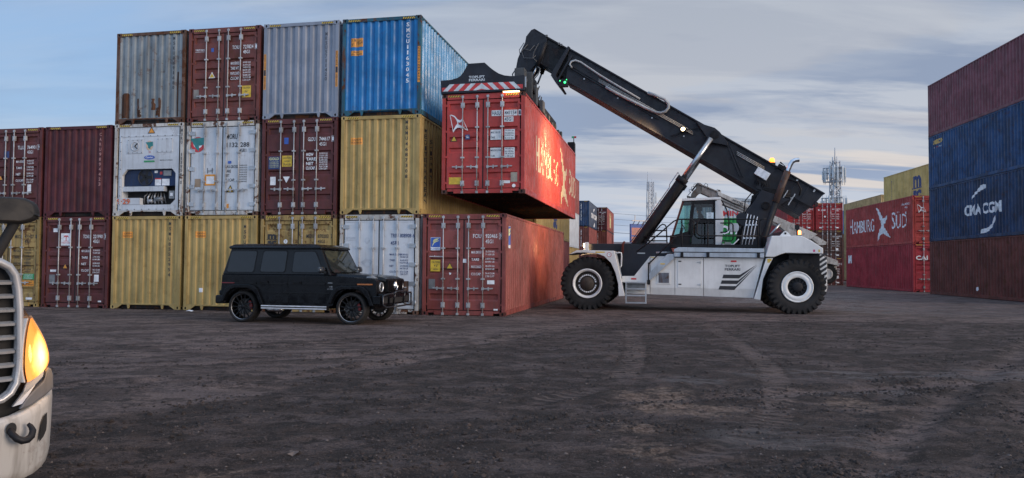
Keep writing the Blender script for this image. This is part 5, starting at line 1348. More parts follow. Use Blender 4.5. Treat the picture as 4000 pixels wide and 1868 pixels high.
b = MB(); b.prism([(6.75, .62), (7.30, .62), (7.345, .8), (7.345, 1.66), (7.19, 1.84), (6.75, 1.84)], .62, 3.55); cw = sp(b, 'counterweight', C_STW, bevel=.02)
d = Deco()
for k in range(6):
    z = 1.72 - k * .155
    d.poly([(6.98, z - .12), (7.335, z + .13), (7.335, z + .215), (6.98, z - .035)])
d.put('stripe', lambda u, v, e: (u, .617, v), [M_BLACK], cw)
b = MB(); b.box(6.2, 7.1, .45, .62, .95, 1.86); sp(b, 'wheel_arch_liner', C_STD2)
b = MB(); b.tube([(6.55, .7, 2.40), (6.55, .7, 2.46)], .06, 12); hb = sp(b, 'beacon_base', C_STD2)
b = MB(); b.tube([(6.55, .7, 2.46), (6.55, .7, 2.56), (6.55, .7, 2.585)], [.05, .05, .03], 12); sp(b, 'beacon', plain('beacon_amber', (.8, .25, .04), .3, 0, (1, .25, .05), 6))
b = MB(); b.box(6.46, 6.5, .6, .68, 2.41, 2.64); b.box(6.42, 6.54, .56, .72, 2.62, 2.76); sp(b, 'rear_lamp', C_STD2)
# marks on the side
d = Deco(); d.text('TOPLIFT', 4.28, 1.425, .08, .46, 0, .03); d.text('FERRARI', 4.275, 1.32, .08, .465, 0, .03)
d.poly([(4.235, 1.195), (4.73, 1.195), (5.25, 1.51), (4.72, 1.075), (4.205, 1.085)][:2] + [(5.24, 1.515), (4.70, 1.08), (4.20, 1.08)])
d.poly([(4.185, 1.015), (4.68, 1.015), (5.25, 1.50), (4.64, .905), (4.15, .905)])
d.poly([(4.125, .84), (4.61, .84), (5.255, 1.485), (4.56, .72), (4.085, .73)])
d.put('lettering', lambda u, v, e: (u, .297, v), [M_BLACK], S)
d = Deco(); d.rect(4.46, 4.63, 1.585, 1.64, 0); d.rect(1.38, 1.54, 1.01, 1.06, 0); d.rect(2.30, 2.44, 1.50, 1.535, 1); d.rect(1.99, 2.10, 1.64, 1.74, 1)
d.put('sticker', lambda u, v, e: (u, .296 if u > 4 else (.305 if u > 1.9 and v > 1.6 else (.196 if u > 2 else .30)), v), [M_RED, M_YEL], S)

# pedestal and boom -------------------------------------------------------------
b = MB()
PED = [(4.82, 2.0), (4.92, 2.6), (5.05, 3.25), (5.30, 3.62), (5.50, 3.95), (6.35, 3.62), (6.02, 3.40), (5.84, 2.9), (5.62, 2.0)]
b.prism(PED, 1.36, 1.58); b.prism(PED, 2.58, 2.80); b.prism([(4.9, 1.9), (5.1, 3.0), (5.7, 3.0), (5.6, 1.9)], 1.5, 2.7)
b.prism([(4.72, 2.9), (4.72, 3.12), (4.80, 3.2), (4.95, 3.2), (5.15, 3.0), (5.0, 2.7)], 1.36, 1.45)
sp(b, 'pedestal', C_STD, bevel=.012)
b = MB(); b.tube([(5.62, 1.28, 3.42), (5.62, 2.88, 3.42)], .13, 16)
for k in range(8): a = PI * k / 4; b.tube([(5.62 + .1 * math.cos(a), 1.26, 3.42 + .1 * math.sin(a)), (5.62 + .1 * math.cos(a), 1.29, 3.42 + .1 * math.sin(a))], .018, 6)
sp(b, 'pivot_pin', C_STD2)
b = MB()
for k in range(4): b.tube([(4.86 + k * .105, 1.30, 2.03), (4.98 + k * .105, 1.30, 2.72), (5.07 + k * .100, 1.31, 3.16 - k * .03)], .016, 6)
b.tube([(4.5, 1.2, 2.05), (4.78, 1.25, 2.34)], .018, 6)
for z in (2.35, 2.78): 
    for k in range(4): b.box(4.90 + (z - 2.03) * .17 + k * .104 - .03, 4.90 + (z - 2.03) * .17 + k * .104 + .03, 1.27, 1.33, z, z + .045)
sp(b, 'steel_pipe', M_WHITE)
sl = (3.83 - 9.01) / (7.47 + .85)             # boom slope
top = lambda x: 9.01 + sl * (x + .85)
bot = lambda x: 7.80 + sl * (x + .87)
b = MB(); b.prism([(-.85, top(-.85) - .05), (7.45, top(7.45) - .03), (7.16, 3.47), (6.71, 3.13), (-.95, bot(-.95) + .04)], 1.60, 2.56)
b.prism([(-.83, top(-.83)), (7.48, top(7.48)), (7.45, top(7.45) - .06), (-.86, top(-.86) - .06)], 1.53, 2.63)
b.prism([(-.90, bot(-.90) + .07), (6.74, bot(6.74) + .05), (6.70, bot(6.70)), (-.94, bot(-.94))], 1.55, 2.61)
sp(b, 'boom', C_STD, bevel=.012)
for (x, k) in ((6.7, 1), (7.0, .8)): b = MB(); b.bar((x, 1.59, top(x) - .06), (x - .55 * k, 1.59, bot(x - .55 * k) + .12), .03, .03); sp(b, 'stiffener', C_STD)
for p_, q_, w1, w2 in (((4.55, 1.585, 5.45), (4.95, 1.585, 4.4), .035, .04), ((4.42, 1.585, 5.6), (4.85, 1.585, 4.42), .035, .04), ((-.78, 1.585, 8.42), (2.25, 1.585, 6.47), .05, .09), ((-.80, 1.56, 8.30), (2.22, 1.56, 6.40), .05, .02)): b = MB(); b.bar(p_, q_, w1, w2); sp(b, 'stiffener', C_STD)
b = MB(); b.prism([(5.65, 4.72), (5.95, 4.60), (5.55, 3.95), (5.35, 4.02)], 1.575, 1.60)
sp(b, 'stiffener', C_STD)
b = MB()
for x in (-.3, .85, 2.0, 3.05, 6.05, 6.45): b.cbox((x, 1.58, bot(x) + .44), (.045, .03, .045))
for x in (6.62, 7.15): b.cbox((x, 1.57, top(x) - .12), (.05, .03, .09), Matrix.Rotation(R(30), 3, 'Y'))
sp(b, 'reflector', M_GALV)
b = MB()   # collar at the mouth of the outer boom
b.prism([(-.86, top(-.86) + .03), (-.78, top(-.78) + .02), (-1.28, bot(-1.28) - .02), (-1.05, 7.63), (-1.12, 7.60), (-1.46, 8.05), (-1.40, 8.2)], 1.50, 2.66)
b.bar((-.72, 1.52, 8.72), (-1.2, 1.52, 7.9), .05, .06)
sp(b, 'boom_collar', C_STD, bevel=.01)
# inner section and head
b = MB(); b.prism([(-1.9, top(-1.9) - .10), (-.2, top(-.2) - .10), (-.7, bot(-.7) + .12), (-1.86, bot(-1.86) + .10)], 1.67, 2.49)
b.prism([(-2.05, top(-2.05) - .02), (-.85, top(-.85) - .02), (-.88, top(-.88) - .09), (-2.05, top(-2.05) - .10)], 1.62, 2.54)
sp(b, 'inner_boom', C_STD2, bevel=.01)
b = MB()
HDP = [(-2.06, 9.76), (-2.18, 9.72), (-2.36, 9.50), (-2.40, 9.28), (-2.52, 9.05), (-2.66, 8.72), (-2.72, 8.40), (-2.76, 8.16), (-2.60, 8.06), (-2.30, 8.10), (-2.20, 8.28), (-1.95, 8.55), (-1.80, 8.48), (-1.62, 9.28), (-1.60, 9.46)]
b.prism(HDP, 1.62, 1.78); b.prism(HDP, 2.38, 2.54)
b.prism([(-2.08, 9.70), (-2.32, 9.45), (-2.35, 9.0), (-2.0, 8.8), (-1.7, 9.2), (-1.7, 9.45)], 1.75, 2.4)
b.prism([(-2.62, 8.66), (-2.70, 8.18), (-2.25, 8.2), (-2.2, 8.4)], 1.75, 2.4)
sp(b, 'boom_head', C_STD, bevel=.012)
b = MB(); b.tube([(-1.66, 1.58, 9.22), (-1.97, 1.58, 8.40)], .075, 10); b.tube([(-1.66, 2.60, 9.22), (-1.97, 2.60, 8.40)], .075, 10); dc = sp(b, 'damping_cylinder', C_STD2)
b = MB(); b.tube([(-1.97, 1.58, 8.40), (-2.12, 1.58, 8.02)], .035, 8); b.tube([(-1.97, 2.60, 8.40), (-2.12, 2.60, 8.02)], .035, 8); b.build('rod', C_ROD, dc)
for (pts, r) in (([(-2.3, 1.6, 9.2), (-2.5, 1.5, 8.95), (-2.42, 1.5, 8.7), (-2.1, 1.52, 8.68), (-2.0, 1.55, 8.78)], .016), ([(-2.05, 1.58, 9.15), (-2.2, 1.5, 8.95), (-2.45, 1.52, 9.05), (-2.56, 1.6, 8.9)], .014), ([(-1.9, 1.55, 9.2), (-2.05, 1.5, 8.9), (-2.1, 1.52, 8.7), (-1.95, 1.5, 8.55)], .014),
                 ([(-1.95, 1.55, 8.4), (-1.83, 1.5, 8.3), (-1.9, 1.5, 8.1), (-2.05, 1.55, 7.95)], .018), ([(-2.7, 1.65, 8.4), (-2.86, 1.7, 8.2), (-2.82, 1.75, 7.95)], .022), ([(-2.45, 1.7, 9.3), (-2.62, 1.7, 9.05), (-2.58, 1.7, 8.85)], .014)): b = MB(); b.tube(pts, r, 6); sp(b, 'hydraulic_hose', paint('hose_grey', (.10, .105, .11), .5))
b = MB()
for (x, z) in ((-2.5, 8.15), (-2.3, 8.12), (-2.62, 8.2), (-1.62, 9.46), (-1.18, 9.16), (-1.1, 9.11)): b.cbox((x, 1.58, z), (.07, .07, .07))
sp(b, 'hose_fitting', MATS['hose_grey'])
b = MB(); b.prism([(-2.12, 8.08), (-2.72, 8.2), (-2.78, 7.75), (-2.1, 7.68)], 1.7, 2.46); b.tube([(-2.42, 2.07, 7.75), (-2.42, 2.07, 7.2)], .42, 20); b.box(-2.6, -2.2, 1.5, 2.7, 7.45, 7.7); sp(b, 'rotator', C_STD2)
# lifting bracket, cylinders
b = MB()
for y0, y1 in ((1.40, 1.60), (2.56, 2.76)): b.prism([(3.45, top(3.45) - .10), (4.04, top(4.04) + .06), (4.20, top(4.2) + .02), (4.47, 5.50), (4.44, 5.42), (4.25, 5.47), (3.86, 5.55), (3.78, 5.72)], y0, y1)
br = sp(b, 'boom_bracket', C_STD, bevel=.01)
b = MB(); b.tube([(4.03, 1.36, 5.79), (4.03, 1.42, 5.79)], .14, 18)
for k in range(8): a = PI * k / 4; b.tube([(4.03 + .1 * math.cos(a), 1.34, 5.79 + .1 * math.sin(a)), (4.03 + .1 * math.cos(a), 1.37, 5.79 + .1 * math.sin(a))], .018, 6)
b.build('pin', C_STD2, br)
for yb in (1.30, 2.86):
    P0 = Vector((1.05, yb, 1.52)); P1 = Vector((3.03, yb, 4.36)); P2 = Vector((3.92, yb, 5.66))
    b = MB(); b.tube([P0, P0 + (P1 - P0) * .03, P1 - (P1 - P0) * .06, P1], [.17, .165, .165, .165], 18); b.tube([P1 - (P1 - P0) * .055, P1], .195, 18)
    c = sp(b, 'lift_cylinder', C_STD2)
    b = MB(); b.tube([P1 - (P1 - P0) * .02, P2], .088, 16); b.build('rod', C_ROD, c)
    if yb < 2:
        b = MB(); n_ = Vector((-.82, 0, .57)); q0 = P0 + (P1 - P0) * .12 + n_ * .2; q1 = P0 + (P1 - P0) * .85 + n_ * .2
        b.tube([q0, q1, q1 + Vector((.02, 0, .12)), P1 + n_ * .21 + Vector((.0, 0, .08)), P1 + n_ * .14], .018, 6)
        for k in (.2, .45, .7): q = P0 + (P1 - P0) * k; b.bar(q + n_ * .14, q + n_ * .22, .05, .05)
        b.build('oil_pipe', M_GALV, c)
# boom accessories
b = MB(); PX = [(-.72, 8.28), (-.80, 8.40), (-.74, 8.50), (-.60, 8.53), (-.42, 8.46), (.24, 7.98), (.85, 7.58), (1.6, 7.1)]
b.tube([(x, 1.52, z) for x, z in PX], .035, 6)
b.tube([(1.86, 1.48, 7.30), (2.2, 1.48, 7.16), (2.42, 1.48, 7.05), (2.54, 1.48, 6.90), (2.55, 1.48, 6.76), (2.45, 1.48, 6.64), (2.3, 1.48, 6.59), (2.12, 1.48, 6.62), (1.75, 1.48, 6.80), (1.28, 1.48, 7.06), (.75, 1.48, 7.36), (.45, 1.48, 7.56)], .052, 4)
sp(b, 'cable_chain', paint('chain_grey', (.34, .36, .37), .5))
b = MB()
for k in range(3):
    o = k * .05; b.tube([(.2, 1.55 - .012 * k, 7.86 - o), (3.35, 1.55 - .012 * k, 5.94 - o)], .014, 6); b.tube([(4.75, 1.56, 5.24 - o), (5.62, 1.56, 4.70 - o)], .014, 6)
sp(b, 'boom_pipe', paint('pipe_bright', (.42, .40, .37), .4, .2, .1, .2, .3))
b = MB(); b.bar((2.62, 1.52, 5.80), (3.0, 1.50, 5.93), .04, .04); b.bar((2.9, 1.5, 5.98), (3.5, 1.5, 6.05), .03, .03); b.tube([(3.02, 1.34, 6.0), (3.02, 1.50, 6.0)], .10, 14); wl = sp(b, 'work_lamp', C_STD2)
b = MB(); b.lathe([(0, -.03), (.035, -.025), (.058, -.01), (.062, .0)], (3.02, 1.335, 6.0), 16); b.build('lens', M_LIGHTW, wl)
b = MB(); b.box(-1.18, -.85, 1.48, 1.62, 7.62, 7.9); gl_ = sp(b, 'signal_lamp', C_STD2, bevel=.02)
b = MB(); b.lathe([(0, -.03), (.025, -.025), (.042, 0)], (-.96, 1.47, 7.77), 12); b.lathe([(0, -.02), (.014, -.015), (.022, 0)], (-1.13, 1.47, 7.83), 10); b.lathe([(0, -.02), (.012, -.015), (.018, 0)], (-.90, 1.47, 7.86), 10); b.build('lens', M_LIGHTG, gl_)
b = MB(); b.tube([(5.88, 1.75, top(5.88) - .02), (5.88, 1.75, top(5.88) + .05)], .11, 14); bb = sp(b, 'beacon_base', C_STD2)
b = MB(); b.tube([(5.88, 1.75, top(5.88) + .05), (5.88, 1.75, top(5.88) + .17), (5.88, 1.75, top(5.88) + .21)], [.085, .08, .04], 14); sp(b, 'beacon', M_LIGHTA)
b = MB(); b.bar((6.05, 1.6, top(6.05) + .05), (6.4, 1.6, top(6.4) + .06), .2, .1); b.tube([(6.1, 1.5, 4.85), (6.25, 1.5, 4.72), (5.95, 1.5, 4.66)], .03, 6); sp(b, 'valve_block', C_STD2)
b = MB(); b.prism([(5.42, 4.715), (5.80, 4.475), (5.66, 4.255), (5.285, 4.49)], 1.45, 1.58); sp(b, 'electrical_box', M_WHITE, bevel=.008)
b = MB()
rr = random.Random(4)
for k in range(9): x = 5.35 + k * .05; z = 4.42 - k * .032; b.tube([(x, 1.5, z), (x - .03 + .06 * rr.random(), 1.46, z - .12), (x - .06 + .1 * rr.random(), 1.5, z - .25)], .012, 5)
for k in range(5): b.tube([(5.15 + k * .03, 1.5, 3.3 - .1 * k), (5.22 + k * .03, 1.42, 3.75), (5.6, 1.42, 3.95 + .02 * k), (6.1, 1.42, 3.72 + .05 * k), (6.4, 1.45, 3.72 + .05 * k)], .022, 6)
b.tube([(4.95, 1.4, 3.2), (5.0, 1.4, 3.6), (5.2, 1.4, 3.85), (5.4, 1.45, 3.9)], .02, 6)
b.tube([(6.3, 1.5, 4.3), (6.62, 1.44, 4.2), (6.72, 1.44, 3.95), (6.68, 1.46, 3.75)], .03, 6)
for k in range(3): b.tube([(6.45, 1.44, 3.72 - .05 * k), (6.8, 1.42, 3.50 - .03 * k), (7.05, 1.42, 3.38 - .02 * k), (7.22 - .03 * k, 1.44, 3.40), (7.24 - .04 * k, 1.46, 3.50), (7.16, 1.5, 3.56)], .018, 6)
sp(b, 'hydraulic_hose', C_STD2)
b = MB()
for k in range(4): b.cbox((6.30 - .055 * k, 1.43, 3.88 - .09 * k), (.03, .04, .10), Matrix.Rotation(R(25), 3, 'Y')); b.cbox((6.52 - .055 * k, 1.43, 3.76 - .09 * k), (.03, .04, .10), Matrix.Rotation(R(25), 3, 'Y'))
sp(b, 'hose_clamp', M_GALV)
# exhaust
b = MB(); b.tube([(5.52, 1.08, 2.1), (5.55, 1.08, 2.45), (5.90, 1.08, 3.52)], .085, 12, 1); b.tube([(5.90, 1.08, 3.52), (6.27, 1.08, 4.50)], .105, 12, 0); ex = sp(b, 'exhaust_stack', [C_EXH, C_STD2])
b = MB(); b.tube([(6.26, 1.08, 4.48), (6.35, 1.08, 4.70), (6.41, 1.08, 4.80), (6.50, 1.08, 4.85), (6.62, 1.08, 4.86)], .072, 14, caps=False); b.build('chrome_tip', M_CHROME, ex)

# cab -----------------------------------------------------------------------
Y0, Y1 = 1.32, 2.82
b = MB(); b.prism([(2.98, 3.60), (3.0, 3.69), (4.22, 3.72), (4.24, 3.64)], Y0 - .02, Y1 + .02); cab = sp(b, 'cab', C_STW, bevel=.015)
def cp(mb, name, mats, **k): return mb.build(name, mats, cab, **k)
b = MB(); b.prism([(4.05, 3.64), (4.24, 3.64), (4.32, 2.95), (4.25, 2.12), (4.05, 2.12)], Y0, Y0 + .12); b.prism([(4.17, 3.64), (4.24, 3.64), (4.32, 2.95), (4.25, 2.12), (4.17, 2.12)], Y0 + .12, Y1 - .12); b.prism([(4.05, 3.64), (4.24, 3.64), (4.32, 2.95), (4.25, 2.12), (4.05, 2.12)], Y1 - .12, Y1); cp(b, 'rear_pillar', C_STW, bevel=.01)
b = MB()
for y in (Y0, Y1 - .07):
    b.bar((3.02, y + .035, 3.60), (2.66, y + .035, 2.42), .07, .06, 1); b.bar((3.36, y + .035, 3.62), (3.22, y + .035, 2.40), .07, .10, 0); b.bar((3.0, y + .035, 3.61), (4.1, y + .035, 3.63), .07, .09, 0)
    b.prism([(2.58, 2.15), (2.64, 2.46), (3.25, 2.62), (3.25, 2.15)], y, y + .06, 'y', 0); b.bar((3.28, y + .035, 2.98), (4.06, y + .035, 2.98), .06, .08, 0); b.bar((4.03, y + .035, 2.1), (4.03, y + .035, 3.64), .07, .05, 0)
b.bar((3.02, Y0, 3.60), (3.02, Y1, 3.60), .06, .06, 1); b.bar((2.63, Y0, 2.42), (2.63, Y1, 2.42), .06, .10, 1); b.prism([(2.56, 2.15), (2.60, 2.45), (2.68, 2.45), (2.68, 2.15)], Y0, Y1, 'y', 1); b.box(2.6, 4.2, Y0, Y1, 2.08, 2.16, 0)
cp(b, 'cab_frame', [C_STD2, paint('cab_frame_red_sheen', (.10, .028, .020), .45)])  # reddish front bars: a reflection put into the colour
b = MB(); b.raw([(3.0, Y0 + .05, 3.60), (3.0, Y1 - .05, 3.60), (2.64, Y1 - .05, 2.45), (2.64, Y0 + .05, 2.45), (3.006, Y0 + .05, 3.598), (3.006, Y1 - .05, 3.598), (2.646, Y1 - .05, 2.448), (2.646, Y0 + .05, 2.448)], [(0, 1, 2, 3), (7, 6, 5, 4)]); cp(b, 'windscreen', G_WIND, fix=False)
for y in (Y0 + .03, Y1 - .03):
    b = MB(); b.raw([(3.05, y, 3.56), (3.32, y, 3.58), (3.22, y, 2.62), (2.72, y, 2.48)], [(0, 1, 2, 3)]); cp(b, 'side_window', G_CAB, fix=False)
b = MB(); b.raw([(4.18, Y0 + .15, 3.6), (4.18, Y1 - .15, 3.6), (4.18, Y1 - .15, 3.0), (4.18, Y0 + .15, 3.0)], [(0, 1, 2, 3)]); cp(b, 'rear_window', G_CAB, fix=False)
for y in (Y0 + .01, Y1 - .01):
    b = MB()
    q = lambda x, z: (x, z)
    o_ = [(3.38, 3.59), (4.01, 3.60), (4.01, 2.16), (3.28, 2.16), (3.28, 3.0)]
    for i in range(len(o_)): b.bar((o_[i][0], y, o_[i][1]), (o_[(i + 1) % 5][0], y, o_[(i + 1) % 5][1]), .03, .05)
    b.bar((3.28, y, 2.95), (4.01, y, 2.95), .03, .10); b.bar((3.62, y, 2.9), (3.62, y, 2.2), .025, .03); b.box(3.40, 4.0, y - .012, y + .012, 3.50, 3.58)
    dr = cp(b, 'cab_door', C_STD2)
    b = MB(); b.raw([(3.40, y, 3.55), (3.98, y, 3.57), (3.98, y, 2.98), (3.31, y, 2.98)], [(0, 1, 2, 3)]); b.build('door_window', G_DOORG, cab, fix=False)
    b = MB(); b.raw([(3.30, y, 2.93), (3.99, y, 2.93), (3.99, y, 2.18), (3.30, y, 2.18)], [(0, 1, 2, 3)]); b.build('lower_window', glass_tint('cab_glass_dark', (.10, .12, .12)), cab, fix=False)
d = Deco(); d.rect(3.77, 4.0, 2.985, 3.215, 0)
for k in range(4): d.rect(3.83, 3.92 + .02 * (k % 2), 3.18 - .05 * k, 3.188 - .05 * k, 1)
d.put('paper_notice', lambda u, v, e: (u, Y0 - .012 - e, v), [plain('paper', (.55, .66, .70), .7), M_BLACK], cab)
b = MB(); b.prism([(3.62, 2.52), (4.0, 2.52), (4.0, 2.64), (3.62, 2.64)], 1.82, 2.32); b.prism([(3.88, 2.6), (4.02, 2.6), (4.10, 3.25), (4.0, 3.28)], 1.84, 2.30); b.prism([(4.0, 3.28), (4.1, 3.28), (4.11, 3.45), (4.02, 3.45)], 1.95, 2.2); b.box(3.68, 3.96, 1.9, 2.24, 2.16, 2.52); cp(b, 'operator_seat', C_STD2, bevel=.03)
b = MB(); b.bar((2.85, 2.07, 2.16), (3.0, 2.07, 2.75), .10, .10); b.lathe([(.19, -.012), (.205, 0), (.19, .012), (.175, 0), (.19, -.012)], (0, 0, 0), 20); 
V0 = len(b.V) - 100; rotw = Matrix.Rotation(R(62), 3, 'Y')
for i in range(V0, len(b.V)):
    v = Vector(b.V[i]); v = Vector((v.x, v.z, v.y)); b.V[i] = tuple(rotw @ v + Vector((3.04, 2.07, 2.80)))
cp(b, 'steering_column', C_STD2)
b = MB(); b.tube([(4.24, 1.25, 3.62), (4.40, 1.2, 3.3), (4.47, 1.2, 2.9), (4.45, 1.2, 2.62), (4.36, 1.2, 2.56), (4.2, 1.25, 2.56)], .022, 6); b.tube([(4.2, 1.2, 2.86), (4.55, 1.2, 2.86), (4.60, 1.2, 2.8), (4.60, 1.2, 2.35), (4.55, 1.2, 2.28), (4.25, 1.2, 2.28)], .022, 6); sp(b, 'cable_guide', C_STD2)
b = MB(); b.box(4.33, 4.52, 1.1, 1.3, 2.1, 2.24); b.lathe([(.06, -.08), (.075, 0), (.06, .08)], (4.3, 1.2, 2.2), 12); sp(b, 'filler_cap', M_GREY)
b = MB(); b.loft([[(4.64 + .15 * math.cos(a), 1.25 + dy, 2.72 + .15 * max(-.9, min(.9, 1.2 * math.sin(a)))) for a in [2 * PI * k / 16 for k in range(16)]] for dy in (0, .25)], sm=False); sp(b, 'reservoir', M_GALV)
b = MB(); rr = random.Random(9)
for k in range(10): b.tube([(4.6 + .2 * rr.random(), 1.5, 2.05), (4.72 + .15 * rr.random(), 1.42, 2.35 + .1 * rr.random()), (4.75 + .2 * rr.random(), 1.45, 2.8), (4.95, 1.45, 3.1)], .018, 5)
sp(b, 'hose_bundle', C_STD2)
# handrails
def rail(paths, name='handrail', r=.022):
    b = MB()
    for p in paths: b.tube(p, r, 8)
    return sp(b, name, C_STD2)
ry = .24
def rr4(x0, x1, z0, z1, c=.09): return [(x0 + c, ry, z1), (x1 - c, ry, z1), (x1 - c * .3, ry, z1 - c * .3), (x1, ry, z1 - c), (x1, ry, z0 + c), (x1 - c * .3, ry, z0 + c * .3), (x1 - c, ry, z0), (x0 + c, ry, z0), (x0 + c * .3, ry, z0 + c * .3), (x0, ry, z0 + c), (x0, ry, z1 - c), (x0 + c * .3, ry, z1 - c * .3), (x0 + c, ry, z1)]
rail([[(1.93, ry, 1.51), (2.74, ry, 2.33), (2.86, ry, 2.41), (3.25, ry, 2.41), (3.33, ry, 2.48), (3.33, ry, 2.86), (3.26, ry, 2.93), (2.84, ry, 2.93), (2.70, ry, 2.86), (1.95, ry, 2.20), (1.55, ry, 1.9)], [(1.93, ry, .94), (1.93, ry, 1.56)],
      [(3.52, ry, 2.93), (5.18, ry, 2.92), (5.27, ry, 2.85), (5.27, ry, 1.80)], [(3.52, ry, 2.93), (3.43, ry, 2.86), (3.43, ry, 2.49), (3.52, ry, 2.41), (5.27, ry, 2.40)], [(2.965, ry, 2.93), (2.965, ry, 1.80)], [(3.76, ry, 2.93), (3.76, ry, 1.80)],
      [(5.33, ry, 2.88), (5.33, ry, 2.42), (5.40, ry, 2.38), (5.52, ry, 2.38)], [(5.33, ry, 2.88), (5.40, ry, 2.93), (5.52, ry, 2.93)]])
for x, z in ((1.93, .92), (2.965, 1.80), (3.76, 1.80), (5.27, 1.79)): b = MB(); b.box(x - .045, x + .045, .15, .20, z - .06, z + .09); b.tube([(x, .14, z - .03), (x, .2, z - .03)], .04, 8); sp(b, 'rail_bracket', C_STD2)
fy = 1.15
rail([[(1.55, fy, 1.95), (1.85, fy, 2.3), (2.28, fy, 2.78), (2.36, fy, 2.83), (2.44, fy, 2.80), (2.48, fy, 2.72), (2.50, fy, 2.2)], [(1.75, fy, 2.42), (2.9, fy, 2.42)], [(1.75, fy, 2.28), (2.5, fy, 2.28)], [(2.12, fy, 2.62), (2.5, fy, 2.62)], [(2.05, fy, 2.55), (1.80, fy, 2.18)]], 'stair_rail')

# spreader --------------------------------------------------------------------
Ms = Matrix.Translation(ST_O) @ Matrix.Rotation(R(STY), 4, 'Z')
Mk = Matrix.Translation(Vector(HK)) @ Matrix.Rotation(R(HKY), 4, 'Z')
spr = bpy.data.objects.new('spreader', None)
b = MB(); b.box(-1.55, -.89, .4, 11.8, 3.02, 3.42); b.box(-2.1, -.25, 4.3, 7.9, 3.06, 3.5); b.box(-1.8, -.6, 5.2, 7.0, 3.5, 3.8); spr = b.build('spreader', C_STD2, S, bevel=.02); spr.matrix_local = Ms.inverted() @ Mk
EB = [(-2.47, 3.29), (-2.455, 2.925), (-2.43, 2.90), (0, 2.905), (.0, 3.33), (-.03, 3.35), (-.26, 3.33), (-.42, 3.335), (-.59, 3.36), (-.75, 3.42), (-.9, 3.52), (-1.0, 3.60), (-1.17, 3.755), (-1.66, 3.745), (-1.74, 3.60), (-1.81, 3.49), (-1.88, 3.40), (-1.98, 3.345), (-2.16, 3.30)]
for far in (0, 1):
    y0 = -.06 if not far else 12.192 - .12
    b = MB(); b.prism(EB, y0, y0 + .06); b.box(-2.44, 0, y0 + (.06 if not far else -.24), y0 + (.30 if not far else 0), 2.90, 3.2); b.box(-2.47, -2.43, y0 + (.06 if not far else -.25), y0 + (.25 if not far else 0), 2.9, 3.29); b.box(-.04, 0, y0 + (.06 if not far else -.25), y0 + (.25 if not far else 0), 2.9, 3.33)
    e = b.build('end_beam', C_STD, spr, bevel=.006)
    if not far:
        d = Deco(); Z0, Z1 = 2.965, 3.165
        band = [(-2.43, Z0), (-.05, Z0), (-.05, Z1 - .08), (-.28, Z1 - .08), (-.34, Z1), (-2.2, Z1), (-2.24, Z1 - .09), (-2.43, Z1 - .09)]
        d.poly(band, 0)
        def stripe(x, s):
            w = .145; t = .20 * s; q = [(x, Z0), (x + w, Z0), (x + w + t, Z1), (x + t, Z1)]
            d.poly(q, 1)
        for k in range(3): stripe(-2.40 + k * .315, 1); 
        for k in range(3): stripe(-.255 - k * .315, -1)
        d.poly([(-1.50, Z0), (-1.40, Z0), (-1.253, Z1 - .165 + .0), (-1.10, Z0), (-1.0, Z0), (-1.25, Z1)], 1)
        d.text('TOPLIFT', -1.63, 3.315, .07, .47, 1, .03); d.text('FERRARI', -1.625, 3.228, .07, .465, 1, .03)
        d.put('chevron_marking', lambda u, v, ee: (u, -.062 - ee, v), [plain('reflective_red', (.48, .03, .03), .45), plain('reflective_grey', (.52, .58, .62), .4)], spr)
        b = MB(); b.box(-.62, -.16, -.055, .02, 2.885, 2.905); b.build('lamp_strip', plain('lamp_strip_lit', (1, .8, .5), .3, 0, (1, .62, .28), 6), spr)
        b = MB(); b.box(.002, .04, -.04, .02, 3.0, 3.3); b.build('side_plate', M_GALV, spr)
b = MB(); b.tube([(-.05, 11.9, 3.3), (-.05, 11.9, 3.62)], .02, 6); b.box(-.3, .0, 11.7, 12.0, 3.0, 3.35); b.build('lamp_post', C_STD2, spr)
b = MB(); b.box(-.14, -.04, 11.88, 11.92, 3.55, 3.63, 0); b.box(-.04, .06, 11.88, 11.92, 3.55, 3.63, 1); b.build('indicator_lamp', [plain('indicator_green', (.02, .35, .16), .4), plain('indicator_red', (.45, .03, .03), .4)], spr)
b = MB(); rr = random.Random(12)

for q_ in ((-.42, -.12, .55, .9, 3.0, 3.72), (-.30, .02, 1.05, 1.14, 2.93, 3.72), (-.36, .0, 1.9, 2.2, 2.92, 3.5), (-.3, .03, 3.0, 3.4, 2.92, 3.3)): b2 = MB(); b2.box(*q_); b2.build('hydraulic_block', paint('gear_grey', (.07, .075, .08), .5), spr, bevel=.015)
b2 = MB(); b2.bar((-.15, 1.2, 3.6), (-.05, 2.6, 3.0), .12, .12); b2.build('brace', C_STD2, spr)

for k in range(14): y = .5 + k * .24; b.tube([(-.35 + .2 * rr.random(), y, 3.0), (-.2 + .15 * rr.random(), y + .1, 3.45 + .25 * rr.random()), (-.25, y + .3, 3.3), (-.2, y + .35, 3.0)], .02, 5)
for k in range(6): b.box(-.25, -.05, 4 + k * .8, 4.2 + k * .8, 2.9, 3.08 + .08 * (k % 2))
b.build('hydraulic_hose', paint('gear_grey', (.07, .075, .08), .5), spr)

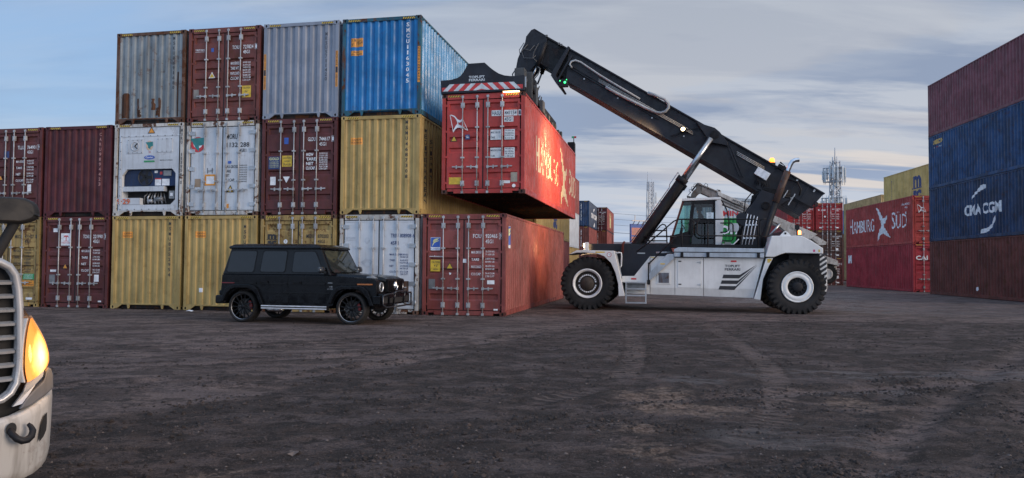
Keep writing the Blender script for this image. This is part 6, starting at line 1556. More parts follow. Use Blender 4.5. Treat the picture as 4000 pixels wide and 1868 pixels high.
# lit lamps of the machine
def spot(name, loc, tgt, power, col, size, blend=.6, rad=.06):
    l = bpy.data.lights.new(name, 'SPOT'); l.energy = power; l.color = col; l.spot_size = R(size); l.spot_blend = blend; l.shadow_soft_size = rad
    o = bpy.data.objects.new(name, l); COL.objects.link(o); o.location = loc; o.rotation_euler = (Vector(tgt) - Vector(loc)).to_track_quat('-Z', 'Y').to_euler(); return o
def kw_(x, y, z): return Mk @ Vector((x, y, z))
def sw(x, y, z): return Ms @ Vector((x, y, z))
spot('boom_work_light', sw(2.85, .75, 6.0), kw_(0, 5.2, 1.3), 1400, (1, .60, .28), 84, 1.0, .12)
for yl_, (ty_, tz_) in ((.45, (6.2, 1.85)), (3.62, (5.1, 2.05))):
    spot('front_head_light', sw(-.26, yl_, 2.10), RO + RN * ty_ + Vector((0, 0, tz_)), 75 if yl_ < 1 else 95, (1, .58, .22), 17, 1.0)
spot('front_flood_light', sw(-.26, .40, 2.14), RO + RN * 8.5 + Vector((0, 0, 1.6)), 120, (1, .62, .28), 90, 1.0)
# ------------------------------------------------------------------ black off-road car
CY = -13
C_CAR = paint('car_satin_black', (.003, .0038, .0056), .22, .12, 0, .06, 0, 0, spec=.22, coat=.05)
C_CAR2 = paint('car_trim_black', (.004, .0045, .006), .5, .2, 0, .08, 0, 0, spec=.25)
A = thing('off_road_car', 'black boxy off-road car with dark windows parked in front of the yellow containers', 'car', (-3.85, 17.85, 0), CY)
YL, YR = .04, 1.84; YC = (YL + YR) / 2
def ac(mb, name, mats, parent=None, **k): return mb.build(name, mats, parent or A, **k)
def arch(cx, cz, r, a0, a1, n=12): return [(cx + r * math.cos(a0 + (a1 - a0) * i / n), cz + r * math.sin(a0 + (a1 - a0) * i / n)) for i in range(n + 1)]
WF, WR_, WZ, WRAD = .04, -2.83, .385, .385
low = [(-3.42, .50), (-3.30, .47)] + arch(WR_, WZ, .47, PI - .15, .12) + [(-2.30, .43), (-.50, .43)] + arch(WF, WZ, .47, PI - .12, .15) + [(.58, .48), (.665, .50), (.68, .75), (.68, 1.02), (.66, 1.07), (.62, 1.085), (.1, 1.125), (-.50, 1.155), (-.60, 1.165), (-3.40, 1.165), (-3.43, .80)]
b = MB(); b.prism(low, YL, YR); body = ac(b, 'body', C_CAR, bevel=.022)
b = MB(); b.loft([[(-.55, .30, 1.14), (-.50, .36, 1.215), (-.50, 1.52, 1.215), (-.55, 1.58, 1.14)], [(.2, .32, 1.10), (.2, .38, 1.185), (.2, 1.50, 1.185), (.2, 1.56, 1.10)], [(.68, .36, 1.05), (.66, .42, 1.135), (.66, 1.46, 1.135), (.68, 1.52, 1.05)], [(.775, .38, 1.02), (.765, .44, 1.085), (.765, 1.44, 1.085), (.775, 1.5, 1.02)]], sm=False); ac(b, 'bonnet', C_CAR, bevel=.018)
# upper body: tapered cabin
gl = lambda z: (z - 1.165) / (1.82 - 1.165)
def gy(z): return YL + .02 + .115 * gl(z)
b = MB(); zt = 1.83
b.loft([[(-3.415, gy(1.165), 1.16), (-.50, gy(1.165), 1.16), (-.50, YR + YL - gy(1.165), 1.16), (-3.415, YR + YL - gy(1.165), 1.16)], [(-3.25, gy(zt), zt), (-.83, gy(zt), zt), (-.83, YR + YL - gy(zt), zt), (-3.25, YR + YL - gy(zt), zt)]], sm=False)
ac(b, 'cabin', C_CAR, bevel=.03)
b = MB(); RP = lambda y0, z, xa, xb: [(xa, y0, z), (xb, y0, z), (xb + .03, YC, z), (xb, 2 * YC - y0, z), (xa, 2 * YC - y0, z)]
b.loft([RP(.135, 1.80, -3.27, -.80), RP(.125, 1.835, -3.30, -.79), RP(.14, 1.865, -3.29, -.83), RP(.24, 1.915, -3.20, -1.0), RP(.42, 1.935, -3.0, -1.3)], sm=False); ac(b, 'roof', C_CAR, bevel=.02)
b = MB(); b.box(-3.25, -.86, .118, .15, 1.815, 1.835); b.box(-3.25, -.86, YR + YL - .15, YR + YL - .118, 1.815, 1.835); ac(b, 'rain_gutter', C_CAR2)
def rounded(P, r, n=4):
    out = []; k = len(P)
    for i in range(k):
        a, p, c = Vector(P[i - 1]), Vector(P[i]), Vector(P[(i + 1) % k]); d0 = (a - p).normalized() * r; d1 = (c - p).normalized() * r
        for j in range(n + 1):
            t = j / n; out.append(tuple((p + d0) * (1 - t) ** 2 + p * 2 * t * (1 - t) + (p + d1) * t ** 2))
    return out
WIN = [('rear_quarter_window', [(-3.225, 1.745), (-2.52, 1.745), (-2.57, 1.235), (-3.295, 1.235)]), ('rear_door_window', [(-2.335, 1.745), (-1.70, 1.745), (-1.725, 1.245), (-2.38, 1.245)]), ('front_door_window', [(-1.50, 1.735), (-.955, 1.735), (-.78, 1.40), (-.78, 1.245), (-1.52, 1.245)])]
for side in (0, 1):
    fy_ = (lambda z, e: gy(z) - e) if side == 0 else (lambda z, e: YR + YL - gy(z) + e)
    for nm, P in WIN:
        b = MB(); q = rounded(P, .06); cx = sum(p[0] for p in q) / len(q); cz = sum(p[1] for p in q) / len(q)
        big = [(cx + (p[0] - cx) * 1.0 + (.022 if p[0] > cx else -.022), p[1] + (.022 if p[1] > cz else -.022)) for p in q]
        b.loft([[(p[0], fy_(p[1], -.01), p[1]) for p in big], [(p[0], fy_(p[1], .006), p[1]) for p in big]], sm=False)
        f = ac(b, 'window_seal', C_CAR2)
        b = MB(); b.loft([[(p[0], fy_(p[1], .0), p[1]) for p in q], [(p[0], fy_(p[1], .009), p[1]) for p in q]], sm=False); b.build(nm, plain('car_side_glass', (.006, .008, .011), .08, 0, spec=.42), f)
M_GLC = plain('car_side_glass', (.006, .008, .011), .10, 0, spec=.22)
G_WS = plain('windscreen_glass', (.020, .026, .026), .04, 0, spec=.8)
b = MB(); wx = lambda z: -.50 + (1.20 - z) * .545 + .012
q = rounded([(.20, 1.235), (1.68, 1.235), (1.60, 1.765), (.28, 1.765)], .06)
b.loft([[(wx(p[1]) - .02, p[0], p[1]) for p in q], [(wx(p[1]) + .006, p[0], p[1]) for p in q]], sm=False); ac(b, 'windscreen', G_WS)
b = MB()
for y in (.55, 1.15): b.tube([(wx(1.235) + .03, y, 1.225), (wx(1.26) + .03, y + .1, 1.25), (wx(1.30) + .02, y + .42, 1.285)], .009, 6)
ac(b, 'wiper', C_CAR2)
# doors: slightly proud panels, handles, side mouldings
for side in (0, 1):
    s_ = lambda a, c: (YL - c, YL - a) if side == 0 else (YR + a, YR + c)
    for P, hx in (([(-1.585, .50), (-.62, .50), (-.60, 1.11), (-.66, 1.155), (-1.585, 1.155)], -1.46), ([(-2.24, .50), (-1.605, .50), (-1.605, 1.155), (-2.43, 1.155), (-2.43, .93), (-2.38, .78)], -2.34)):
        b = MB(); y0, y1 = s_(-.01, .006); b.prism(P, y0, y1); d_ = ac(b, 'door', C_CAR, bevel=.004)
        b = MB(); y0, y1 = s_(.006, .045); b.box(hx - .02, hx + .20, y0 if side == 0 else y1 - .012, y0 + .012 if side == 0 else y1, .985, 1.02); b.box(hx, hx + .02, y0, y1, .985, 1.02); b.box(hx + .17, hx + .19, y0, y1, .985, 1.02); b.tube([(hx + .01, (y0 + y1) / 2, .96), (hx + .01, (y0 + y1) / 2, .985)], .018, 8); b.build('handle', C_CAR2, d_)
    y0, y1 = s_(.004, .026)
    b = MB()
    for (x0, x1) in ((-3.40, -2.45), (-2.42, -2.12), (-2.10, -1.62), (-1.60, -1.25), (-1.22, -.62), (-.58, .18)): b.box(x0, x1, y0, y1, .945, .985)
    b.box(-2.32, -.45, y0, y1 - .008 if side else y1, .735, .755)
    ac(b, 'side_moulding', C_CAR2)
    b = MB(); b.box(.20, .58, y0, y1, .95, .982); ac(b, 'turn_signal', plain('amber_lens', (.36, .12, .03), .3))
    b = MB(); b.box(-3.40, -3.05, y0 - .002 if side == 0 else y0, y1 + (.002 if side else 0), .955, .978); ac(b, 'side_marker', plain('red_lens', (.16, .015, .02), .3))
    # wheel-arch flares
    for cx in (WF, WR_):
        b = MB(); y0, y1 = s_(-.03, .075)
        a0, a1 = (PI * 1.0, -.0)
        outer = [(cx - .60, .52)] + arch(cx, WZ + .02, .55, PI - .55, .55, 10) + [(cx + .62, .50)]
        outer = [(cx - .585, .50), (cx - .44, .82), (cx - .33, .90), (cx - .22, .93), (cx + .22, .93), (cx + .34, .90), (cx + .45, .81), (cx + .60, .46)]
        inner = [(cx + .50, .46), (cx + .40, .70), (cx + .30, .80), (cx + .18, .845), (cx - .18, .845), (cx - .30, .80), (cx - .40, .70), (cx - .49, .50)]
        b.prism(outer + inner, y0, y1); ac(b, 'wheel_arch', C_CAR, bevel=.012)
    y0, y1 = s_(-.02, .10)
    b = MB(); b.box(-2.28, -.52, y0, y1, .345, .44); st = ac(b, 'side_step', C_CAR2, bevel=.01)
    b = MB()
    yo = y0 if side == 0 else y1
    for z in (.425, .37): b.box(-2.26, -.54, yo - .006, yo + .006, z - .013, z + .013)
    b.build('chrome_strip', plain('satin_chrome', (.72, .73, .76), .3, .5), st)
    if side == 0:
        b = MB(); b.tube([(-1.95, .10, .33), (-2.15, .05, .325)], .045, 12); b.tube([(-1.78, .10, .33), (-1.98, .05, .325)], .045, 12); ac(b, 'exhaust_tip', M_CHROME)
    # mirror
    b = MB(); ym = -.20 if side == 0 else YR + .06
    b.loft([[(-.64 + .05 * math.cos(t) * sc, ym + .10 + dy, 1.305 + .075 * math.sin(t) * sc) for t in [2 * PI * k / 12 for k in range(12)]] for dy, sc in ((-.13, .55), (-.10, .95), (.02, 1.05), (.13, 1.0), (.16, .6))]); 
    for i in range(len(b.V)):
        v = b.V[i]; b.V[i] = (v[0] + (v[2] - 1.305) * -.15 - abs(v[1] - ym - .1) * .2, v[1], v[2])
    b.cbox((-.66, ym + (.22 if side == 0 else -.02), 1.24), (.07, .14, .05)); ac(b, 'mirror', plain('mirror_shell', (.02, .025, .032), .15, 0, spec=.7))
# wheels
def car_tyre():
    b = MB(); R_ = WRAD; w = .15
    b.lathe([(.305, -w * .86), (.33, -w), (.36, -w * .96), (R_ - .006, -w * .72), (R_, -w * .5), (R_, w * .5), (R_ - .006, w * .72), (.36, w * .96), (.33, w), (.305, w * .86)], (0, 0, 0), 48)
    for k in range(60):
        a = 2 * PI * k / 60; b.cbox((R_ * math.cos(a), 0, R_ * math.sin(a)), (.012, w * 1.3, .025), Matrix.Rotation(-a, 3, 'Y'))
    return b.mesh('tyre')
ME_CT = car_tyre()
def car_rim():
    b = MB(); b.lathe([(.308, -.10), (.308, .11), (.285, .12), (.285, -.09)], (0, 0, 0), 40)
    b.lathe([(.06, -.085), (.05, -.10), (.0, -.10)], (0, 0, 0), 18)
    for k in range(7):
        for s_ in (-.11, .11):
            a = 2 * PI * k / 7; a2 = a + s_ * 2.0
            p0 = Vector((.05 * math.cos(a), -.088, .05 * math.sin(a))); p1 = Vector((.29 * math.cos(a2), -.105, .29 * math.sin(a2)))
            b.bar(p0, p1, .03, .022)
    return b.mesh('rim')
ME_CR = car_rim()
for x in (WR_, WF):
    for side in (0, 1):
        y = YL + .12 if side == 0 else YR - .12
        w = link('wheel', ME_CT, M_RUBBER, A); w.location = (x, y, WZ); w.rotation_euler = (0, .4 + x, R(0) if side == 0 else PI)
        link('rim', ME_CR, C_CAR2, w)
        b = MB(); b.lathe([(.300, -.112), (.307, -.122), (.316, -.118), (.314, -.104)], (0, 0, 0), 48); b.build('rim_edge', plain('rim_machined', (.45, .46, .48), .32, .8), w)
        b = MB(); b.lathe([(.20, -.02), (.20, -.005), (.05, -.005)], (0, 0, 0), 28); b.build('brake_disc', M_GREY, w)
        b = MB(); b.lathe([(.15, -.04), (.22, -.045), (.225, 0), (.15, 0)], (0, 0, 0), 10, 0, True, -.55, .55); cal = b.build('brake_caliper', plain('caliper_red', (.22, .012, .012), .4), w); cal.rotation_euler = (0, -(.4 + x) - (.25 if side == 0 else 0), 0)
# front end
b = MB(); b.box(.70, .83, .10, 1.78, .47, .745); b.box(.62, .80, -.02, 1.90, .50, .70); b.box(.83, .86, .40, 1.48, .50, .66); bp_ = ac(b, 'front_bumper', C_CAR, bevel=.03)
b = MB()
for (y0, y1) in ((.08, .36), (1.52, 1.80)): b.box(.828, .836, y0, y1, .52, .66)
b.box(.858, .866, .45, 1.43, .52, .64); b.build('air_intake', M_DARK, bp_)
b = MB()
for s_ in (0, 1):
    m_ = lambda y: y if s_ == 0 else YL + YR - y
    b.tube([(.86, m_(.55), .765), (.93, m_(.52), .745), (.91, m_(.15), .735), (.86, m_(.02), .70), (.86, m_(.01), .50), (.90, m_(.12), .425), (.93, m_(.50), .435), (.88, m_(.62), .50)], .022, 8)
b.tube([(.93, .52, .745), (.96, .62, .79), (.96, 1.26, .79), (.93, 1.36, .745)], .024, 8); b.tube([(.93, .50, .435), (.95, .94, .43), (.93, 1.38, .435)], .022, 8); b.tube([(.88, .62, .50), (.93, .62, .79)], .02, 8); b.tube([(.88, 1.26, .50), (.93, 1.26, .79)], .02, 8)
ac(b, 'bull_bar', plain('bull_bar_satin', (.03, .033, .04), .22, .4, spec=.6))
for s_ in (0, 1):
    yc = .30 if s_ == 0 else YL + YR - .30
    b = MB(); b.box(.67, .692, yc - .17, yc + .15, .77, 1.03); hs = ac(b, 'headlight_panel', C_CAR2, bevel=.01)
    b = MB(); b.lathe([(.095, .0), (.105, .02), (.115, .02), (.118, 0)], (.692, yc, .90), 28, 0, True, 0, 2 * PI, 'x'); b.build('headlight_ring', plain('ring_bright', (.50, .52, .55), .3, .6), hs)
    b = MB(); b.lathe([(.0, .012), (.05, .010), (.094, .0)], (.692, yc, .90), 24, 0, True, 0, 2 * PI, 'x'); b.build('headlight', plain('headlight_glass', (.03, .034, .04), .12, 0, spec=.5), hs)
    b = MB(); b.loft([[(.36, yc - .12, 1.115), (.36, yc + .04, 1.115), (.36, yc + .0, 1.15), (.36, yc - .10, 1.15)], [(.48, yc - .13, 1.11), (.48, yc + .05, 1.11), (.48, yc + .02, 1.165), (.48, yc - .11, 1.165)], [(.60, yc - .10, 1.105), (.60, yc + .03, 1.105), (.60, yc + .0, 1.12), (.60, yc - .08, 1.12)]], sm=False); ac(b, 'turn_signal_pod', plain('pod_lens', (.16, .17, .18), .15), bevel=.01)
b = MB(); b.box(.67, .775, .47, 1.41, .78, 1.05); gr = ac(b, 'grille', M_DARK)
b = MB()
for k in range(15): y = .50 + k * .063; b.box(.775, .80, y - .010, y + .010, .79, 1.04)
b.build('grille_bar', plain('grille_bar_dark', (.04, .042, .048), .25, .8), gr)
b = MB(); b.box(.77, .81, .45, 1.43, 1.045, 1.075); b.box(.67, .80, .45, .475, .78, 1.05); b.box(.67, .80, 1.405, 1.43, .78, 1.05); b.build('grille_frame', C_CAR2, gr)
b = MB(); b.lathe([(.098, 0), (.102, .02), (.115, .02), (.118, 0)], (.80, YC, .915), 32, 0, True, 0, 2 * PI, 'x')
for k in range(3):
    a = PI / 2 + k * 2 * PI / 3; P_ = lambda rr_, t: (.81, YC + rr_ * math.cos(t), .915 + rr_ * math.sin(t))
    c_ = (.83, YC, .915); tip = P_(.108, a); l_ = P_(.022, a + PI / 3); r_ = P_(.022, a - PI / 3)
    b.raw([c_, l_, tip, r_], [(0, 1, 2), (0, 2, 3)])
b.build('star_emblem', M_CHROME, gr, fix=False)
# rear end and side badges
b = MB(); b.box(-3.58, -3.30, .02, 1.86, .45, .66); b.box(-3.50, -3.40, .05, 1.83, .66, .78); ac(b, 'rear_bumper', C_CAR2, bevel=.035)
b = MB(); b.lathe([(.0, -.12), (.30, -.12), (.36, -.08), (.36, .10), (.0, .10)], (-3.50, YC, 1.0), 28, 0, True, 0, 2 * PI, 'x'); ac(b, 'spare_wheel_cover', C_CAR)
d = Deco(); d.rect(-.56, -.44, .985, .995); d.text('V8', -.53, .885, .025, .09); d.text('BITURBO', -.57, .835, .02, .14); d.put('badge', lambda u, v, e: (u, YL - .002, v), [M_GALV], A)
b = MB(); b.box(-3.2, .5, .35, 1.55, .36, .50); b.tube([(WR_, .1, WZ), (WR_, 1.78, WZ)], .07, 10); b.tube([(WF, .1, WZ), (WF, 1.78, WZ)], .07, 10); ac(b, 'underbody', C_CAR2)

# ------------------------------------------------------------------ white lorry at the left edge
TY = 42
C_TRK = paint('lorry_silver_white', (.42, .43, .45), .33, .12, 0, .3, .35, .003, coat=.2)
C_TRKB = paint('lorry_bumper_white', (.38, .375, .365), .5, .15, .05, .55, 0, .003)
C_BLKP = paint('lorry_black_plastic', (.022, .023, .026), .6, .3, 0, .3)
TK = thing('lorry', 'white lorry nosing into the yard from the left edge with its amber head lamp lit', 'lorry', (-2.75, 4.0, 0), TY)
def tk(mb, name, mats, parent=None, **k): return mb.build(name, mats, parent or TK, **k)
def swp(x): return -.02 + (.0 if x < -.1 else .55 * (x + .1) ** 1.6) + (.03 * (x + .1) ** 2 if x < -.1 else 0)
def patch(P, yf, th=.02):
    b = MB(); b.loft([[(x, yf(x, z), z) for x, z in P], [(x, yf(x, z) + th, z) for x, z in P]], sm=False); return b
# grille opening, slats and surround
b = MB(); b.prism([(-1.5, .72), (.04, .72), (.09, .75), (.12, .82), (.13, 1.2), (.115, 1.36), (.08, 1.41), (-1.5, 1.43)], .10, .12); tk(b, 'grille_mesh', M_DARK)
for k in range(9):
    z = .81 + k * .0745
    if z > 1.40: break
    b = MB(); b.loft([[(x, swp(x) + .018, z - .012), (x, swp(x) + .012, z + .002), (x, swp(x) + .050, z + .012), (x, swp(x) + .055, z + .004)] for x in (-1.5, -.8, -.3, 0, .08, .117)], sm=False); tk(b, 'grille_slat', C_TRK)
b = MB(); PTH = [(-1.5, 1.455), (-.5, 1.455), (-.05, 1.452), (.03, 1.44), (.075, 1.415), (.105, 1.37), (.121, 1.29), (.131, 1.18), (.137, 1.0), (.136, .87), (.126, .785), (.10, .735), (.06, .705), (0, .695), (-.5, .69), (-1.5, .69)]
b.tube([(x, swp(x) - .0, z) for x, z in PTH], .018, 10); b.tube([(x, swp(x) + .03, z) for x, z in PTH], .024, 10); tk(b, 'grille_surround', C_TRK)
# bonnet behind the surround
def hood_ring(y, dx, dz, zb): return [(-1.9, y, zb), (-1.9, y, 1.44 + dz), (-.05 + dx, y, 1.46 + dz), (.04 + dx, y, 1.43 + dz), (.10 + dx, y, 1.36 + dz), (.13 + dx, y, 1.22 + dz * .7), (.14 + dx, y, 1.0 + dz * .4), (.14 + dx, y, zb)]
b = MB(); b.loft([hood_ring(.06, 0, 0, .72), hood_ring(.25, .01, .03, .72), hood_ring(.8, .02, .10, .72), hood_ring(1.6, .02, .17, .72)], caps=False); tk(b, 'bonnet', C_TRK)
b = MB(); b.loft([[(-2.0, y, .75), (-2.0, y, zt_), (.05, y, zt_), (.12, y, zt_ - .2), (.14, y, .75)] for y, zt_ in ((1.6, 1.6), (1.75, 2.2), (2.0, 2.75), (3.4, 2.85))], sm=False); tk(b, 'cab', C_TRK, bevel=.03)
b = MB(); b.loft([[(-1.85, y - .015, z), (-.02, y - .015, z), (-.02, y + .02, z), (-1.85, y + .02, z)] for y, z in ((1.645, 1.80), (1.75, 2.2), (1.95, 2.64))], sm=False); tk(b, 'windscreen', M_GLASSD)
b = MB()
b.lathe([(.28, -.12), (.45, -.14), (.51, -.1), (.51, .1), (.45, .14), (.28, .12)], (0, 0, 0), 32, 0, True, 0, 2 * PI, 'x'); w_ = tk(b, 'wheel', M_RUBBER); w_.location = (-.10, 1.05, .51)
b = MB(); b.lathe([(.0, .02), (.1, .05), (.2, .0), (.285, .06)], (0, 0, 0), 24, 0, True, 0, 2 * PI, 'x'); b.build('rim', M_GALV, w_)
# head lamp
LI = [(.178, 1.135), (.168, 1.08), (.160, 1.0), (.157, .92), (.160, .85), (.172, .788)]
LO = [(.184, 1.130), (.222, 1.06), (.254, .99), (.273, .925), (.279, .872), (.272, .838)]
LI, LO = curve(LI, 5), curve(LO, 5)
NL = 9; V = []; F = []
for i in range(len(LI)):
    for j in range(NL):
        t = j / (NL - 1); x = LI[i][0] + (LO[i][0] - LI[i][0]) * t; z = LI[i][1] + (LO[i][1] - LI[i][1]) * t
        bl = math.sin(PI * t) * .012
        V.append((x + bl * .2 + .04 * t ** 1.5, .005 + .26 * t ** 1.5 - bl, z))
for i in range(len(LI) - 1):
    for j in range(NL - 1): F.append((i * NL + j, i * NL + j + 1, (i + 1) * NL + j + 1, (i + 1) * NL + j))
mL, ntL, bL = _nt('headlamp_lit')
tcn = ntL.nodes.new('ShaderNodeTexCoord'); 
vd = ntL.nodes.new('ShaderNodeVectorMath'); vd.operation = 'DISTANCE'; vd.inputs[1].default_value = (.243, .13, .925); ntL.links.new(tcn.outputs['Object'], vd.inputs[0])
sc_ = ntL.nodes.new('ShaderNodeVectorMath'); sc_.operation = 'MULTIPLY'; sc_.inputs[1].default_value = (1, .55, .62); ntL.links.new(tcn.outputs['Object'], sc_.inputs[0])
vd.inputs[1].default_value = (.246, .55 * .15, .62 * .915); ntL.links.new(sc_.outputs[0], vd.inputs[0])
nn = noise_n(ntL, tcn.outputs['Object'], 26, 3); ad = ntL.nodes.new('ShaderNodeMath'); ad.operation = 'MULTIPLY_ADD'; ad.inputs[1].default_value = .035; ntL.links.new(nn, ad.inputs[0]); ntL.links.new(vd.outputs['Value'], ad.inputs[2])
core = ramp(ntL, ad.outputs[0], .035, .115, 1, 0)
ec = mixc(ntL, core, (1.0, .27, .03), (1.0, .62, .20)); ntL.links.new(ec, bL.inputs['Emission Color'])
es = ntL.nodes.new('ShaderNodeMath'); es.operation = 'MULTIPLY_ADD'; es.inputs[1].default_value = 2.0; es.inputs[2].default_value = .50; ntL.links.new(core, es.inputs[0]); ntL.links.new(es.outputs[0], bL.inputs['Emission Strength'])
bL.inputs['Base Color'].default_value = (.45, .22, .08, 1); bL.inputs['Roughness'].default_value = .12
b = MB(); b.raw(V, F, 0, True); lens = tk(b, 'head_lamp', mL, fix=False)
b = MB(); b.loft([[(x - .006, .02, z) for x, z in LI] , [(x - .012, .012, z) for x, z in LI], [(x - .03, .03, z) for x, z in LI]], closed=False, caps=False); tk(b, 'lamp_bezel', C_TRK, fix=False)
b = MB(); b.loft([[(x + .042, .27, z + .004) for x, z in LO], [(x - .06, .34, z) for x, z in LO], [(x - .12, .9, z + .02) for x, z in LO]], closed=False, caps=False); b.loft([[(.175, .01, 1.14), (.14, .02, 1.20), (.13, .05, 1.22)], [(.19, .27, 1.14), (.14, .3, 1.25), (.10, .3, 1.28)], [(.12, .9, 1.16), (.1, .9, 1.3), (.05, .9, 1.35)]], closed=False, caps=False); b.box(-1.9, .15, .3, 1.7, .95, 1.1); tk(b, 'wing', C_TRK, fix=False)
patch([(.105, .665), (.155, .735), (.172, .785), (.225, .805), (.268, .835), (.272, .82), (.225, .775), (.19, .715), (.16, .675)], lambda x, z: .0 + .9 * max(0, x - .14), .03); b = patch([(.105, .665), (.155, .735), (.172, .785), (.225, .805), (.268, .832), (.262, .80), (.222, .765), (.185, .715), (.15, .675)], lambda x, z: .0 + .9 * max(0, x - .14), .03); tk(b, 'lamp_valance', C_TRK)
b = patch([(x_ + .13 * max(0, x_ - .12), z_) for x_, z_ in [(.13, .648), (.165, .70), (.20, .735), (.25, .775), (.262, .825), (.274, .845), (.288, .835), (.301, .80), (.303, .72), (.27, .695), (.19, .655)]], lambda x, z: -.04 + 1.0 * max(0, x - .12), .05); tk(b, 'bumper_cap', paint('cap_grey', (.13, .135, .15), .5, .15, 0, .3), bevel=.01)
b = MB(); b.box(-1.5, .22, .10, .14, .55, .86); tk(b, 'gap_shade', M_DARK)  # dark sheet for the shade between bumper and grille
# bumper
BP0 = [(-1.6, -.06, .595, .26), (-.8, -.10, .598, .265), (-.3, -.10, .60, .27), (-.05, -.085, .605, .278), (.05, -.065, .612, .284), (.12, -.035, .622, .294), (.18, .005, .640, .312), (.225, .055, .662, .333), (.262, .12, .685, .358), (.287, .20, .700, .380), (.301, .30, .708, .398), (.303, .45, .710, .405)]
BP0 = [(x, y, a, c - (.09 * max(0, x) / .3)) for x, y, a, c in BP0]
BP = [(x + .145 * max(0, y), y, a, c) for x, y, a, c in BP0]
def bsurf(x, out=.0):
    for i in range(len(BP) - 1):
        a, c = BP[i], BP[i + 1]
        if x <= c[0] or i == len(BP) - 2:
            t = (x - a[0]) / (c[0] - a[0]); return a[1] + (c[1] - a[1]) * t - out
b = MB(); b.loft([[(x - .03, y + .05, zt_ - .004), (x - .004, y + .012, zt_), (x, y - .004, zt_ - .016), (x + .002, y - .008, zt_ - .05), (x, y + .0, (zt_ + zb_) / 2), (x - .003, y + .010, zb_ + .06), (x - .008, y + .022, zb_ + .012), (x - .022, y + .05, zb_)] for x, y, zt_, zb_ in BP], closed=False, caps=False); tk(b, 'bumper', C_TRKB, fix=False)
d = Deco(); d.circ(.088, .56, .026, 0, 18, .034); d.poly([(.283, .60), (.284, .54), (.280, .50), (.262, .47), (.236, .452), (.240, .50), (.247, .55), (.262, .585)], 0); d.poly([(-.4, .52), (-.02, .52), (.035, .475), (.02, .40), (-.01, .36), (-.4, .36)], 0)
d.put('painted_opening', lambda u, v, e: (u + .004, bsurf(u) - .022 + .10 * max(0, .5 - v) * 0, v), [M_DARK], TK)  # flat dark patches painted for the shade inside the holes
HKP = [(.112, -.02, .565), (.113, -.07, .558), (.120, -.10, .538), (.140, -.115, .512), (.165, -.115, .495), (.192, -.105, .495), (.213, -.09, .512), (.222, -.075, .540), (.214, -.06, .566), (.200, -.055, .584)]
b = MB(); b.tube([(.085 + (x - .112) * .95, y, .56 + (z - .565) * .85) for x, y, z in HKP], [.015, .016, .017, .018, .019, .019, .018, .017, .013, .009], 10); tk(b, 'tow_hook', C_STD2)
# bonnet mirror
b = MB(); MO = rounded([(-.12, 1.815), (.19, 1.815), (.25, 1.785), (.268, 1.725), (.257, 1.69), (.19, 1.662), (-.12, 1.668)], .02, 2)
b.loft([[(.06 + (x - .06) * s_, .40 + dy, 1.742 + (z - 1.742) * s_) for x, z in MO] for dy, s_ in ((-.13, .80), (-.11, .93), (-.06, 1.0), (.02, 1.0), (.06, .92))]); mm = tk(b, 'bonnet_mirror', C_BLKP)
b = MB(); b.tube([(.15, .37, 1.70), (.135, .38, 1.64), (.075, .42, 1.50), (.04, .45, 1.40)], [.036, .028, .030, .036], 12); b.build('mirror_arm', C_BLKP, mm)
pl = bpy.data.lights.new('head_lamp_light', 'POINT'); pl.energy = 1.2; pl.color = (1, .55, .2); pl.shadow_soft_size = .05
po = bpy.data.objects.new('head_lamp_light', pl); COL.objects.link(po); po.location = Matrix.Translation((-2.75, 4.0, 0)) @ Matrix.Rotation(R(TY), 4, 'Z') @ Vector((.34, .02, .93))
# ------------------------------------------------------------------ driver in the cab
def person(name, label, M, joints, edges, radii, skin, cloth, hair, head, facing):
    """joints grown into one continuous body with the Skin modifier, root at the pelvis"""
    me = bpy.data.meshes.new(name); me.from_pydata([M @ Vector(j) for j in joints], edges, [])
    o = bpy.data.objects.new(name, me); COL.objects.link(o)
    sk = o.modifiers.new('Skin', 'SKIN'); sk.use_smooth_shade = True
    for i, r in enumerate(radii):
        v = me.skin_vertices[0].data[i]; v.radius = (r, r) if not isinstance(r, tuple) else r; v.use_root = (i == 0)
    ss = o.modifiers.new('Subsurf', 'SUBSURF'); ss.levels = 1; ss.render_levels = 2
    dg = bpy.context.evaluated_depsgraph_get(); dg.update()
    m2 = bpy.data.meshes.new_from_object(o.evaluated_get(dg)); o.modifiers.clear(); o.data = m2
    m2.materials.clear(); m2.materials.append(cloth); m2.materials.append(skin)
    hc = M @ Vector(head); hands = [M @ Vector(j) for j in joints[-12:]]
    for p in m2.polygons:
        c = p.center; p.use_smooth = True
        if c.z > hc.z - .15 or min((c - h).length for h in hands) < .05: p.material_index = 1
    # features and hair
    f = M.to_3x3() @ Vector(facing); r_ = f.cross(Vector((0, 0, 1)))
    b = MB()
    b.lathe([(0, .125), (.06, .115), (.10, .07), (.108, .02), (.10, -.03), (.085, -.07)], tuple(hc + Vector((0, 0, .015)) - f * .018), 16, 0, True, 0, 2 * PI, 'z'); b.build('hair', hair, o).parent = o
    b = MB()
    for s_ in (-1, 1): b.lathe([(0, .012), (.012, 0), (0, -.012)], tuple(hc + f * .093 + r_ * s_ * .032 + Vector((0, 0, .0))), 8, 0, True, 0, 2 * PI, 'z'); b.lathe([(0, .03), (.014, .01), (.012, -.02), (0, -.03)], tuple(hc + r_ * s_ * .088), 8, 1, True, 0, 2 * PI, 'z')
    b.bar(hc + f * .095 + Vector((0, 0, -.005)), hc + f * .118 + Vector((0, 0, -.032)), .022, .02, 1); b.bar(hc + f * .094 - r_ * .022 + Vector((0, 0, -.062)), hc + f * .094 + r_ * .022 + Vector((0, 0, -.062)), .008, .01, 2)
    b.build('face', [M_DARK, skin, plain('lips', (.22, .08, .07), .6)], o)
    return o
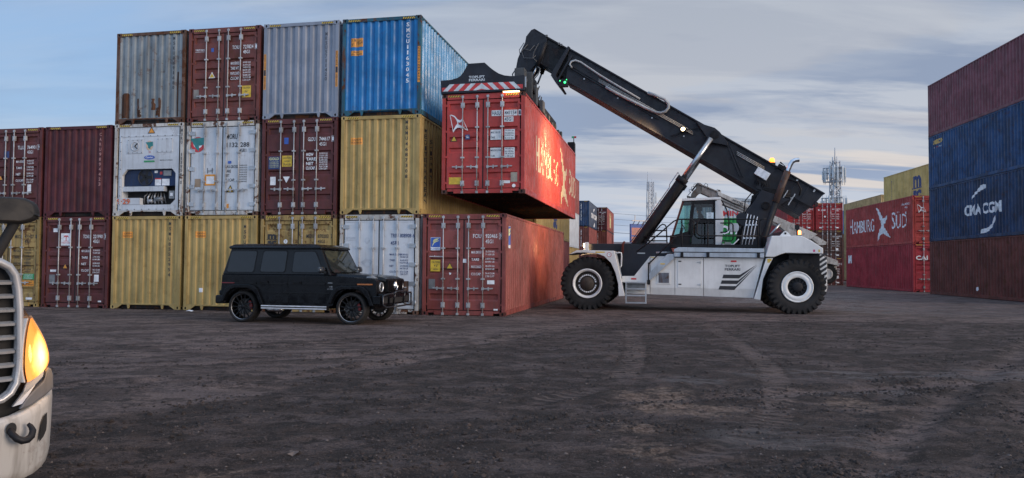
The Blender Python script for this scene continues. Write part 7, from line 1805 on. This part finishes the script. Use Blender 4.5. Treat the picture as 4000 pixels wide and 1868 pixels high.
SKIN = plain('skin', (.30, .165, .11), .55); CLO = plain('dark_jacket', (.028, .026, .028), .8); HAIR = plain('dark_hair', (.012, .009, .008), .7)
J = [(3.84, 2.07, 2.72), (3.80, 2.07, 2.88), (3.74, 2.07, 3.05), (3.71, 2.07, 3.16), (3.685, 2.07, 3.23), (3.665, 2.07, 3.28), (3.66, 2.07, 3.37)]
J = [(x - .11, y, z) for x, y, z in J]
E_ = [(i, i + 1) for i in range(6)]; Rr = [(.15, .12), (.145, .11), (.155, .11), (.12, .085), (.052, .052), (.075, .082), (.074, .086)]
def chain(root, pts, rad):
    p = root
    for q, r_ in zip(pts, rad): J.append(q); E_.append((p, len(J) - 1)); Rr.append(r_); p = len(J) - 1
    return p
wr = []
for s_ in (-1, 1):
    chain(0, [(3.62, 2.07 + s_ * .10, 2.72), (3.42, 2.07 + s_ * .14, 2.72), (3.36, 2.07 + s_ * .14, 2.45), (3.34, 2.07 + s_ * .14, 2.24), (3.24, 2.07 + s_ * .14, 2.20)], (.085, .062, .050, .040, .036))
    wr.append(chain(3, [(3.61, 2.07 + s_ * .19, 3.10), (3.51, 2.07 + s_ * .25, 2.90), (3.36, 2.07 + s_ * .19, 2.86), (3.28, 2.07 + s_ * .17, 2.87)], (.058, .043, .033, .026)))
for s_, w_ in zip((-1, 1), wr):
    y = 2.07 + s_ * .165
    palm = chain(w_, [(3.22, y, 2.875)], (.030,))
    for k in range(4): chain(palm, [(3.175, y + (k - 1.5) * .019, 2.885 - .004 * abs(k - 1.5))], (.0095,))
    chain(palm, [(3.20, y - s_ * .045, 2.862)], (.011,))
tag(person('person', None, Ms, J, E_, Rr, SKIN, CLO, HAIR, (3.55, 2.07, 3.37), (-1, 0, -.12)), 'person in a dark jacket seated in the reach stacker cab, hands forward', 'person')

# ------------------------------------------------------------------ second reach stacker far behind
C_HYS = paint('old_white_machine', (.46, .45, .43), .5, .2, .12, .45); C_HYD = paint('old_dark_machine', (.11, .105, .10), .6, .3, .2, .4)
H2 = thing('reach_stacker', 'older dirty white reach stacker standing far behind the cab, its boom raised to the left', 'reach stacker', (20, 68, 0), -8)
def h2(mb, name, mats, parent=None, **k): return mb.build(name, mats, parent or H2, **k)
t2 = lambda x: 8.37 - .452 * (x + 1.36)
b = MB(); b.prism([(-1.38, 8.38), (7.40, t2(7.40)), (6.6, 3.82), (4.95, 4.38), (4.2, 5.05), (-1.02, 7.20)], .6, 1.6); bm2 = h2(b, 'boom', C_HYS, bevel=.03)
b = MB(); b.prism([(-1.30, 8.0), (4.1, t2(4.1) - .58), (4.1, t2(4.1) - .72), (-1.2, 7.78)], .57, .60); b.prism([(-1.2, 7.66), (3.6, 5.42), (3.5, 5.3), (-1.1, 7.5)], .56, .60); b.build('dark_flange', C_HYD, bm2)  # darker strips along the boom's side
d = Deco(); d.text('HYSTER', .0, 7.43, .20, 1.02, 0, .03, 'l', -.424); d.text('CN 1054', 4.95, 4.93, .20, .95, 0, .0, 'l', -.42); d.put('lettering', lambda u, v, e: (u, .588, v), [M_BLACK], bm2)
b = MB(); b.prism([(-1.35, 8.34), (-1.30, 8.56), (-.98, 8.42), (-.95, 8.2)], .8, 1.4); b.tube([(-1.15, .78, 8.40), (-1.15, 1.42, 8.40)], .09, 10, 1); b.build('boom_lug', [C_HYS, M_DARK], bm2)
b = MB(); b.prism([(-2.95, 9.05), (-1.3, 8.30), (-1.05, 7.45), (-1.75, 7.72), (-2.75, 8.18)], .7, 1.5); b.prism([(-3.0, 9.12), (-1.2, 8.32), (-1.25, 8.22), (-3.0, 9.0)], .62, 1.58); h2(b, 'inner_boom', paint('old_grey_machine', (.24, .22, .21), .6, .3, .2, .45), bevel=.02)
b = MB(); b.prism([(-3.10, 9.15), (-2.85, 9.12), (-2.62, 8.95), (-2.70, 8.25), (-2.94, 8.12), (-3.15, 7.92), (-3.25, 7.78), (-3.66, 7.78), (-3.60, 8.15), (-3.45, 8.42), (-3.2, 8.65)], .7, 1.5); b.prism([(-4.02, 8.0), (-3.95, 7.72), (-3.5, 7.74), (-3.62, 7.86)], .8, 1.4); h2(b, 'boom_head', C_HYD, bevel=.02)
b = MB(); b.tube([(-3.15, .62, 9.0), (-3.6, .62, 8.4)], .07, 8); b.tube([(-3.6, .62, 8.4), (-3.95, .62, 8.0)], .04, 8, 1); h2(b, 'damping_cylinder', [C_STD2, C_ROD])
b = MB()
for k in range(3): b.tube([(-3.2 - .22 * k, .6, 9.05 - .27 * k), (-3.42 - .22 * k, .55, 9.0 - .25 * k), (-3.45 - .2 * k, .55, 8.8 - .25 * k), (-3.3 - .2 * k, .6, 8.72 - .25 * k)], .025, 5)
b.tube([(-2.5, .6, 8.9), (-2.4, .55, 9.08), (-2.2, .55, 8.98), (-2.2, .6, 8.75)], .025, 5); b.tube([(-.8, .56, 7.7), (0, .5, 7.25), (1.0, .5, 6.95), (2.2, .55, 6.2)], .03, 5)
for k in range(5): b.tube([(6.4 + .1 * k, .55, 4.0), (7.0 + .2 * k, .5, 3.5 - .15 * k), (8.2 + .12 * k, .5, 3.2 - .12 * k)], .02, 5)
h2(b, 'hydraulic_hose', C_STD2)
b = MB(); b.prism([(7.0, 4.22), (7.36, 4.22), (8.18, 3.70), (8.12, 3.46), (7.30, 3.42), (6.7, 3.75)], .6, 1.6); h2(b, 'boom_tail', C_HYS, bevel=.02)
b = MB(); b.tube([(3.2, .5, 4.2), (4.15, .5, 5.35)], .10, 10, 1); b.tube([(1.6, .5, 2.2), (3.2, .5, 4.2)], .17, 10); h2(b, 'lift_cylinder', [C_STD2, C_ROD])
b = MB(); b.prism([(6.0, 2.0), (6.3, 3.6), (6.9, 4.0), (7.4, 3.6), (7.3, 2.0)], .6, 1.6); b.prism([(.2, .7), (7.2, .7), (8.2, 1.0), (8.2, 1.8), (7.4, 2.2), (.2, 2.0)], -.3, 2.5); h2(b, 'chassis', C_HYD)
b = MB(); b.prism([(7.0, 2.55), (7.65, 2.46), (8.05, 2.30), (8.72, 2.02), (8.75, 1.58), (8.1, 1.74), (7.2, 1.8)], -.9, 3.1); b.prism([(8.45, 1.6), (8.72, 1.55), (8.70, .9), (8.55, .6), (8.4, .7)], -.5, 2.6); h2(b, 'rear_fender', C_HYS, bevel=.03)
b = MB(); b.prism([(2.6, 2.0), (2.3, 3.4), (4.0, 3.6), (4.1, 2.0)], .4, 1.8); h2(b, 'cab', C_HYS, bevel=.03)
b = MB(); b.prism([(-.6, 1.7), (-.2, 1.95), (.9, 1.9), (1.2, .8), (1.0, .8), (.8, 1.6)], -1.0, 3.2); h2(b, 'front_fender', C_HYS)
for x in (.1, 7.85):
    for y in (-.55, 2.75):
        w_ = bpy.data.objects.new('wheel', ME_TYRE); COL.objects.link(w_); w_.parent = H2; w_.location = (x, y, .86)
        b = MB(); b.lathe([(.475, -.2), (.45, -.22), (.3, -.15), (.0, -.15)], (0, 0, 0), 24); b.build('rim', C_HYS, w_)
